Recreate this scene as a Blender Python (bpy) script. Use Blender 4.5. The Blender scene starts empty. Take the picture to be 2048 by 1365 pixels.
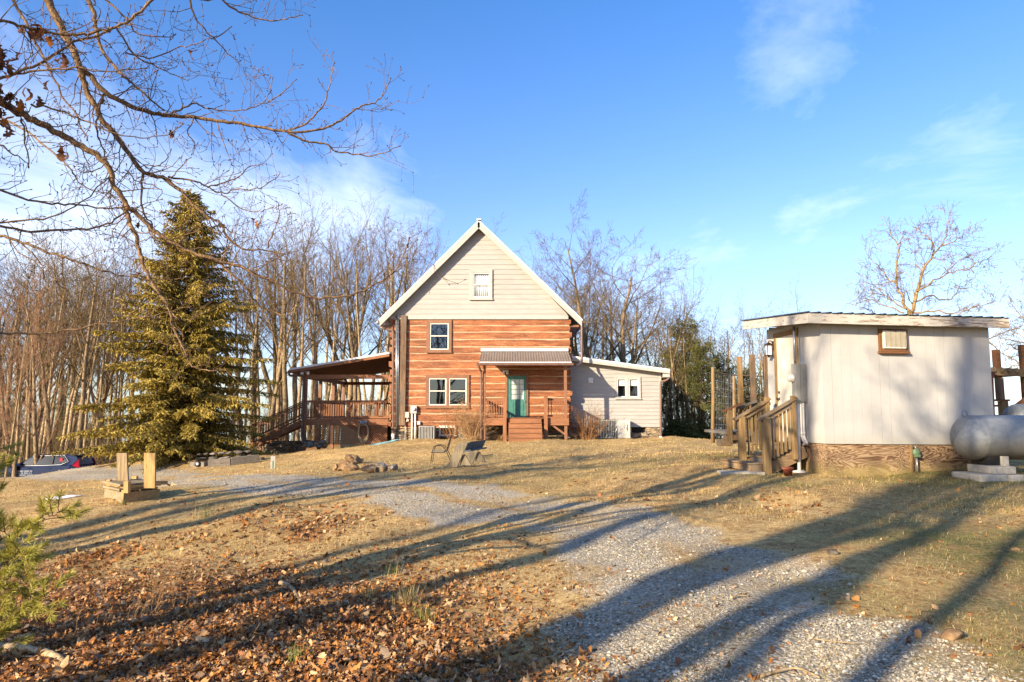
import bpy, math, random
import numpy as np
from mathutils import Vector, Matrix
SC = bpy.context.scene
COL = SC.collection
R = math.radians
# ------------------------------------------------------------------ camera model
EYE = 1.6
F = 1365.0
PITCH = math.atan((825 - 682.5) / F)
CP, SP = math.cos(PITCH), math.sin(PITCH)
def ray(px, py):
    u = (px - 1024) / F; v = (682.5 - py) / F
    return u, CP - v * SP, SP + v * CP
def P(px, py, Y):
    """world point seen at photo pixel (px, py) at world depth Y"""
    a, b, c = ray(px, py); t = Y / b
    return Vector((a * t, Y, EYE + c * t))
cam = bpy.data.cameras.new('camera'); cam.lens = 24; cam.sensor_width = 36
cam.clip_start = 0.05; cam.clip_end = 20000
camo = bpy.data.objects.new('camera', cam); COL.objects.link(camo)
camo.location = (0, 0, EYE); camo.rotation_euler = (math.pi / 2 + PITCH, 0, 0)
SC.camera = camo
# ------------------------------------------------------------------ light
SUN_AZ = R(43.7)      # heading of the light, clockwise from +Y
SUN_EL = R(20.5)
LD = Vector((math.sin(SUN_AZ) * math.cos(SUN_EL), math.cos(SUN_AZ) * math.cos(SUN_EL), -math.sin(SUN_EL)))
sun = bpy.data.lights.new('sun', 'SUN'); sun.energy = 5.0; sun.angle = R(0.5); sun.color = (1.0, 0.85, 0.64)
suno = bpy.data.objects.new('sun', sun); COL.objects.link(suno)
suno.rotation_euler = LD.to_track_quat('-Z', 'Y').to_euler(); suno.location = (-30, -30, 30)
SC.view_settings.view_transform = 'Standard'; SC.view_settings.look = 'None'
SC.view_settings.exposure = 1.27; SC.view_settings.gamma = 1.0
SC.cycles.max_bounces = 6; SC.cycles.diffuse_bounces = 3; SC.cycles.glossy_bounces = 3
SC.cycles.transparent_max_bounces = 12; SC.cycles.transmission_bounces = 4
SC.cycles.use_denoising = True
SC.cycles.use_adaptive_sampling = True; SC.cycles.adaptive_threshold = 0.015
SC.cycles.caustics_reflective = False; SC.cycles.caustics_refractive = False

# ------------------------------------------------------------------ object helpers
def tag(o, label=None, cat=None, group=None, kind=None):
    if label: o['label'] = label
    if cat: o['category'] = cat
    if group: o['group'] = group
    if kind: o['kind'] = kind
    return o
def thing(name, loc, label, cat, group=None, rz=0):
    o = bpy.data.objects.new(name, None); COL.objects.link(o)
    o.location = loc; o.rotation_euler = (0, 0, rz); o.empty_display_size = 0.2
    return tag(o, label, cat, group)
def origin_of(o):
    v = Vector((0, 0, 0))
    while o is not None:
        v += o.location; o = o.parent
    return v
def raw_mesh(name, V, faces, mats, midx=None, smooth=None):
    me = bpy.data.meshes.new(name)
    me.from_pydata(V, [], faces)
    for m in (mats if isinstance(mats, (list, tuple)) else [mats]): me.materials.append(m)
    if midx is not None: me.polygons.foreach_set('material_index', midx)
    if smooth is not None: me.polygons.foreach_set('use_smooth', smooth)
    me.update()
    return me
def np_mesh(name, V, F_, mats, midx=None, smooth=False, attrs=None):
    """fast mesh from arrays; F_ is (n,k) with one k"""
    me = bpy.data.meshes.new(name)
    n, k = F_.shape
    me.vertices.add(len(V)); me.vertices.foreach_set('co', np.asarray(V, np.float32).ravel())
    me.loops.add(n * k); me.loops.foreach_set('vertex_index', F_.astype(np.int32).ravel())
    me.polygons.add(n); me.polygons.foreach_set('loop_start', np.arange(0, n * k, k, dtype=np.int32))
    me.polygons.foreach_set('loop_total', np.full(n, k, np.int32))
    if midx is not None: me.polygons.foreach_set('material_index', np.asarray(midx, np.int32))
    me.polygons.foreach_set('use_smooth', np.full(n, bool(smooth)))
    for m in (mats if isinstance(mats, (list, tuple)) else [mats]): me.materials.append(m)
    for nm, arr in (attrs or {}).items():
        arr = np.asarray(arr, np.float32)
        if arr.ndim == 1:
            a = me.attributes.new(nm, 'FLOAT', 'POINT'); a.data.foreach_set('value', arr)
        else:
            a = me.attributes.new(nm, 'FLOAT_COLOR', 'POINT')
            a.data.foreach_set('color', np.c_[arr, np.ones(len(arr), np.float32)].astype(np.float32).ravel())
    me.update(calc_edges=True)
    return me
def link(name, me, parent=None):
    o = bpy.data.objects.new(name, me); COL.objects.link(o)
    if parent is not None: o.parent = parent
    return o
def copy_tree(o, parent=None):
    c = o.copy(); COL.objects.link(c); c.parent = parent
    for ch in list(o.children): copy_tree(ch, c)
    return c
def bevel(o, w=0.006, seg=1):
    m = o.modifiers.new('bevel', 'BEVEL'); m.width = w; m.segments = seg; m.limit_method = 'ANGLE'; m.angle_limit = R(50)
    return o
class MB:
    def __init__(self): self.v = []; self.f = []; self.s = []; self.m = []; self.mi = 0
    def add(self, vs, fs, smooth=False):
        b = len(self.v); self.v.extend([tuple(p) for p in vs])
        for q in fs:
            self.f.append([b + i for i in q]); self.s.append(smooth); self.m.append(self.mi)
    def hexa(self, p):      # p: 8 points, bottom 0-3 counter clockwise, top 4-7
        self.add(p, [(3, 2, 1, 0), (4, 5, 6, 7), (0, 1, 5, 4), (1, 2, 6, 5), (2, 3, 7, 6), (3, 0, 4, 7)])
    def box(self, x0, x1, y0, y1, z0, z1):
        x0, x1 = min(x0, x1), max(x0, x1); y0, y1 = min(y0, y1), max(y0, y1); z0, z1 = min(z0, z1), max(z0, z1)
        self.hexa([(x0, y0, z0), (x1, y0, z0), (x1, y1, z0), (x0, y1, z0), (x0, y0, z1), (x1, y0, z1), (x1, y1, z1), (x0, y1, z1)])
    def beam(self, a, b, w, h, up=(0, 0, 1)):
        """rectangular bar from a to b: w across, h along up"""
        a = Vector(a); b = Vector(b); d = (b - a).normalized(); up = Vector(up)
        s = d.cross(up)
        if s.length < 1e-4: s = d.cross(Vector((1, 0, 0)))
        s.normalize(); u = s.cross(d).normalized(); s = s * w / 2; u = u * h / 2
        self.hexa([a - s - u, a + s - u, b + s - u, b - s - u, a - s + u, a + s + u, b + s + u, b - s + u])
    def prism(self, pts, off):
        """closed polygon extruded by off; pts counter clockwise seen against off"""
        n = len(pts); off = Vector(off); a = [Vector(p) for p in pts]; b = [p + off for p in a]
        self.add(a + b, [tuple(range(n - 1, -1, -1)), tuple(range(n, 2 * n))] + [(i, (i + 1) % n, n + (i + 1) % n, n + i) for i in range(n)])
    def tube(self, pts, r, n=8, caps=True, smooth=True):
        pts = [Vector(p) for p in pts]; k = len(pts)
        if not isinstance(r, (list, tuple)): r = [r] * k
        vs = []; ref = None
        for i, p in enumerate(pts):
            d = (pts[min(i + 1, k - 1)] - pts[max(i - 1, 0)])
            if d.length < 1e-9: d = Vector((0, 0, 1))
            d.normalize()
            if ref is None:
                ref = d.orthogonal().normalized()
            ref = (ref - d * ref.dot(d))
            if ref.length < 1e-6: ref = d.orthogonal()
            ref.normalize(); q = d.cross(ref)
            for j in range(n):
                t = 2 * math.pi * j / n
                vs.append(p + ref * (r[i] * math.cos(t)) + q * (r[i] * math.sin(t)))
        b = len(self.v)
        self.v.extend([tuple(p) for p in vs])
        for i in range(k - 1):
            for j in range(n):
                j2 = (j + 1) % n
                self.f.append([b + i * n + j, b + i * n + j2, b + (i + 1) * n + j2, b + (i + 1) * n + j]); self.s.append(smooth); self.m.append(self.mi)
        if caps:
            self.f.append([b + j for j in range(n - 1, -1, -1)]); self.s.append(False); self.m.append(self.mi)
            self.f.append([b + (k - 1) * n + j for j in range(n)]); self.s.append(False); self.m.append(self.mi)
    def lathe(self, prof, c=(0, 0, 0), ax=(0, 0, 1), n=24, smooth=True):
        """prof: (radius, height along ax)"""
        c = Vector(c); ax = Vector(ax).normalized(); e1 = ax.orthogonal().normalized(); e2 = ax.cross(e1)
        b = len(self.v)
        for r, h in prof:
            for j in range(n):
                t = 2 * math.pi * j / n
                self.v.append(tuple(c + ax * h + (e1 * math.cos(t) + e2 * math.sin(t)) * max(r, 1e-4)))
        for i in range(len(prof) - 1):
            for j in range(n):
                j2 = (j + 1) % n
                self.f.append([b + i * n + j, b + i * n + j2, b + (i + 1) * n + j2, b + (i + 1) * n + j]); self.s.append(smooth); self.m.append(self.mi)
        self.f.append([b + j for j in range(n - 1, -1, -1)]); self.s.append(smooth); self.m.append(self.mi)
        e = b + (len(prof) - 1) * n
        self.f.append([e + j for j in range(n)]); self.s.append(smooth); self.m.append(self.mi)
    def build(self, name, mats, parent=None, local=False, bev=0):
        v = self.v
        if parent is not None and not local:
            o_ = origin_of(parent); v = [(p[0] - o_.x, p[1] - o_.y, p[2] - o_.z) for p in v]
        me = raw_mesh(name, v, self.f, mats, self.m, self.s)
        o = link(name, me, parent)
        if bev: bevel(o, bev)
        return o
def catmull(pts, k=4):
    pts = [Vector(p) for p in pts]; out = []
    for i in range(len(pts) - 1):
        p0 = pts[max(i - 1, 0)]; p1 = pts[i]; p2 = pts[i + 1]; p3 = pts[min(i + 2, len(pts) - 1)]
        for j in range(k):
            t = j / k
            out.append(0.5 * ((2 * p1) + (p2 - p0) * t + (2 * p0 - 5 * p1 + 4 * p2 - p3) * t * t + (3 * p1 - p0 - 3 * p2 + p3) * t ** 3))
    out.append(pts[-1]); return out
# ------------------------------------------------------------------ materials
def srgb(h):
    h = h.lstrip('#'); o = []
    for i in (0, 2, 4):
        c = int(h[i:i + 2], 16) / 255
        o.append(c / 12.92 if c <= 0.04045 else ((c + 0.055) / 1.055) ** 2.4)
    return tuple(o)
class NT:
    """small node-tree helper"""
    def __init__(self, nt): self.nt = nt; self.n = nt.nodes; self.l = nt.links
    def new(self, t, **kw):
        nd = self.n.new(t)
        for k, v in kw.items():
            if k.startswith('i_'):
                nd.inputs[k[2:].replace('_', ' ')].default_value = v
            else: setattr(nd, k, v)
        return nd
    def put(self, inp, v):
        if hasattr(v, 'is_linked') or hasattr(v, 'links'): self.l.new(v, inp)
        else:
            if isinstance(v, tuple) and len(v) == 3 and inp.type == 'RGBA': v = (*v, 1)
            inp.default_value = v
    def coord(self, kind='Object', scale=(1, 1, 1), rot=(0, 0, 0), loc=(0, 0, 0)):
        tc = self.new('ShaderNodeTexCoord'); mp = self.new('ShaderNodeMapping')
        mp.inputs['Scale'].default_value = scale; mp.inputs['Rotation'].default_value = rot; mp.inputs['Location'].default_value = loc
        self.l.new(tc.outputs[kind], mp.inputs[0]); return mp.outputs[0]
    def noise(self, vec, scale=5, detail=5, rough=0.55, dist=0.0, out=0):
        nd = self.new('ShaderNodeTexNoise'); self.l.new(vec, nd.inputs['Vector'])
        nd.inputs['Scale'].default_value = scale; nd.inputs['Detail'].default_value = detail
        nd.inputs['Roughness'].default_value = rough; nd.inputs['Distortion'].default_value = dist
        return nd.outputs[out]
    def voro(self, vec, scale=5, feature='F1', out='Distance', rand=1.0):
        nd = self.new('ShaderNodeTexVoronoi', feature=feature); self.l.new(vec, nd.inputs['Vector'])
        nd.inputs['Scale'].default_value = scale; nd.inputs['Randomness'].default_value = rand
        return nd.outputs[out]
    def ramp(self, fac, stops, interp='LINEAR'):
        nd = self.new('ShaderNodeValToRGB'); cr = nd.color_ramp; cr.interpolation = interp
        while len(cr.elements) < len(stops): cr.elements.new(0.5)
        for e, (p, c) in zip(cr.elements, stops):
            e.position = p; e.color = (*c, 1) if isinstance(c, (tuple, list)) else (c, c, c, 1)
        self.put(nd.inputs[0], fac); return nd.outputs[0]
    def mix(self, fac, a, b, mode='MIX'):
        nd = self.new('ShaderNodeMix', data_type='RGBA', blend_type=mode)
        self.put(nd.inputs[0], fac); self.put(nd.inputs[6], a); self.put(nd.inputs[7], b); return nd.outputs[2]
    def math(self, op, a, b=0.0, clamp=False):
        nd = self.new('ShaderNodeMath', operation=op, use_clamp=clamp); self.put(nd.inputs[0], a); self.put(nd.inputs[1], b); return nd.outputs[0]
    def attr(self, name, out='Fac'):
        nd = self.new('ShaderNodeAttribute', attribute_name=name); return nd.outputs[out]
    def sep(self, v):
        nd = self.new('ShaderNodeSeparateXYZ'); self.l.new(v, nd.inputs[0]); return nd.outputs
    def bump(self, h, strength=0.3, dist=0.02, normal=None):
        nd = self.new('ShaderNodeBump'); nd.inputs['Strength'].default_value = strength; nd.inputs['Distance'].default_value = dist
        self.l.new(h, nd.inputs['Height'])
        if normal is not None: self.l.new(normal, nd.inputs['Normal'])
        return nd.outputs[0]
    def principled(self, base, rough=0.7, metal=0.0, normal=None, spec=0.4, **kw):
        b = self.new('ShaderNodeBsdfPrincipled')
        self.put(b.inputs['Base Color'], base); self.put(b.inputs['Roughness'], rough); self.put(b.inputs['Metallic'], metal)
        b.inputs['Specular IOR Level'].default_value = spec
        if normal is not None: self.l.new(normal, b.inputs['Normal'])
        for k, v in kw.items(): self.put(b.inputs[k.replace('_', ' ')], v)
        return b
    def out(self, sh):
        o = self.new('ShaderNodeOutputMaterial'); self.l.new(sh, o.inputs[0])
def newmat(name):
    m = bpy.data.materials.new(name); m.use_nodes = True; m.node_tree.nodes.clear(); return m, NT(m.node_tree)
def M(name, c1, c2, scale=(1, 1, 1), ns=6, lo=0.35, hi=0.68, rough=0.75, metal=0.0, bump=0.15, bd=0.01, big=0.25, spec=0.35, detail=6, dist=0.0, c3=None, c3s=18, c3lo=0.62, c3hi=0.7, bigs=0.6):
    """two-tone noise material with large-scale variation and optional wear patches c3"""
    m, t = newmat(name)
    co = t.coord('Object', scale); co1 = t.coord('Object')
    n = t.noise(co, ns, detail, 0.6, dist)
    col = t.ramp(n, [(lo, c1), (hi, c2)])
    if c3 is not None:
        w = t.noise(co, c3s, 6, 0.65); col = t.mix(t.ramp(w, [(c3lo, 0.0), (c3hi, 1.0)]), col, c3)
    if big:
        g = t.noise(co1, bigs, 4); col = t.mix(1.0, col, t.ramp(g, [(0.3, (1 - big,) * 3), (0.7, (1.0,) * 3)]), 'MULTIPLY')
    nm = t.bump(n, bump, bd) if bump else None
    t.out(t.principled(col, rough, metal, nm, spec).outputs[0]); return m
def wood(name, c1, c2, axis='x', rough=0.8, fine=1.0, c3=None, big=0.3, knots=True):
    """board with grain running along the given axis"""
    m, t = newmat(name)
    s = {'x': (0.6, 9, 9), 'y': (9, 0.6, 9), 'z': (9, 9, 0.6)}[axis]
    co = t.coord('Object', tuple(fine * q for q in s)); c0 = t.coord('Object')
    n = t.noise(co, 3.0, 7, 0.65, 0.4); n2 = t.noise(co, 14, 4, 0.6)
    f = t.math('ADD', t.math('MULTIPLY', n, 0.7), t.math('MULTIPLY', n2, 0.3))
    col = t.ramp(f, [(0.36, c1), (0.62, c2)])
    if c3 is not None:
        col = t.mix(t.ramp(t.noise(c0, 2.2, 5, 0.6), [(0.5, 0.0), (0.68, 1.0)]), col, c3)
    if knots:
        k = t.voro(t.coord('Object', {'x': (0.8, 3, 3), 'y': (3, 0.8, 3), 'z': (3, 3, 0.8)}[axis]), 1.7)
        col = t.mix(t.ramp(k, [(0.03, 0.75), (0.11, 0.0)]), col, tuple(q * 0.35 for q in c1))
    g = t.noise(c0, 0.9, 4); col = t.mix(1.0, col, t.ramp(g, [(0.3, (1 - big,) * 3), (0.7, (1.0,) * 3)]), 'MULTIPLY')
    t.out(t.principled(col, rough, 0, t.bump(f, 0.35, 0.008), 0.25).outputs[0]); return m
MAT = {}
# ------------------------------------------------------------------ terrain
_cp = [P(1024, 1365, 4.25), P(2048, 1365, 3.9), P(0, 1365, 4.9), P(1645, 947, 13.5), P(2000, 950, 14.0), P(1480, 945, 14.2),
       P(1024, 881, 34.2), P(790, 884, 34.9), P(1320, 878, 35.0), P(735, 946, 17.6), P(925, 934, 19.5), P(265, 1006, 13.65),
       P(120, 1000, 16.5), P(1430, 881, 40), P(2048, 1125, 6.6), P(1400, 990, 11.9), P(0, 1150, 9.6), P(500, 929, 27), P(330, 918, 30.5),
       P(130, 944, 31), P(60, 957, 30.5), P(130, 957, 26), P(40, 966, 26), P(215, 951, 26.5), P(130, 968, 34), P(1024, 1030, 10.4), P(600, 905, 30), P(0, 960, 30)]
_cp = [tuple(p) for p in _cp] + [(-26, 37.5, -2.45), (-34, 44, -2.9), (-60, 75, -3.6), (-40, 62, -2.6), (-20, 62, -1.6), (0, 60, -0.6), (-12, 46, -0.6), (-11.5, 34.5, -.9), (-12.8, 37, -1.3), (-10.5,38,-.9),
       (20, 44, 0.0), (26, 58, -1.2), (45, 30, -0.4), (30, 14, 0.4), (0, 0, 0.0), (0, -12, 0.2), (-25, -5, -1.0), (-30, -40, -0.5), (30, -20, 0.6), (-45, 20, -3.0), (0, -50, 0.5)]
_C = np.array(_cp, float)
def _tps(r2): return 0.5 * r2 * np.log(r2 + 1e-9)
_n = len(_C)
_A = np.zeros((_n + 3, _n + 3)); _d2 = ((_C[:, None, :2] - _C[None, :, :2]) ** 2).sum(-1)
_A[:_n, :_n] = _tps(_d2) + np.eye(_n) * 0.6
_A[:_n, _n] = 1; _A[:_n, _n + 1:] = _C[:, :2]; _A[_n, :_n] = 1; _A[_n + 1:, :_n] = _C[:, :2].T
_w = np.linalg.solve(_A, np.r_[_C[:, 2], 0, 0, 0])
_rs = np.random.RandomState(5)
_wv = [( _rs.uniform(0, 6.28), 2 * math.pi / _rs.uniform(0.7, 6.0), _rs.uniform(0, 6.28)) for _ in range(26)]
def GZ(x, y):
    x = np.asarray(x, float); y = np.asarray(y, float); sh = x.shape; x = x.ravel(); y = y.ravel()
    out = np.empty(len(x))
    for s in range(0, len(x), 40000):
        a = x[s:s + 40000]; b = y[s:s + 40000]
        ax = np.clip(a, -75, 55); by = np.clip(b, -60, 85)
        d2 = (ax[:, None] - _C[None, :, 0]) ** 2 + (by[:, None] - _C[None, :, 1]) ** 2
        z = _tps(d2) @ _w[:_n] + _w[_n] + _w[_n + 1] * ax + _w[_n + 2] * by
        for an, k, ph in _wv:
            z = z + 0.0042 * (2 * math.pi / k) ** 0.8 * np.sin(k * (a * math.cos(an) + b * math.sin(an)) + ph)
        d = np.hypot(a, b - 20)
        far = np.clip((d - 46) / 30, 0, None)
        z = z - np.where(far > 1, (far - 0.5), far * far / 2) * 30 * 0.075
        out[s:s + 40000] = z
    return out.reshape(sh)
def gz(x, y): return float(GZ(np.array([x]), np.array([y]))[0])
def G(px, py):
    """ground point seen at a photo pixel"""
    a, b, c = ray(px, py); Y = np.linspace(2.5, 60, 1500); t = Y / b
    z = EYE + c * t; g = GZ(a * t, Y); k = np.argmax(z < g)
    if z[k] >= g[k]: k = len(Y) - 1
    y = Y[k]; t = y / b
    return Vector((a * t, y, gz(a * t, y)))
# driveway centre line: (x, y, half width)
_dr = [(2.4, -9, 1.5), (1.9, -3, 1.4), (1.55, 1.5, 1.35)]
for _px, _py, _h in ((1490, 1320, 1.3), (1410, 1170, 1.12), (1320, 1090, 1.05), (1130, 1038, 1.15), (950, 1006, 1.3), (730, 975, 1.35), (480, 960, 1.4), (270, 953, 1.4), (150, 948, 1.4)):
    _p = G(_px, _py); _dr.append((_p.x, _p.y, _h))
_dr += [(-24.0, 33.0, 1.6), (-29.5, 38.5, 1.8), (-38, 44, 1.8), (-52, 50, 1.8)]
_dp = catmull([(a, b, c) for a, b, c in _dr], 8); DRV = np.array([tuple(p) for p in _dp])
def drive(x, y):
    """signed: distance to centre line / half width, and the lateral offset in metres"""
    x = np.asarray(x, float).ravel(); y = np.asarray(y, float).ravel()
    best = np.full(len(x), 1e9); lat = np.zeros(len(x))
    for (ax, ay, ah), (bx, by, bh) in zip(DRV[:-1], DRV[1:]):
        ex, ey = bx - ax, by - ay; L2 = ex * ex + ey * ey + 1e-9
        t = np.clip(((x - ax) * ex + (y - ay) * ey) / L2, 0, 1)
        d = np.hypot(x - ax - t * ex, y - ay - t * ey); q = d / (ah + (bh - ah) * t)
        k = q < best; best[k] = q[k]; lat[k] = d[k]
    return best, lat
def vnoise(x, y, s, seed=0):
    """smooth value noise in 0..1"""
    x = np.asarray(x, float) / s; y = np.asarray(y, float) / s
    xi = np.floor(x).astype(np.int64); yi = np.floor(y).astype(np.int64); fx = x - xi; fy = y - yi
    fx = fx * fx * (3 - 2 * fx); fy = fy * fy * (3 - 2 * fy)
    def h(a, b):
        q = (a * 374761393 + b * 668265263 + seed * 69069) & 0x7fffffff
        q = ((q ^ (q >> 13)) * 1274126177) & 0x7fffffff
        return ((q ^ (q >> 16)) & 0xffff) / 65535.0
    return (h(xi, yi) * (1 - fx) + h(xi + 1, yi) * fx) * (1 - fy) + (h(xi, yi + 1) * (1 - fx) + h(xi + 1, yi + 1) * fx) * fy
def fbm(x, y, s, seed=0): return (vnoise(x, y, s, seed) * 4 + vnoise(x, y, s / 2.1, seed + 7) * 2 + vnoise(x, y, s / 4.3, seed + 13)) / 7
def gravel_at(x, y):
    q, lat = drive(x, y)
    q = q + (fbm(x, y, 1.3, 3) - 0.5) * 0.7 + (fbm(x, y, .35, 5) - 0.5) * 0.6
    g = np.clip((1.22 - q) / 0.6, 0, 1)
    mid = np.clip(1 - lat / 0.42, 0, 1) * np.clip(fbm(x, y, 1.8, 8) * 2.4 - 0.55, 0, 1)
    patch = np.clip((fbm(x, y, 1.1, 91) - 0.40) * 3.2, 0, 1) * np.clip(0.35 + (fbm(x, y, 3.5, 95) - .35) * 1.6, 0.25, 1)
    return np.clip(g - 0.75 * mid - 0.55 * patch * (g > 0), 0, 1)
def leaf_at(x, y):
    x = np.asarray(x, float); y = np.asarray(y, float)
    a = 1 / (1 + np.exp((x + 0.30 * (y - 5) - 0.0) / 0.6))      # left of the driveway
    b = 1 / (1 + np.exp((y - 7.5 + 0.15 * x) / 1.1))
    core = a * b * np.clip(0.55 + fbm(x, y, 1.6, 21) * 0.9, 0, 1)
    edge = (1 / (1 + np.exp((y - 13.0) / 1.4))) * a * np.clip(fbm(x, y, 1.5, 31) * 2.8 - .95, 0, 1) * 0.8
    woods = 1 / (1 + np.exp(-(np.hypot(x, y - 14) - 33) / 2.5))
    right = np.clip(fbm(x, y, 2.2, 41) * 2.6 - 1.45, 0, 1) * 0.3
    return np.clip(np.maximum.reduce([core, edge, woods, right]), 0, 1)
def green_at(x, y):
    x = np.asarray(x, float); y = np.asarray(y, float)
    r = 1 / (1 + np.exp(-(x - 2.5 + 0.1 * y) / 1.2)) * 1 / (1 + np.exp((y - 17) / 2.0))
    return np.clip((fbm(x, y, 2.6, 51) * 2.4 - 0.85), 0, 1) * (0.25 + 0.75 * r)

def ground_material():
    m, t = newmat('ground')
    co = t.coord('Object')
    n1 = t.noise(co, 0.5, 5); n2 = t.noise(co, 3.2, 6, 0.65); n3 = t.noise(co, 22, 6, 0.7); n4 = t.noise(co, 90, 4, 0.7)
    fine = t.math('ADD', t.math('MULTIPLY', n3, 0.55), t.math('MULTIPLY', n4, 0.45))
    straw = t.ramp(fine, [(0.36, srgb('#7c6440')), (0.47, srgb('#b89a66')), (0.56, srgb('#d6b980')), (0.66, srgb('#e6cd99'))])
    n5 = t.noise(co, 9, 4, 0.6)
    soil = t.ramp(fine, [(0.36, srgb('#5f472d')), (0.5, srgb('#9a784c')), (0.64, srgb('#bd9b69'))])
    col = t.mix(t.ramp(t.math('ADD', t.math('MULTIPLY', n2, .6), t.math('MULTIPLY', n5, .4)), [(0.40, 1.0), (0.56, 0.0)]), straw, soil)
    gr = t.ramp(fine, [(0.36, srgb('#2f3319')), (0.52, srgb('#646437')), (0.66, srgb('#948d58'))])
    gm = t.math('MULTIPLY', t.attr('green'), t.ramp(n2, [(0.35, 0.2), (0.6, 1.0)]), True)
    col = t.mix(gm, col, gr)
    # leaf litter tint between the modelled leaves
    lv = t.voro(co, 15, 'F1', 'Color'); ls = t.sep(lv)
    lc = t.ramp(ls[0], [(0.0, srgb('#2c1a0f')), (0.35, srgb('#5e3a20')), (0.7, srgb('#8c5a33')), (1.0, srgb('#b58555'))])
    lm = t.math('MULTIPLY', t.attr('leaf'), 0.9, True)
    col = t.mix(t.ramp(t.math('ADD', lm, t.math('MULTIPLY', t.math('SUBTRACT', n3, 0.5), 1.2)), [(0.35, 0.0), (0.6, 1.0)]), col, lc)
    # gravel
    v = t.voro(co, 38, 'F1', 'Color'); vs = t.sep(v); vd = t.voro(co, 38, 'F1', 'Distance')
    stone = t.ramp(vs[0], [(0.0, srgb('#a89f8e')), (0.5, srgb('#c3b9a5')), (1.0, srgb('#dad2c1'))])
    stone = t.mix(t.ramp(vd, [(0.25, 0.0), (0.62, 0.5)]), stone, srgb('#6d6252'))  # crevice shade between the stones painted into the colour
    gmask = t.math('ADD', t.attr('gravel'), t.math('MULTIPLY', t.math('SUBTRACT', t.math('ADD', t.math('MULTIPLY', n2, 0.5), t.math('MULTIPLY', n3, 0.5)), 0.5), 1.5))
    gf = t.ramp(gmask, [(0.2, 0.0), (0.72, 1.0)])
    col = t.mix(gf, col, stone)
    col = t.mix(1.0, col, t.ramp(n1, [(0.3, (0.72, 0.70, 0.68)), (0.7, (1.1, 1.07, 1.02))]), 'MULTIPLY')
    h = t.math('ADD', fine, t.math('MULTIPLY', t.math('MULTIPLY', gf, t.math('SUBTRACT', 0.7, vd)), 0.8))
    t.out(t.principled(col, 0.95, 0, t.bump(h, 0.9, 0.03), 0.15).outputs[0])
    return m
MAT['ground'] = ground_material()
def _axis(segs):
    o = [segs[0][0]]
    for a, b, s in segs:
        n = max(1, int(round((b - a) / s))); o += list(np.linspace(a, b, n + 1)[1:])
    return np.array(o)
_xs = _axis([(-6000, -1500, 900), (-1500, -400, 220), (-400, -120, 40), (-120, -50, 7), (-50, -16, 0.6), (-16, 16, 0.14), (16, 50, 0.6), (50, 120, 7), (120, 400, 40), (400, 1500, 220), (1500, 6000, 900)])
_ys = _axis([(-3000, -400, 500), (-400, -100, 50), (-100, -12, 4), (-12, 2, 0.5), (2, 14, 0.12), (14, 40, 0.25), (40, 60, 0.8), (60, 120, 5), (120, 400, 40), (400, 1500, 220), (1500, 8000, 1300)])
_X, _Y = np.meshgrid(_xs, _ys); _Z = GZ(_X, _Y)
_V = np.c_[_X.ravel(), _Y.ravel(), _Z.ravel()]
_gr = gravel_at(_V[:, 0], _V[:, 1]); _lf = leaf_at(_V[:, 0], _V[:, 1]); _gn = green_at(_V[:, 0], _V[:, 1])
_lf = _lf * (1 - 0.85 * _gr)
_nx, _ny = len(_xs), len(_ys)
_i = (np.arange(_ny - 1)[:, None] * _nx + np.arange(_nx - 1)[None, :]).ravel()
_Fq = np.c_[_i, _i + 1, _i + 1 + _nx, _i + _nx]
_dq, _ = drive(_V[:, 0], _V[:, 1])
_on = (_dq[_Fq] < 1.75).all(1)
tag(link('ground', np_mesh('ground', _V, _Fq, MAT['ground'], smooth=True, attrs={'gravel': _gr, 'leaf': _lf, 'green': _gn})), kind='structure')
_use = np.unique(_Fq[_on]); _re = np.full(len(_V), -1); _re[_use] = np.arange(len(_use))
_Vd = _V[_use] + np.array([0, 0, 0.006])
tag(link('gravel_driveway', np_mesh('gravel_driveway', _Vd, _re[_Fq[_on]], MAT['ground'], smooth=True, attrs={'gravel': _gr[_use], 'leaf': _lf[_use], 'green': _gn[_use]})), kind='structure')
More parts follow.
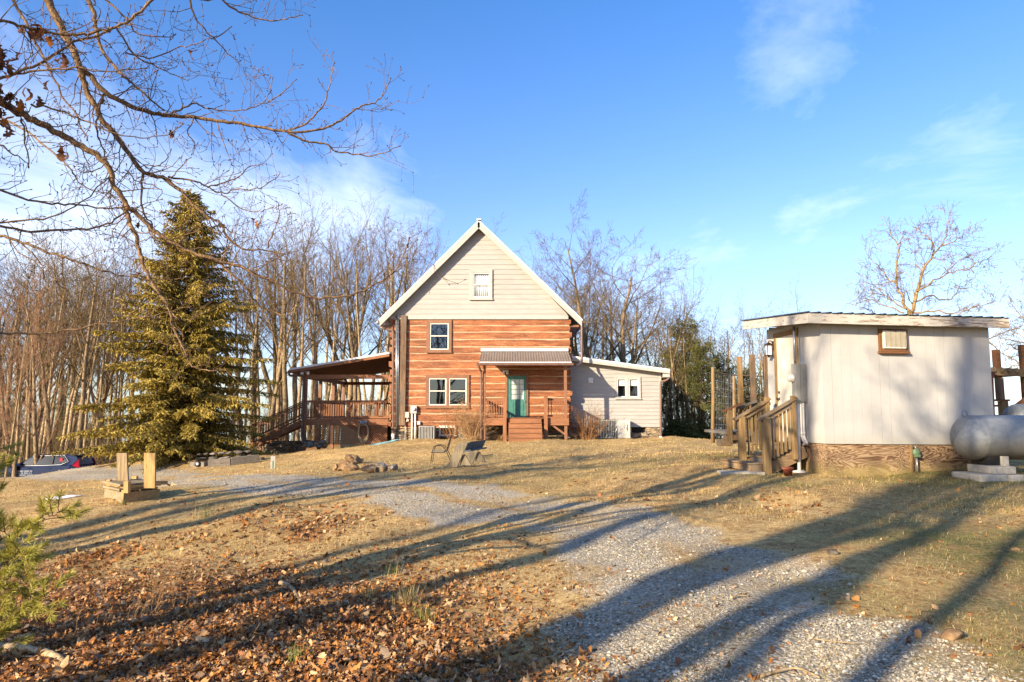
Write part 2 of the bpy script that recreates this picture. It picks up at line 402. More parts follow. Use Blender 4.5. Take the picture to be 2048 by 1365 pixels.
# ------------------------------------------------------------------ sky
def make_world():
    w = bpy.data.worlds.new('World'); SC.world = w; w.use_nodes = True
    w.node_tree.nodes.clear(); t = NT(w.node_tree)
    tc = t.new('ShaderNodeTexCoord'); d = tc.outputs['Generated']
    s = t.sep(d)
    zc = t.math('MAXIMUM', s[2], 0.035)
    cmb = t.new('ShaderNodeCombineXYZ'); t.l.new(s[0], cmb.inputs[0]); t.l.new(s[1], cmb.inputs[1]); t.l.new(zc, cmb.inputs[2])
    sky = t.new('ShaderNodeTexSky', sky_type='NISHITA'); sky.sun_disc = False
    sky.sun_elevation = SUN_EL; sky.sun_rotation = SUN_AZ + math.pi
    sky.air_density = 1.0; sky.dust_density = 0.6; sky.ozone_density = 2.2; sky.altitude = 300
    t.l.new(cmb.outputs[0], sky.inputs[0])
    hs = t.new('ShaderNodeHueSaturation'); hs.inputs['Saturation'].default_value = 1.15; hs.inputs['Value'].default_value = 1.0
    tint = t.mix(1.0, sky.outputs[0], t.ramp(s[2], [(0.0, (.66, .66, .76)), (.10, (.82, .76, .88)), (.22, (1.0, .90, 1.03)), (.6, (.80, .92, 1.12))]), 'MULTIPLY'); t.l.new(tint, hs.inputs['Color'])
    # thin high cloud, laid on a plane above the viewer
    pl = t.new('ShaderNodeVectorMath', operation='DIVIDE'); t.l.new(cmb.outputs[0], pl.inputs[0])
    c3 = t.new('ShaderNodeCombineXYZ'); zz = t.math('ADD', zc, 0.12)
    for i in range(3): t.l.new(zz, c3.inputs[i])
    t.l.new(c3.outputs[0], pl.inputs[1])
    mp = t.new('ShaderNodeMapping'); mp.inputs['Scale'].default_value = (1.0, 0.55, 1.0); mp.inputs['Rotation'].default_value = (0, 0, R(-35)); mp.inputs['Location'].default_value = (3.1, 0.4, 0)
    t.l.new(pl.outputs[0], mp.inputs[0])
    n1 = t.noise(mp.outputs[0], 1.3, 9, 0.62, 0.5)
    def blob(px, py, k, amp):
        a, b, c = ray(px, py); v = Vector((a, b, c)).normalized()
        nd = t.new('ShaderNodeVectorMath', operation='DOT_PRODUCT'); nd.inputs[1].default_value = v; t.l.new(d, nd.inputs[0])
        return t.math('MULTIPLY', t.math('POWER', t.math('MAXIMUM', nd.outputs['Value'], 0.0), k), amp)
    bl = blob(690, 440, 120, 0.25)
    for a in ((260, 470, 110, 0.13), (-40, 400, 90, .13), (1600, 80, 170, 0.22), (1945, 245, 300, 0.20), (150, 600, 60, .10)):
        bl = t.math('ADD', bl, blob(*a))
    cl = t.ramp(t.math('ADD', n1, bl), [(0.57, 0.0), (1.0, 1.0)])
    cl = t.math('MULTIPLY', t.math('MULTIPLY', cl, 0.8), t.ramp(s[2], [(.03, 0.0), (.12, 1.0)]))
    cs = t.new('ShaderNodeMix', data_type='RGBA'); t.l.new(cl, cs.inputs[0]); t.l.new(hs.outputs[0], cs.inputs[6]); cs.inputs[7].default_value = (5.6, 6.0, 6.6, 1)
    bg = t.new('ShaderNodeBackground'); bg.inputs['Strength'].default_value = 0.118; t.l.new(cs.outputs[2], bg.inputs[0])
    o = t.new('ShaderNodeOutputWorld'); t.l.new(bg.outputs[0], o.inputs[0])
make_world()
def log_material():
    m, t = newmat('hewn_log')
    co = t.coord('Object', (0.35, 3, 3)); c0 = t.coord('Object'); cg = t.coord('Object', (0.8, 10, 14))
    n = t.noise(co, 2.2, 8, 0.68, 0.6); g = t.noise(cg, 3, 6, 0.7)
    f = t.math('ADD', t.math('MULTIPLY', n, 0.6), t.math('MULTIPLY', g, 0.4))
    col = t.ramp(f, [(0.36, srgb('#643620')), (0.46, srgb('#7f4b2a')), (0.55, srgb('#99623a')), (0.66, srgb('#b28054'))])
    big = t.noise(t.coord('Object', (0.5, 1, 2.6)), 0.9, 4)
    col = t.mix(1.0, col, t.ramp(big, [(0.34, (0.72, 0.68, 0.66)), (0.62, (1.08, 1.02, 1.0))]), 'MULTIPLY')
    w = t.noise(t.coord('Object', (1.6, 5, 7)), 4.5, 8, 0.75, 0.8)     # flaked finish showing pale wood
    col = t.mix(t.ramp(w, [(0.58, 0.0), (0.65, 0.65)]), col, srgb('#ddb48c'))
    k = t.voro(t.coord('Object', (0.9, 1, 2.4)), 1.6)
    col = t.mix(t.ramp(k, [(0.02, 0.7), (0.07, 0.0)]), col, srgb('#4a1f10'))
    t.out(t.principled(col, 0.6, 0, t.bump(f, 0.6, 0.02), 0.35).outputs[0]); return m
def stone_material(name, cols, scale=5.0, sx=(0.55, 0.55, 1.5)):
    m, t = newmat(name)
    co = t.coord('Object', sx)
    v = t.sep(t.voro(co, scale, 'F1', 'Color')); e = t.voro(co, scale, 'DISTANCE_TO_EDGE', 'Distance')
    n = t.noise(t.coord('Object'), 14, 6, 0.65)
    col = t.ramp(v[0], [(i / (len(cols) - 1), srgb(c)) for i, c in enumerate(cols)])
    col = t.mix(1.0, col, t.ramp(n, [(0.3, (0.65,) * 3), (0.7, (1.1,) * 3)]), 'MULTIPLY')
    j = t.ramp(e, [(0.01, 0.0), (0.06, 1.0)])
    col = t.mix(j, srgb('#3b352c'), col)
    h = t.math('ADD', t.math('MULTIPLY', n, 0.35), j)
    t.out(t.principled(col, 0.9, 0, t.bump(h, 0.8, 0.03), 0.2).outputs[0]); return m
def glass_material(name='window_glass', tc=(0.62, 0.66, 0.66, 1), r0=0.085):
    m, t = newmat(name)
    tr = t.new('ShaderNodeBsdfTransparent'); tr.inputs[0].default_value = tc
    gl = t.new('ShaderNodeBsdfGlossy'); gl.inputs['Roughness'].default_value = 0.015; gl.inputs[0].default_value = (0.9, 0.95, 1, 1)
    nb = t.bump(t.noise(t.coord('Object'), 1.3, 2), 0.05, 0.02); t.l.new(nb, gl.inputs['Normal'])
    lw = t.new('ShaderNodeLayerWeight'); lw.inputs[0].default_value = .5
    mx = t.new('ShaderNodeMixShader'); t.l.new(t.math('ADD', t.math('MULTIPLY', t.math('POWER', lw.outputs['Facing'], 3.0), 0.7), r0, True), mx.inputs[0])
    t.l.new(tr.outputs[0], mx.inputs[1]); t.l.new(gl.outputs[0], mx.inputs[2]); t.out(mx.outputs[0]); return m
MAT['log'] = log_material()
MAT['chink'] = M('chinking', srgb('#b08b6b'), srgb('#c9a786'), ns=9, rough=0.9, bump=0.3)
MAT['siding'] = M('beige_siding', srgb('#98938a'), srgb('#a39e95'), scale=(0.4, 1, 3), ns=4, rough=0.55, bump=0.03, big=0.1)
MAT['siding_trim'] = M('beige_trim', srgb('#9f9a90'), srgb('#aba69c'), ns=5, rough=0.5, bump=0.02, big=0.08)
MAT['roof_white'] = M('white_metal', srgb('#cbc9c4'), srgb('#dcdad6'), ns=3, rough=0.4, bump=0.02, big=0.12)
MAT['roof_porch'] = M('grey_brown_metal', srgb('#6e6258'), srgb('#877b70'), scale=(1, 1, 1), ns=6, rough=0.5, bump=0.03, big=0.2, c3=srgb('#6f5f52'), c3s=5)
MAT['brown_trim'] = M('brown_paint', srgb('#78523a'), srgb('#8a6146'), ns=6, rough=0.55, bump=0.05, big=0.15)
MAT['brown_metal'] = M('brown_gutter', srgb('#5f4638'), srgb('#6f5444'), ns=5, rough=0.45, bump=0.02, big=0.1)
MAT['deck_stain'] = wood('deck_stain', srgb('#7a5036'), srgb('#9c6b47'), 'x', 0.65, big=0.25)
MAT['deck_stain_z'] = wood('deck_stain_upright', srgb('#7a5036'), srgb('#9c6b47'), 'z', 0.65, big=0.25)
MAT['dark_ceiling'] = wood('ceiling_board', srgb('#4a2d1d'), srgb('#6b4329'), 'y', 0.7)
MAT['stone_veneer'] = stone_material('ledge_stone', ['#6b5a45', '#8f7c61', '#a89375', '#7a7064', '#b5a487'], 6.5, (0.5, 0.5, 1.9))
MAT['white_vinyl'] = M('white_vinyl', srgb('#cfc8b8'), srgb('#ddd7c9'), ns=4, rough=0.4, bump=0.0, big=0.05)
MAT['glass'] = glass_material(); MAT['clear_glass'] = glass_material('clear_glass', (.93, .94, .93, 1), .04)
MAT['curtain'] = M('white_curtain', srgb('#d6d2c8'), srgb('#efebe2'), scale=(6, 1, 0.4), ns=3, rough=0.9, bump=0.4, bd=0.02, big=0.0)
MAT['blind'] = M('grey_blind', srgb('#3a3937'), srgb('#4a4845'), ns=4, rough=0.7, bump=0.0)
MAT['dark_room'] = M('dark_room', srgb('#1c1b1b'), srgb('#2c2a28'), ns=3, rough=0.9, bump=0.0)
MAT['door_green'] = M('green_door_paint', srgb('#3c6a5d'), srgb('#4a7f6f'), ns=5, rough=0.4, bump=0.02, big=0.1)
MAT['grey_post'] = wood('weathered_post', srgb('#4e3a2a'), srgb('#8c7258'), 'z', 0.9, c3=srgb('#6d6358'))
MAT['galv'] = M('galvanised', srgb('#8f9498'), srgb('#b3b8bc'), ns=8, rough=0.35, metal=0.7, bump=0.03)
MAT['utility_grey'] = M('utility_grey', srgb('#a9a59c'), srgb('#bbb7ae'), ns=6, rough=0.5, bump=0.02, big=0.1)
MAT['white_pvc'] = M('white_pvc', srgb('#cdc8bd'), srgb('#dcd7cc'), ns=6, rough=0.45, bump=0.02, big=0.12)
MAT['ac_metal'] = M('condenser_grey', srgb('#8b8880'), srgb('#a09d95'), ns=5, rough=0.45, bump=0.02, big=0.12)
MAT['black'] = M('black_plastic', srgb('#161616'), srgb('#242424'), ns=6, rough=0.5, bump=0.02, big=0)
MAT['lens'] = M('lamp_lens', srgb('#c9cdd0'), srgb('#dfe2e4'), ns=5, rough=0.2, bump=0.0, big=0)
MAT['hose_tan'] = M('tan_rubber', srgb('#8f8163'), srgb('#ab9c7c'), ns=9, rough=0.6, bump=0.02)
MAT['hose_blue'] = M('blue_rubber', srgb('#6fa3b0'), srgb('#86b5c0'), ns=9, rough=0.5, bump=0.02)
# ------------------------------------------------------------------ log house
HY = 35.0
def HX(px, Y=HY): return P(px, 825, Y).x
def HZ(py, Y=HY, px=1024): return P(px, py, Y).z
def rect_minus(rects, holes):
    for hx0, hx1, hz0, hz1 in holes:
        out = []
        for x0, x1, z0, z1 in rects:
            if hx1 <= x0 or hx0 >= x1 or hz1 <= z0 or hz0 >= z1: out.append((x0, x1, z0, z1)); continue
            if hx0 > x0: out.append((x0, hx0, z0, z1))
            if hx1 < x1: out.append((hx1, x1, z0, z1))
            a, b = max(x0, hx0), min(x1, hx1)
            if hz0 > z0: out.append((a, b, z0, hz0))
            if hz1 < z1: out.append((a, b, hz1, z1))
        rects = out
    return [r for r in rects if r[1] - r[0] > 0.004 and r[3] - r[2] > 0.004]
def wpx(x0, y0, x1, y1, Y=HY): return (HX(x0, Y), HX(x1, Y), HZ(y1, Y), HZ(y0, Y))
base_z = gz(-2, 35) - 0.25
house = thing('log_house', (HX(957), HY + 4, gz(-2, 36)), 'two storey log house with orange hewn timbers, beige gable and white metal roof', 'house')
XL, XR = HX(783), HX(1140)
BACK = HY + 9.6
openings = {'gable': wpx(945, 547, 979, 595.5), 'up': wpx(858, 647, 896, 700), 'lo1': wpx(857, 757, 892.5, 811), 'lo2': wpx(897.5, 757, 933, 811), 'door': wpx(1015, 752, 1053, 836.5), 'base': wpx(880, 854, 911, 871)}
oplist = list(openings.values())
chy = [639, 652, 664.5, 679, 694, 707, 722.3, 738.4, 753.3, 767, 781.8, 795, 811, 827.6, 843.7, 856]
rl = random.Random(3)
# front wall timbers, one mesh (the pattern of the wall)
lw = MB(); ck = MB()
zt = HZ(639); zb = HZ(856)
for k in range(len(chy) - 1):
    z1 = HZ(chy[k]) - 0.021; z0 = HZ(chy[k + 1]) + 0.021
    wob = rl.uniform(-0.008, 0.008)
    for x0, x1, a, b in rect_minus([(XL, XR, z0 + wob, z1 + wob)], oplist):
        n = max(1, int((x1 - x0) / 0.45)); pr = []
        for i in range(n + 1):
            x = x0 + (x1 - x0) * i / n
            j = 0.011 if 0 < i < n else 0
            pr.append((x, a + rl.uniform(-j, j) * 1.4, b + rl.uniform(-j, j) * 1.4, HY + rl.uniform(-0.012, 0.012)))
        for p, q in zip(pr[:-1], pr[1:]):
            vs = []
            for X, A, B, Yf in (p, q):
                h = B - A; c = min(0.035, h * 0.3)
                vs += [(X, HY + 0.12, A), (X, Yf + 0.02, A), (X, Yf, A + c), (X, Yf, B - c), (X, Yf + 0.02, B), (X, HY + 0.12, B)]
            lw.add(vs, [(i + 1, i, i + 6, i + 7) for i in range(5)])
        for pt, flip in ((pr[0], 0), (pr[-1], 1)):
            X, A, B, Yf = pt; q = [(X, HY + 0.12, A), (X, Yf + 0.02, A), (X, Yf, A + .03), (X, Yf, B - .03), (X, Yf + 0.02, B), (X, HY + 0.12, B)]
            lw.add(q, [tuple(range(5, -1, -1)) if flip else tuple(range(6))])
for x0, x1, a, b in rect_minus([(XL, XR, zb, zt)], oplist): ck.box(x0, x1, HY + 0.016, HY + 0.10, a, b)
lwo = lw.build('log_wall', MAT['log'], house)
ck.build('chinking', MAT['chink'], lwo)
# side and back walls
sw = MB(); sc_ = MB()
for k in range(len(chy) - 1):
    z1 = HZ(chy[k]) - 0.03; z0 = HZ(chy[k + 1]) + 0.03
    sw.box(XL, XL + 0.18, HY + 0.13, BACK, z0, z1); sw.box(XR - 0.18, XR, HY + 0.13, BACK, z0, z1); sw.box(XL + .18, XR - .18, BACK - 0.18, BACK, z0, z1)
sc_.box(XL + 0.03, XL + 0.15, HY + 0.13, BACK - 0.02, zb, zt); sc_.box(XR - 0.15, XR - 0.03, HY + 0.13, BACK - 0.02, zb, zt); sc_.box(XL + .15, XR - .15, BACK - .10, BACK - .02, zb, zt)
swo = sw.build('side_log_wall', MAT['log'], house); sc_.build('side_chinking', MAT['chink'], swo)
# dovetailed log ends at both corners
for side in (0, 1):
    ce = MB()
    for k in range(len(chy) - 1):
        z1 = HZ(chy[k]) - 0.02; z0 = HZ(chy[k + 1]) + 0.02; h = z1 - z0
        o = rl.uniform(-0.02, 0.02)
        if side == 0:
            xa = HX(777 + (2.2 if k % 2 else 0)) + o; xb = XL
            ce.hexa([(xa, HY - 0.06, z0 + h * .30), (xb, HY - 0.06, z0 + h * .12), (xb, HY + 0.15, z0 + h * .12), (xa, HY + 0.15, z0 + h * .30), (xa, HY - 0.06, z1 - h * .02), (xb, HY - 0.06, z1), (xb, HY + 0.15, z1), (xa, HY + 0.15, z1 - h * .02)])
        else:
            xb = HX(1144 - (2.2 if k % 2 else 0)) + o; xa = XR
            ce.hexa([(xa, HY - 0.06, z0 + h * .12), (xb, HY - 0.06, z0 + h * .30), (xb, HY + 0.15, z0 + h * .30), (xa, HY + 0.15, z0 + h * .12), (xa, HY - 0.06, z1), (xb, HY - 0.06, z1 - h * .02), (xb, HY + 0.15, z1 - h * .02), (xa, HY + 0.15, z1)])
    ce.build('corner_joint', MAT['log'], house)
# gable siding with laps
APX, APZ = HX(957.5), HZ(452)
slope = (HZ(440) - HZ(640)) / (HX(957) - HX(757))
gs = MB(); zlow = HZ(638.5); rev = (HZ(560) - HZ(570)) * 0.985
z = zlow; gx0, gx1 = HX(776), HX(1138)
while z < APZ - 0.1:
    zt_ = min(z + rev, APZ)
    def half(zz): return max(0.0, (APZ + 0.05 - zz) / slope)
    for x0, x1, a, b in rect_minus([(-99, 99, z, zt_)], [openings['gable']]):
        l0 = max(x0, APX - half(a), gx0); r0 = min(x1, APX + half(a), gx1); l1 = max(x0, APX - half(b), gx0); r1 = min(x1, APX + half(b), gx1)
        if r0 - l0 < 0.02: continue
        if r1 < l1: l1 = r1 = (l1 + r1) / 2
        fa = HY - 0.045 + 0.020 * (a - z) / rev; fb = HY - 0.045 + 0.020 * (b - z) / rev
        gs.hexa([(l0, fa, a), (r0, fa, a), (r0, HY + .08, a), (l0, HY + .08, a), (l1, fb, b), (r1, fb, b), (r1, HY + .08, b), (l1, HY + .08, b)])
    z += rev
gso = gs.build('gable_siding', MAT['siding'], house)
bk = MB(); bk.prism([(HX(790), BACK, zlow), (HX(1134), BACK, zlow), (APX, BACK, APZ)], (0, -0.1, 0)); bk.build('rear_gable', MAT['siding'], house)
st = MB(); st.box(gx0, gx1, HY - 0.075, HY + 0.05, zlow - 0.02, zlow + 0.16); st.build('band_board', MAT['siding_trim'], house)
# main roof
YF = HY - 0.45
def roof_pts(px, py, Y): p = P(px, py, Y); return p
A = P(957.5, 440, YF); Lp = P(757, 640, YF); Rp = P(1166, 640, YF)
rf = MB(); YB = BACK + 0.5
for e in (Lp, Rp):
    d = (e - A); nrm = Vector((-d.z, 0, d.x)).normalized()
    if nrm.z < 0: nrm = -nrm
    th = nrm * 0.07; off = Vector((0, YB - YF, 0))
    q = [A - th, e - th, e, A + Vector((0, 0, 0.0))]
    if e is Rp: q = q[::-1]
    rf.prism(q[::-1], off)
    n = 22                                            # standing ribs
    for i in range(1, n):
        y = YF + (YB - YF) * i / n
        rf.beam(A + nrm * 0.012 + Vector((0, y - YF, 0)), e + nrm * 0.012 + Vector((0, y - YF, 0)), 0.04, 0.03, nrm)
rfo = rf.build('roof', MAT['roof_white'], house)
cap = MB(); cap.beam(A + Vector((0, -0.02, 0.03)), A + Vector((0, YB - YF + 0.02, 0.03)), 0.22, 0.05); cap.build('ridge_cap', MAT['roof_white'], rfo)
for e in (Lp, Rp):
    d = (e - A).normalized(); nrm = Vector((-d.z, 0, d.x));
    if nrm.z < 0: nrm = -nrm
    rk = MB(); a0 = A - nrm * 0.075; e0 = e - nrm * 0.075; dn = Vector((0, 0, -0.34))
    q = [a0, e0, e0 + dn * 0.85, a0 + dn]
    if (q[1] - q[0]).cross(q[2] - q[0]).y > 0: q = q[::-1]
    q = [p + Vector((0, 0.01, 0)) for p in q]
    rk.prism(q, (0, 0.05, 0)); rk.build('rake_board', MAT['siding_trim'], rfo)
    sf = MB(); a1 = A - nrm * 0.20 + Vector((0, 0.065, 0)); e1 = e - nrm * 0.20 + Vector((0, 0.065, 0))
    sf.beam((a1 + Vector((0, 0.19, 0))), (e1 + Vector((0, 0.19, 0))), 0.38, 0.02, nrm); sf.build('soffit', MAT['siding_trim'], rfo)
    g = MB(); sx = 1 if e is Rp else -1
    g.box(e.x - 0.02 + sx * 0.0, e.x + sx * 0.12, YF + 0.02, YB - 0.05, e.z - 0.17, e.z - 0.06); g.build('gutter', MAT['brown_metal'] if sx > 0 else MAT['siding_trim'], rfo)
# eave closure boards under both sides
for px0, px1, nm in ((764, 783, 0), (1140, 1160, 1)):
    eb = MB(); eb.box(HX(px0), HX(px1), HY + 0.1, BACK, HZ(654), HZ(650)); eb.build('eave_soffit', MAT['brown_trim'], house)
# stone foundation
fd = MB()
for x0, x1, a, b in rect_minus([(XL, XR, base_z, HZ(856))], [openings['base']]): fd.box(x0, x1, HY + 0.02, HY + 0.3, a, b)
fd.box(XL, XL + 0.3, HY + 0.3, BACK, base_z - 1.2, HZ(856)); fd.box(XR - 0.3, XR, HY + 0.3, BACK, base_z, HZ(856)); fd.box(XL + .3, XR - .3, BACK - .3, BACK, base_z - 1, HZ(856))
fd.build('stone_foundation', MAT['stone_veneer'], house)
# windows
def window(parent, outer, lights, trim, rail=None, behind='curtain', Y=HY, tw=None, wall_y=None, name='window'):
    wy = Y if wall_y is None else wall_y
    tr = MB(); ox0, ox1, oz0, oz1 = outer
    for x0, x1, a, b in rect_minus([outer], lights): tr.box(x0, x1, wy - 0.075, wy + 0.04, a, b)
    w = tr.build(name, trim, parent)
    sl = MB(); sl.box(ox0 - 0.02, ox1 + 0.02, wy - 0.10, wy - 0.076, oz0 - 0.005, oz0 + 0.05); sl.build('sill', trim, w)
    for (x0, x1, a, b) in lights:
        f = MB(); fw = 0.052; m = rail(a, b) if rail else None
        for r in rect_minus([(x0, x1, a, b)], [(x0 + fw, x1 - fw, a + fw, b - fw)]): f.box(r[0], r[1], wy - 0.05, wy + 0.03, r[2], r[3])
        if m:
            f.box(x0 + fw, x1 - fw, wy - 0.045, wy + 0.02, m - 0.025, m + 0.025)
        f.build('sash', MAT['white_vinyl'], w)
        g = MB()
        if m:
            g.box(x0 + fw, x1 - fw, wy - 0.018, wy - 0.014, m + 0.025, b - fw); g.box(x0 + fw, x1 - fw, wy - 0.030, wy - 0.026, a + fw, m - 0.025)
        else: g.box(x0 + fw, x1 - fw, wy - 0.018, wy - 0.014, a + fw, b - fw)
        g.build('pane', MAT['clear_glass' if behind in ('curtain', 'shade') else 'glass'], w)
        if behind == 'curtain':
            c = MB(); n = 40; vs = []
            for i in range(n + 1):
                X = x0 + (x1 - x0) * i / n; yy = wy + 0.075 + 0.018 * math.sin(i * 1.3) + 0.01 * math.sin(i * 2.9)
                vs += [(X, yy, a), (X, yy, b)]
            c.add(vs, [(2 * i, 2 * i + 2, 2 * i + 3, 2 * i + 1) for i in range(n)], True)
            co = c.build('curtain', MAT['curtain'], w); sm = co.modifiers.new('s', 'SOLIDIFY'); sm.thickness = 0.004
        elif behind == 'blind':
            c = MB(); zz = a + 0.02
            while zz < b - 0.03:
                c.beam((x0 + 0.03, wy + 0.09, zz), (x1 - 0.03, wy + 0.09, zz), 0.038, 0.003, (0, 0.45, 0.9)); zz += 0.042
            c.build('blind', MAT['blind'], w)
        elif behind == 'shade':
            c = MB(); c.box(x0 + 0.03, x1 - 0.03, wy + 0.06, wy + 0.068, b - (b - a) * 0.40, b - 0.02); c.build('roller_shade', MAT['curtain'], w)
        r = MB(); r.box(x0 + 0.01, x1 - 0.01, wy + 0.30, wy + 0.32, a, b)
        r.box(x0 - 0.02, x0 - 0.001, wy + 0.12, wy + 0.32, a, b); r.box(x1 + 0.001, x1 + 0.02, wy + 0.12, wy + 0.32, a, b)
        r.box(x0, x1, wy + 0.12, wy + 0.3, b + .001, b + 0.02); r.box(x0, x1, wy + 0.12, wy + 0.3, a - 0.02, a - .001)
        r.build('dark_lining', MAT['dark_room'], w)  # dark-coloured box closing the opening, imitates an unlit room behind the pane
    return w
window(house, wpx(937, 540, 984, 601), [openings['gable']], MAT['siding_trim'], lambda a, b: HZ(570.5), 'curtain', wall_y=HY - 0.04)
window(house, wpx(851, 640.5, 902, 706), [openings['up']], MAT['brown_trim'], lambda a, b: HZ(672.5), 'none')
window(house, wpx(851, 750, 938.5, 817), [openings['lo1'], openings['lo2']], MAT['brown_trim'], lambda a, b: HZ(782.5), 'blind')
window(house, wpx(878.5, 851.5, 912.5, 872.5), [openings['base']], MAT['white_vinyl'], None, 'none', name='basement_window')
# front door
dx0, dx1, dz0, dz1 = openings['door']
dt = MB()
for r in rect_minus([(HX(1010.5), HX(1056.5), dz0, HZ(748))], [(dx0, dx1, dz0 - 1, dz1)]): dt.box(r[0], r[1], HY - 0.07, HY + 0.05, r[2], r[3])
dto = dt.build('door_frame', MAT['brown_trim'], house)
dr = MB(); gl_ = (HX(1021), HX(1047.5), HZ(799), HZ(759)); gb_ = (HX(1021), HX(1047.5), HZ(833), HZ(801.5))
for r in rect_minus([(dx0 + 0.01, dx1 - 0.01, dz0 + 0.01, dz1 - 0.01)], [gl_]): dr.box(r[0], r[1], HY - 0.02, HY + 0.03, r[2], r[3])
pw = (gb_[1] - gb_[0]) / 4
for i in range(4): dr.box(gb_[0] + i * pw + 0.02, gb_[0] + (i + 1) * pw - 0.02, HY - 0.035, HY - 0.0205, gb_[2] + 0.04, gb_[3] - 0.05)
door = dr.build('front_door', MAT['door_green'], house)
g = MB(); g.box(gl_[0], gl_[1], HY + 0.0, HY + 0.004, gl_[2], gl_[3]); g.build('pane', MAT['clear_glass'], door)
mn = MB()
for i in (1, 2): X = gl_[0] + (gl_[1] - gl_[0]) * i / 3; mn.box(X - 0.01, X + 0.01, HY - 0.012, HY - 0.003, gl_[2], gl_[3])
for i in (1, 2, 3): Z = gl_[2] + (gl_[3] - gl_[2]) * i / 4; mn.box(gl_[0], gl_[1], HY - 0.011, HY - 0.003, Z - 0.01, Z + 0.01)
mn.build('muntin', MAT['door_green'], door)
c = MB(); n = 36; vs = []
for i in range(n + 1):
    X = gl_[0] + (gl_[1] - gl_[0]) * i / n; yy = HY + 0.05 + 0.012 * math.sin(i * 1.7)
    vs += [(X, yy, gl_[2] - .02), (X, yy, gl_[3] + .02)]
c.add(vs, [(2 * i, 2 * i + 2, 2 * i + 3, 2 * i + 1) for i in range(n)], True); c.build('curtain', MAT['curtain'], door)
k = MB(); kx = HX(1049.5); kz = HZ(803); k.lathe([(0.03, 0), (0.03, 0.01), (0.012, 0.015), (0.012, 0.05), (0.028, 0.055), (0.03, 0.075), (0.018, 0.09)], (kx, HY - 0.02, kz), (0, -1, 0), 12); k.build('handle', MAT['galv'], door)
# corner board and pipes on the left of the wall
tp = MB(); tp.box(HX(799.5), HX(811), HY - 0.16, HY - 0.02, HZ(851), HZ(632)); tp.build('timber_post', MAT['grey_post'], house)
pp = MB(); pp.tube([P(793, 632, HY - 0.1), P(793, 858, HY - 0.1)], 0.045, 10); pp.tube([P(796.5, 640, HY - 0.08), P(796.5, 850, HY - 0.08)], 0.03, 8); pp.build('metal_pipe', MAT['galv'], house)
def downspout(pts, parent, mt, w=0.085, name='downspout', shoe=None):
    d = MB(); pts = [Vector(p) for p in pts]
    d.tube(catmull(pts, 3) if len(pts) > 3 else pts, w / 2 * 1.15, 8, True, False)
    o = d.build(name, mt, parent)
    if shoe:
        s = MB(); s.tube([shoe[0], shoe[1]], w * 0.75, 10); s.build('shoe', MAT['white_pvc'], o)
    return o
downspout([P(761, 648, HY + .1), P(762, 655, HY - 0.1), P(770, 658.5, HY - 0.12), P(781, 660, HY - 0.14), P(786, 664, HY - 0.15), P(786.5, 690, HY - 0.15), P(786.5, 880, HY - 0.15)], house, MAT['brown_metal'], 0.11, shoe=(P(786.5, 868, HY - .15), P(786.5, 884, HY - .15)))
downspout([P(1163.5, 646, HY - 0.3), P(1163.5, 680, HY - 0.3), P(1163.5, 716, HY - 0.3), P(1163, 724, HY - 0.5), P(1158, 729, HY - 0.9), P(1150, 731, HY - 1.6)], house, MAT['brown_metal'], 0.11)
# ---------------------------------------------------------------- right addition
AY = HY + 0.7
ax0, ax1 = HX(1138, AY), HX(1320, AY)
az0 = HZ(854.5, AY)
def top_at(x):
    xa, za = HX(1145, AY), HZ(717, AY); xb, zb2 = HX(1338, AY), HZ(742, AY); return za + (zb2 - za) * (x - xa) / (xb - xa)
adw = [wpx(1234, 757, 1253, 795, AY), wpx(1258, 757, 1278, 795, AY)]
sd = MB(); rv = 0.197; z = az0
while z < top_at(ax0):
    for x0, x1, a, b in rect_minus([(ax0, ax1, z, z + rv)], adw):
        fa, fb = AY - 0.025 * (1 - (a - z) / rv), AY - 0.025 * (1 - (b - z) / rv)
        ta0, ta1 = top_at(x0), top_at(x1)
        if a >= ta0: continue
        if b <= ta1: sd.hexa([(x0, fa, a), (x1, fa, a), (x1, AY + .1, a), (x0, AY + .1, a), (x0, fb, b), (x1, fb, b), (x1, AY + .1, b), (x0, AY + .1, b)])
        else:
            sl_ = (ta1 - ta0) / (x1 - x0)
            xe0 = x1 if a <= ta1 else x0 + (a - ta0) / sl_; xe1 = x0 + (b - ta0) / sl_ if b < ta0 else x0
            poly = [(x0, fa, a), (xe0, fa, a)]
            if a <= ta1: poly.append((x1, fa, ta1))
            if b < ta0: poly += [(xe1, fb, b), (x0, fb, b)]
            else: poly.append((x0, fb, ta0))
            sd.prism(poly, (0, 0.1, 0))
    z += rv
addw = sd.build('side_addition', MAT['siding'], house)
aw = MB(); AB = AY + 7.5
aw.hexa([(ax1 - .1, AY + .1, az0), (ax1, AY + .1, az0), (ax1, AB, az0), (ax1 - .1, AB, az0), (ax1 - .1, AY + .1, top_at(ax1)), (ax1, AY + .1, top_at(ax1)), (ax1, AB, top_at(ax1)), (ax1 - .1, AB, top_at(ax1))])
aw.box(ax0, ax1 - .1, AB - .1, AB, az0, top_at(ax1)); aw.build('addition_wall', MAT['siding'], addw)
cb = MB(); cb.box(ax1 - 0.02, ax1 + 0.09, AY - 0.035, AY + 0.12, az0, top_at(ax1)); cb.build('corner_board', MAT['siding_trim'], addw)
window(house, wpx(1231, 753.5, 1282, 799, AY), adw, MAT['siding_trim'], None, 'shade', Y=AY)
ar = MB(); a0 = P(1144, 712, AY - 0.45); a1 = P(1340, 738.5, AY - 0.45)
ar.prism([a0 + Vector((0, 0, -0.10)), a1 + Vector((0, 0, -0.10)), a1, a0], (0, 8.4, 0))
nr = 24
for i in range(1, nr): ar.beam(a0 + Vector((0, 8.4 * i / nr, .012)), a1 + Vector((0, 8.4 * i / nr, .012)), 0.04, 0.03, (0, 0, 1))
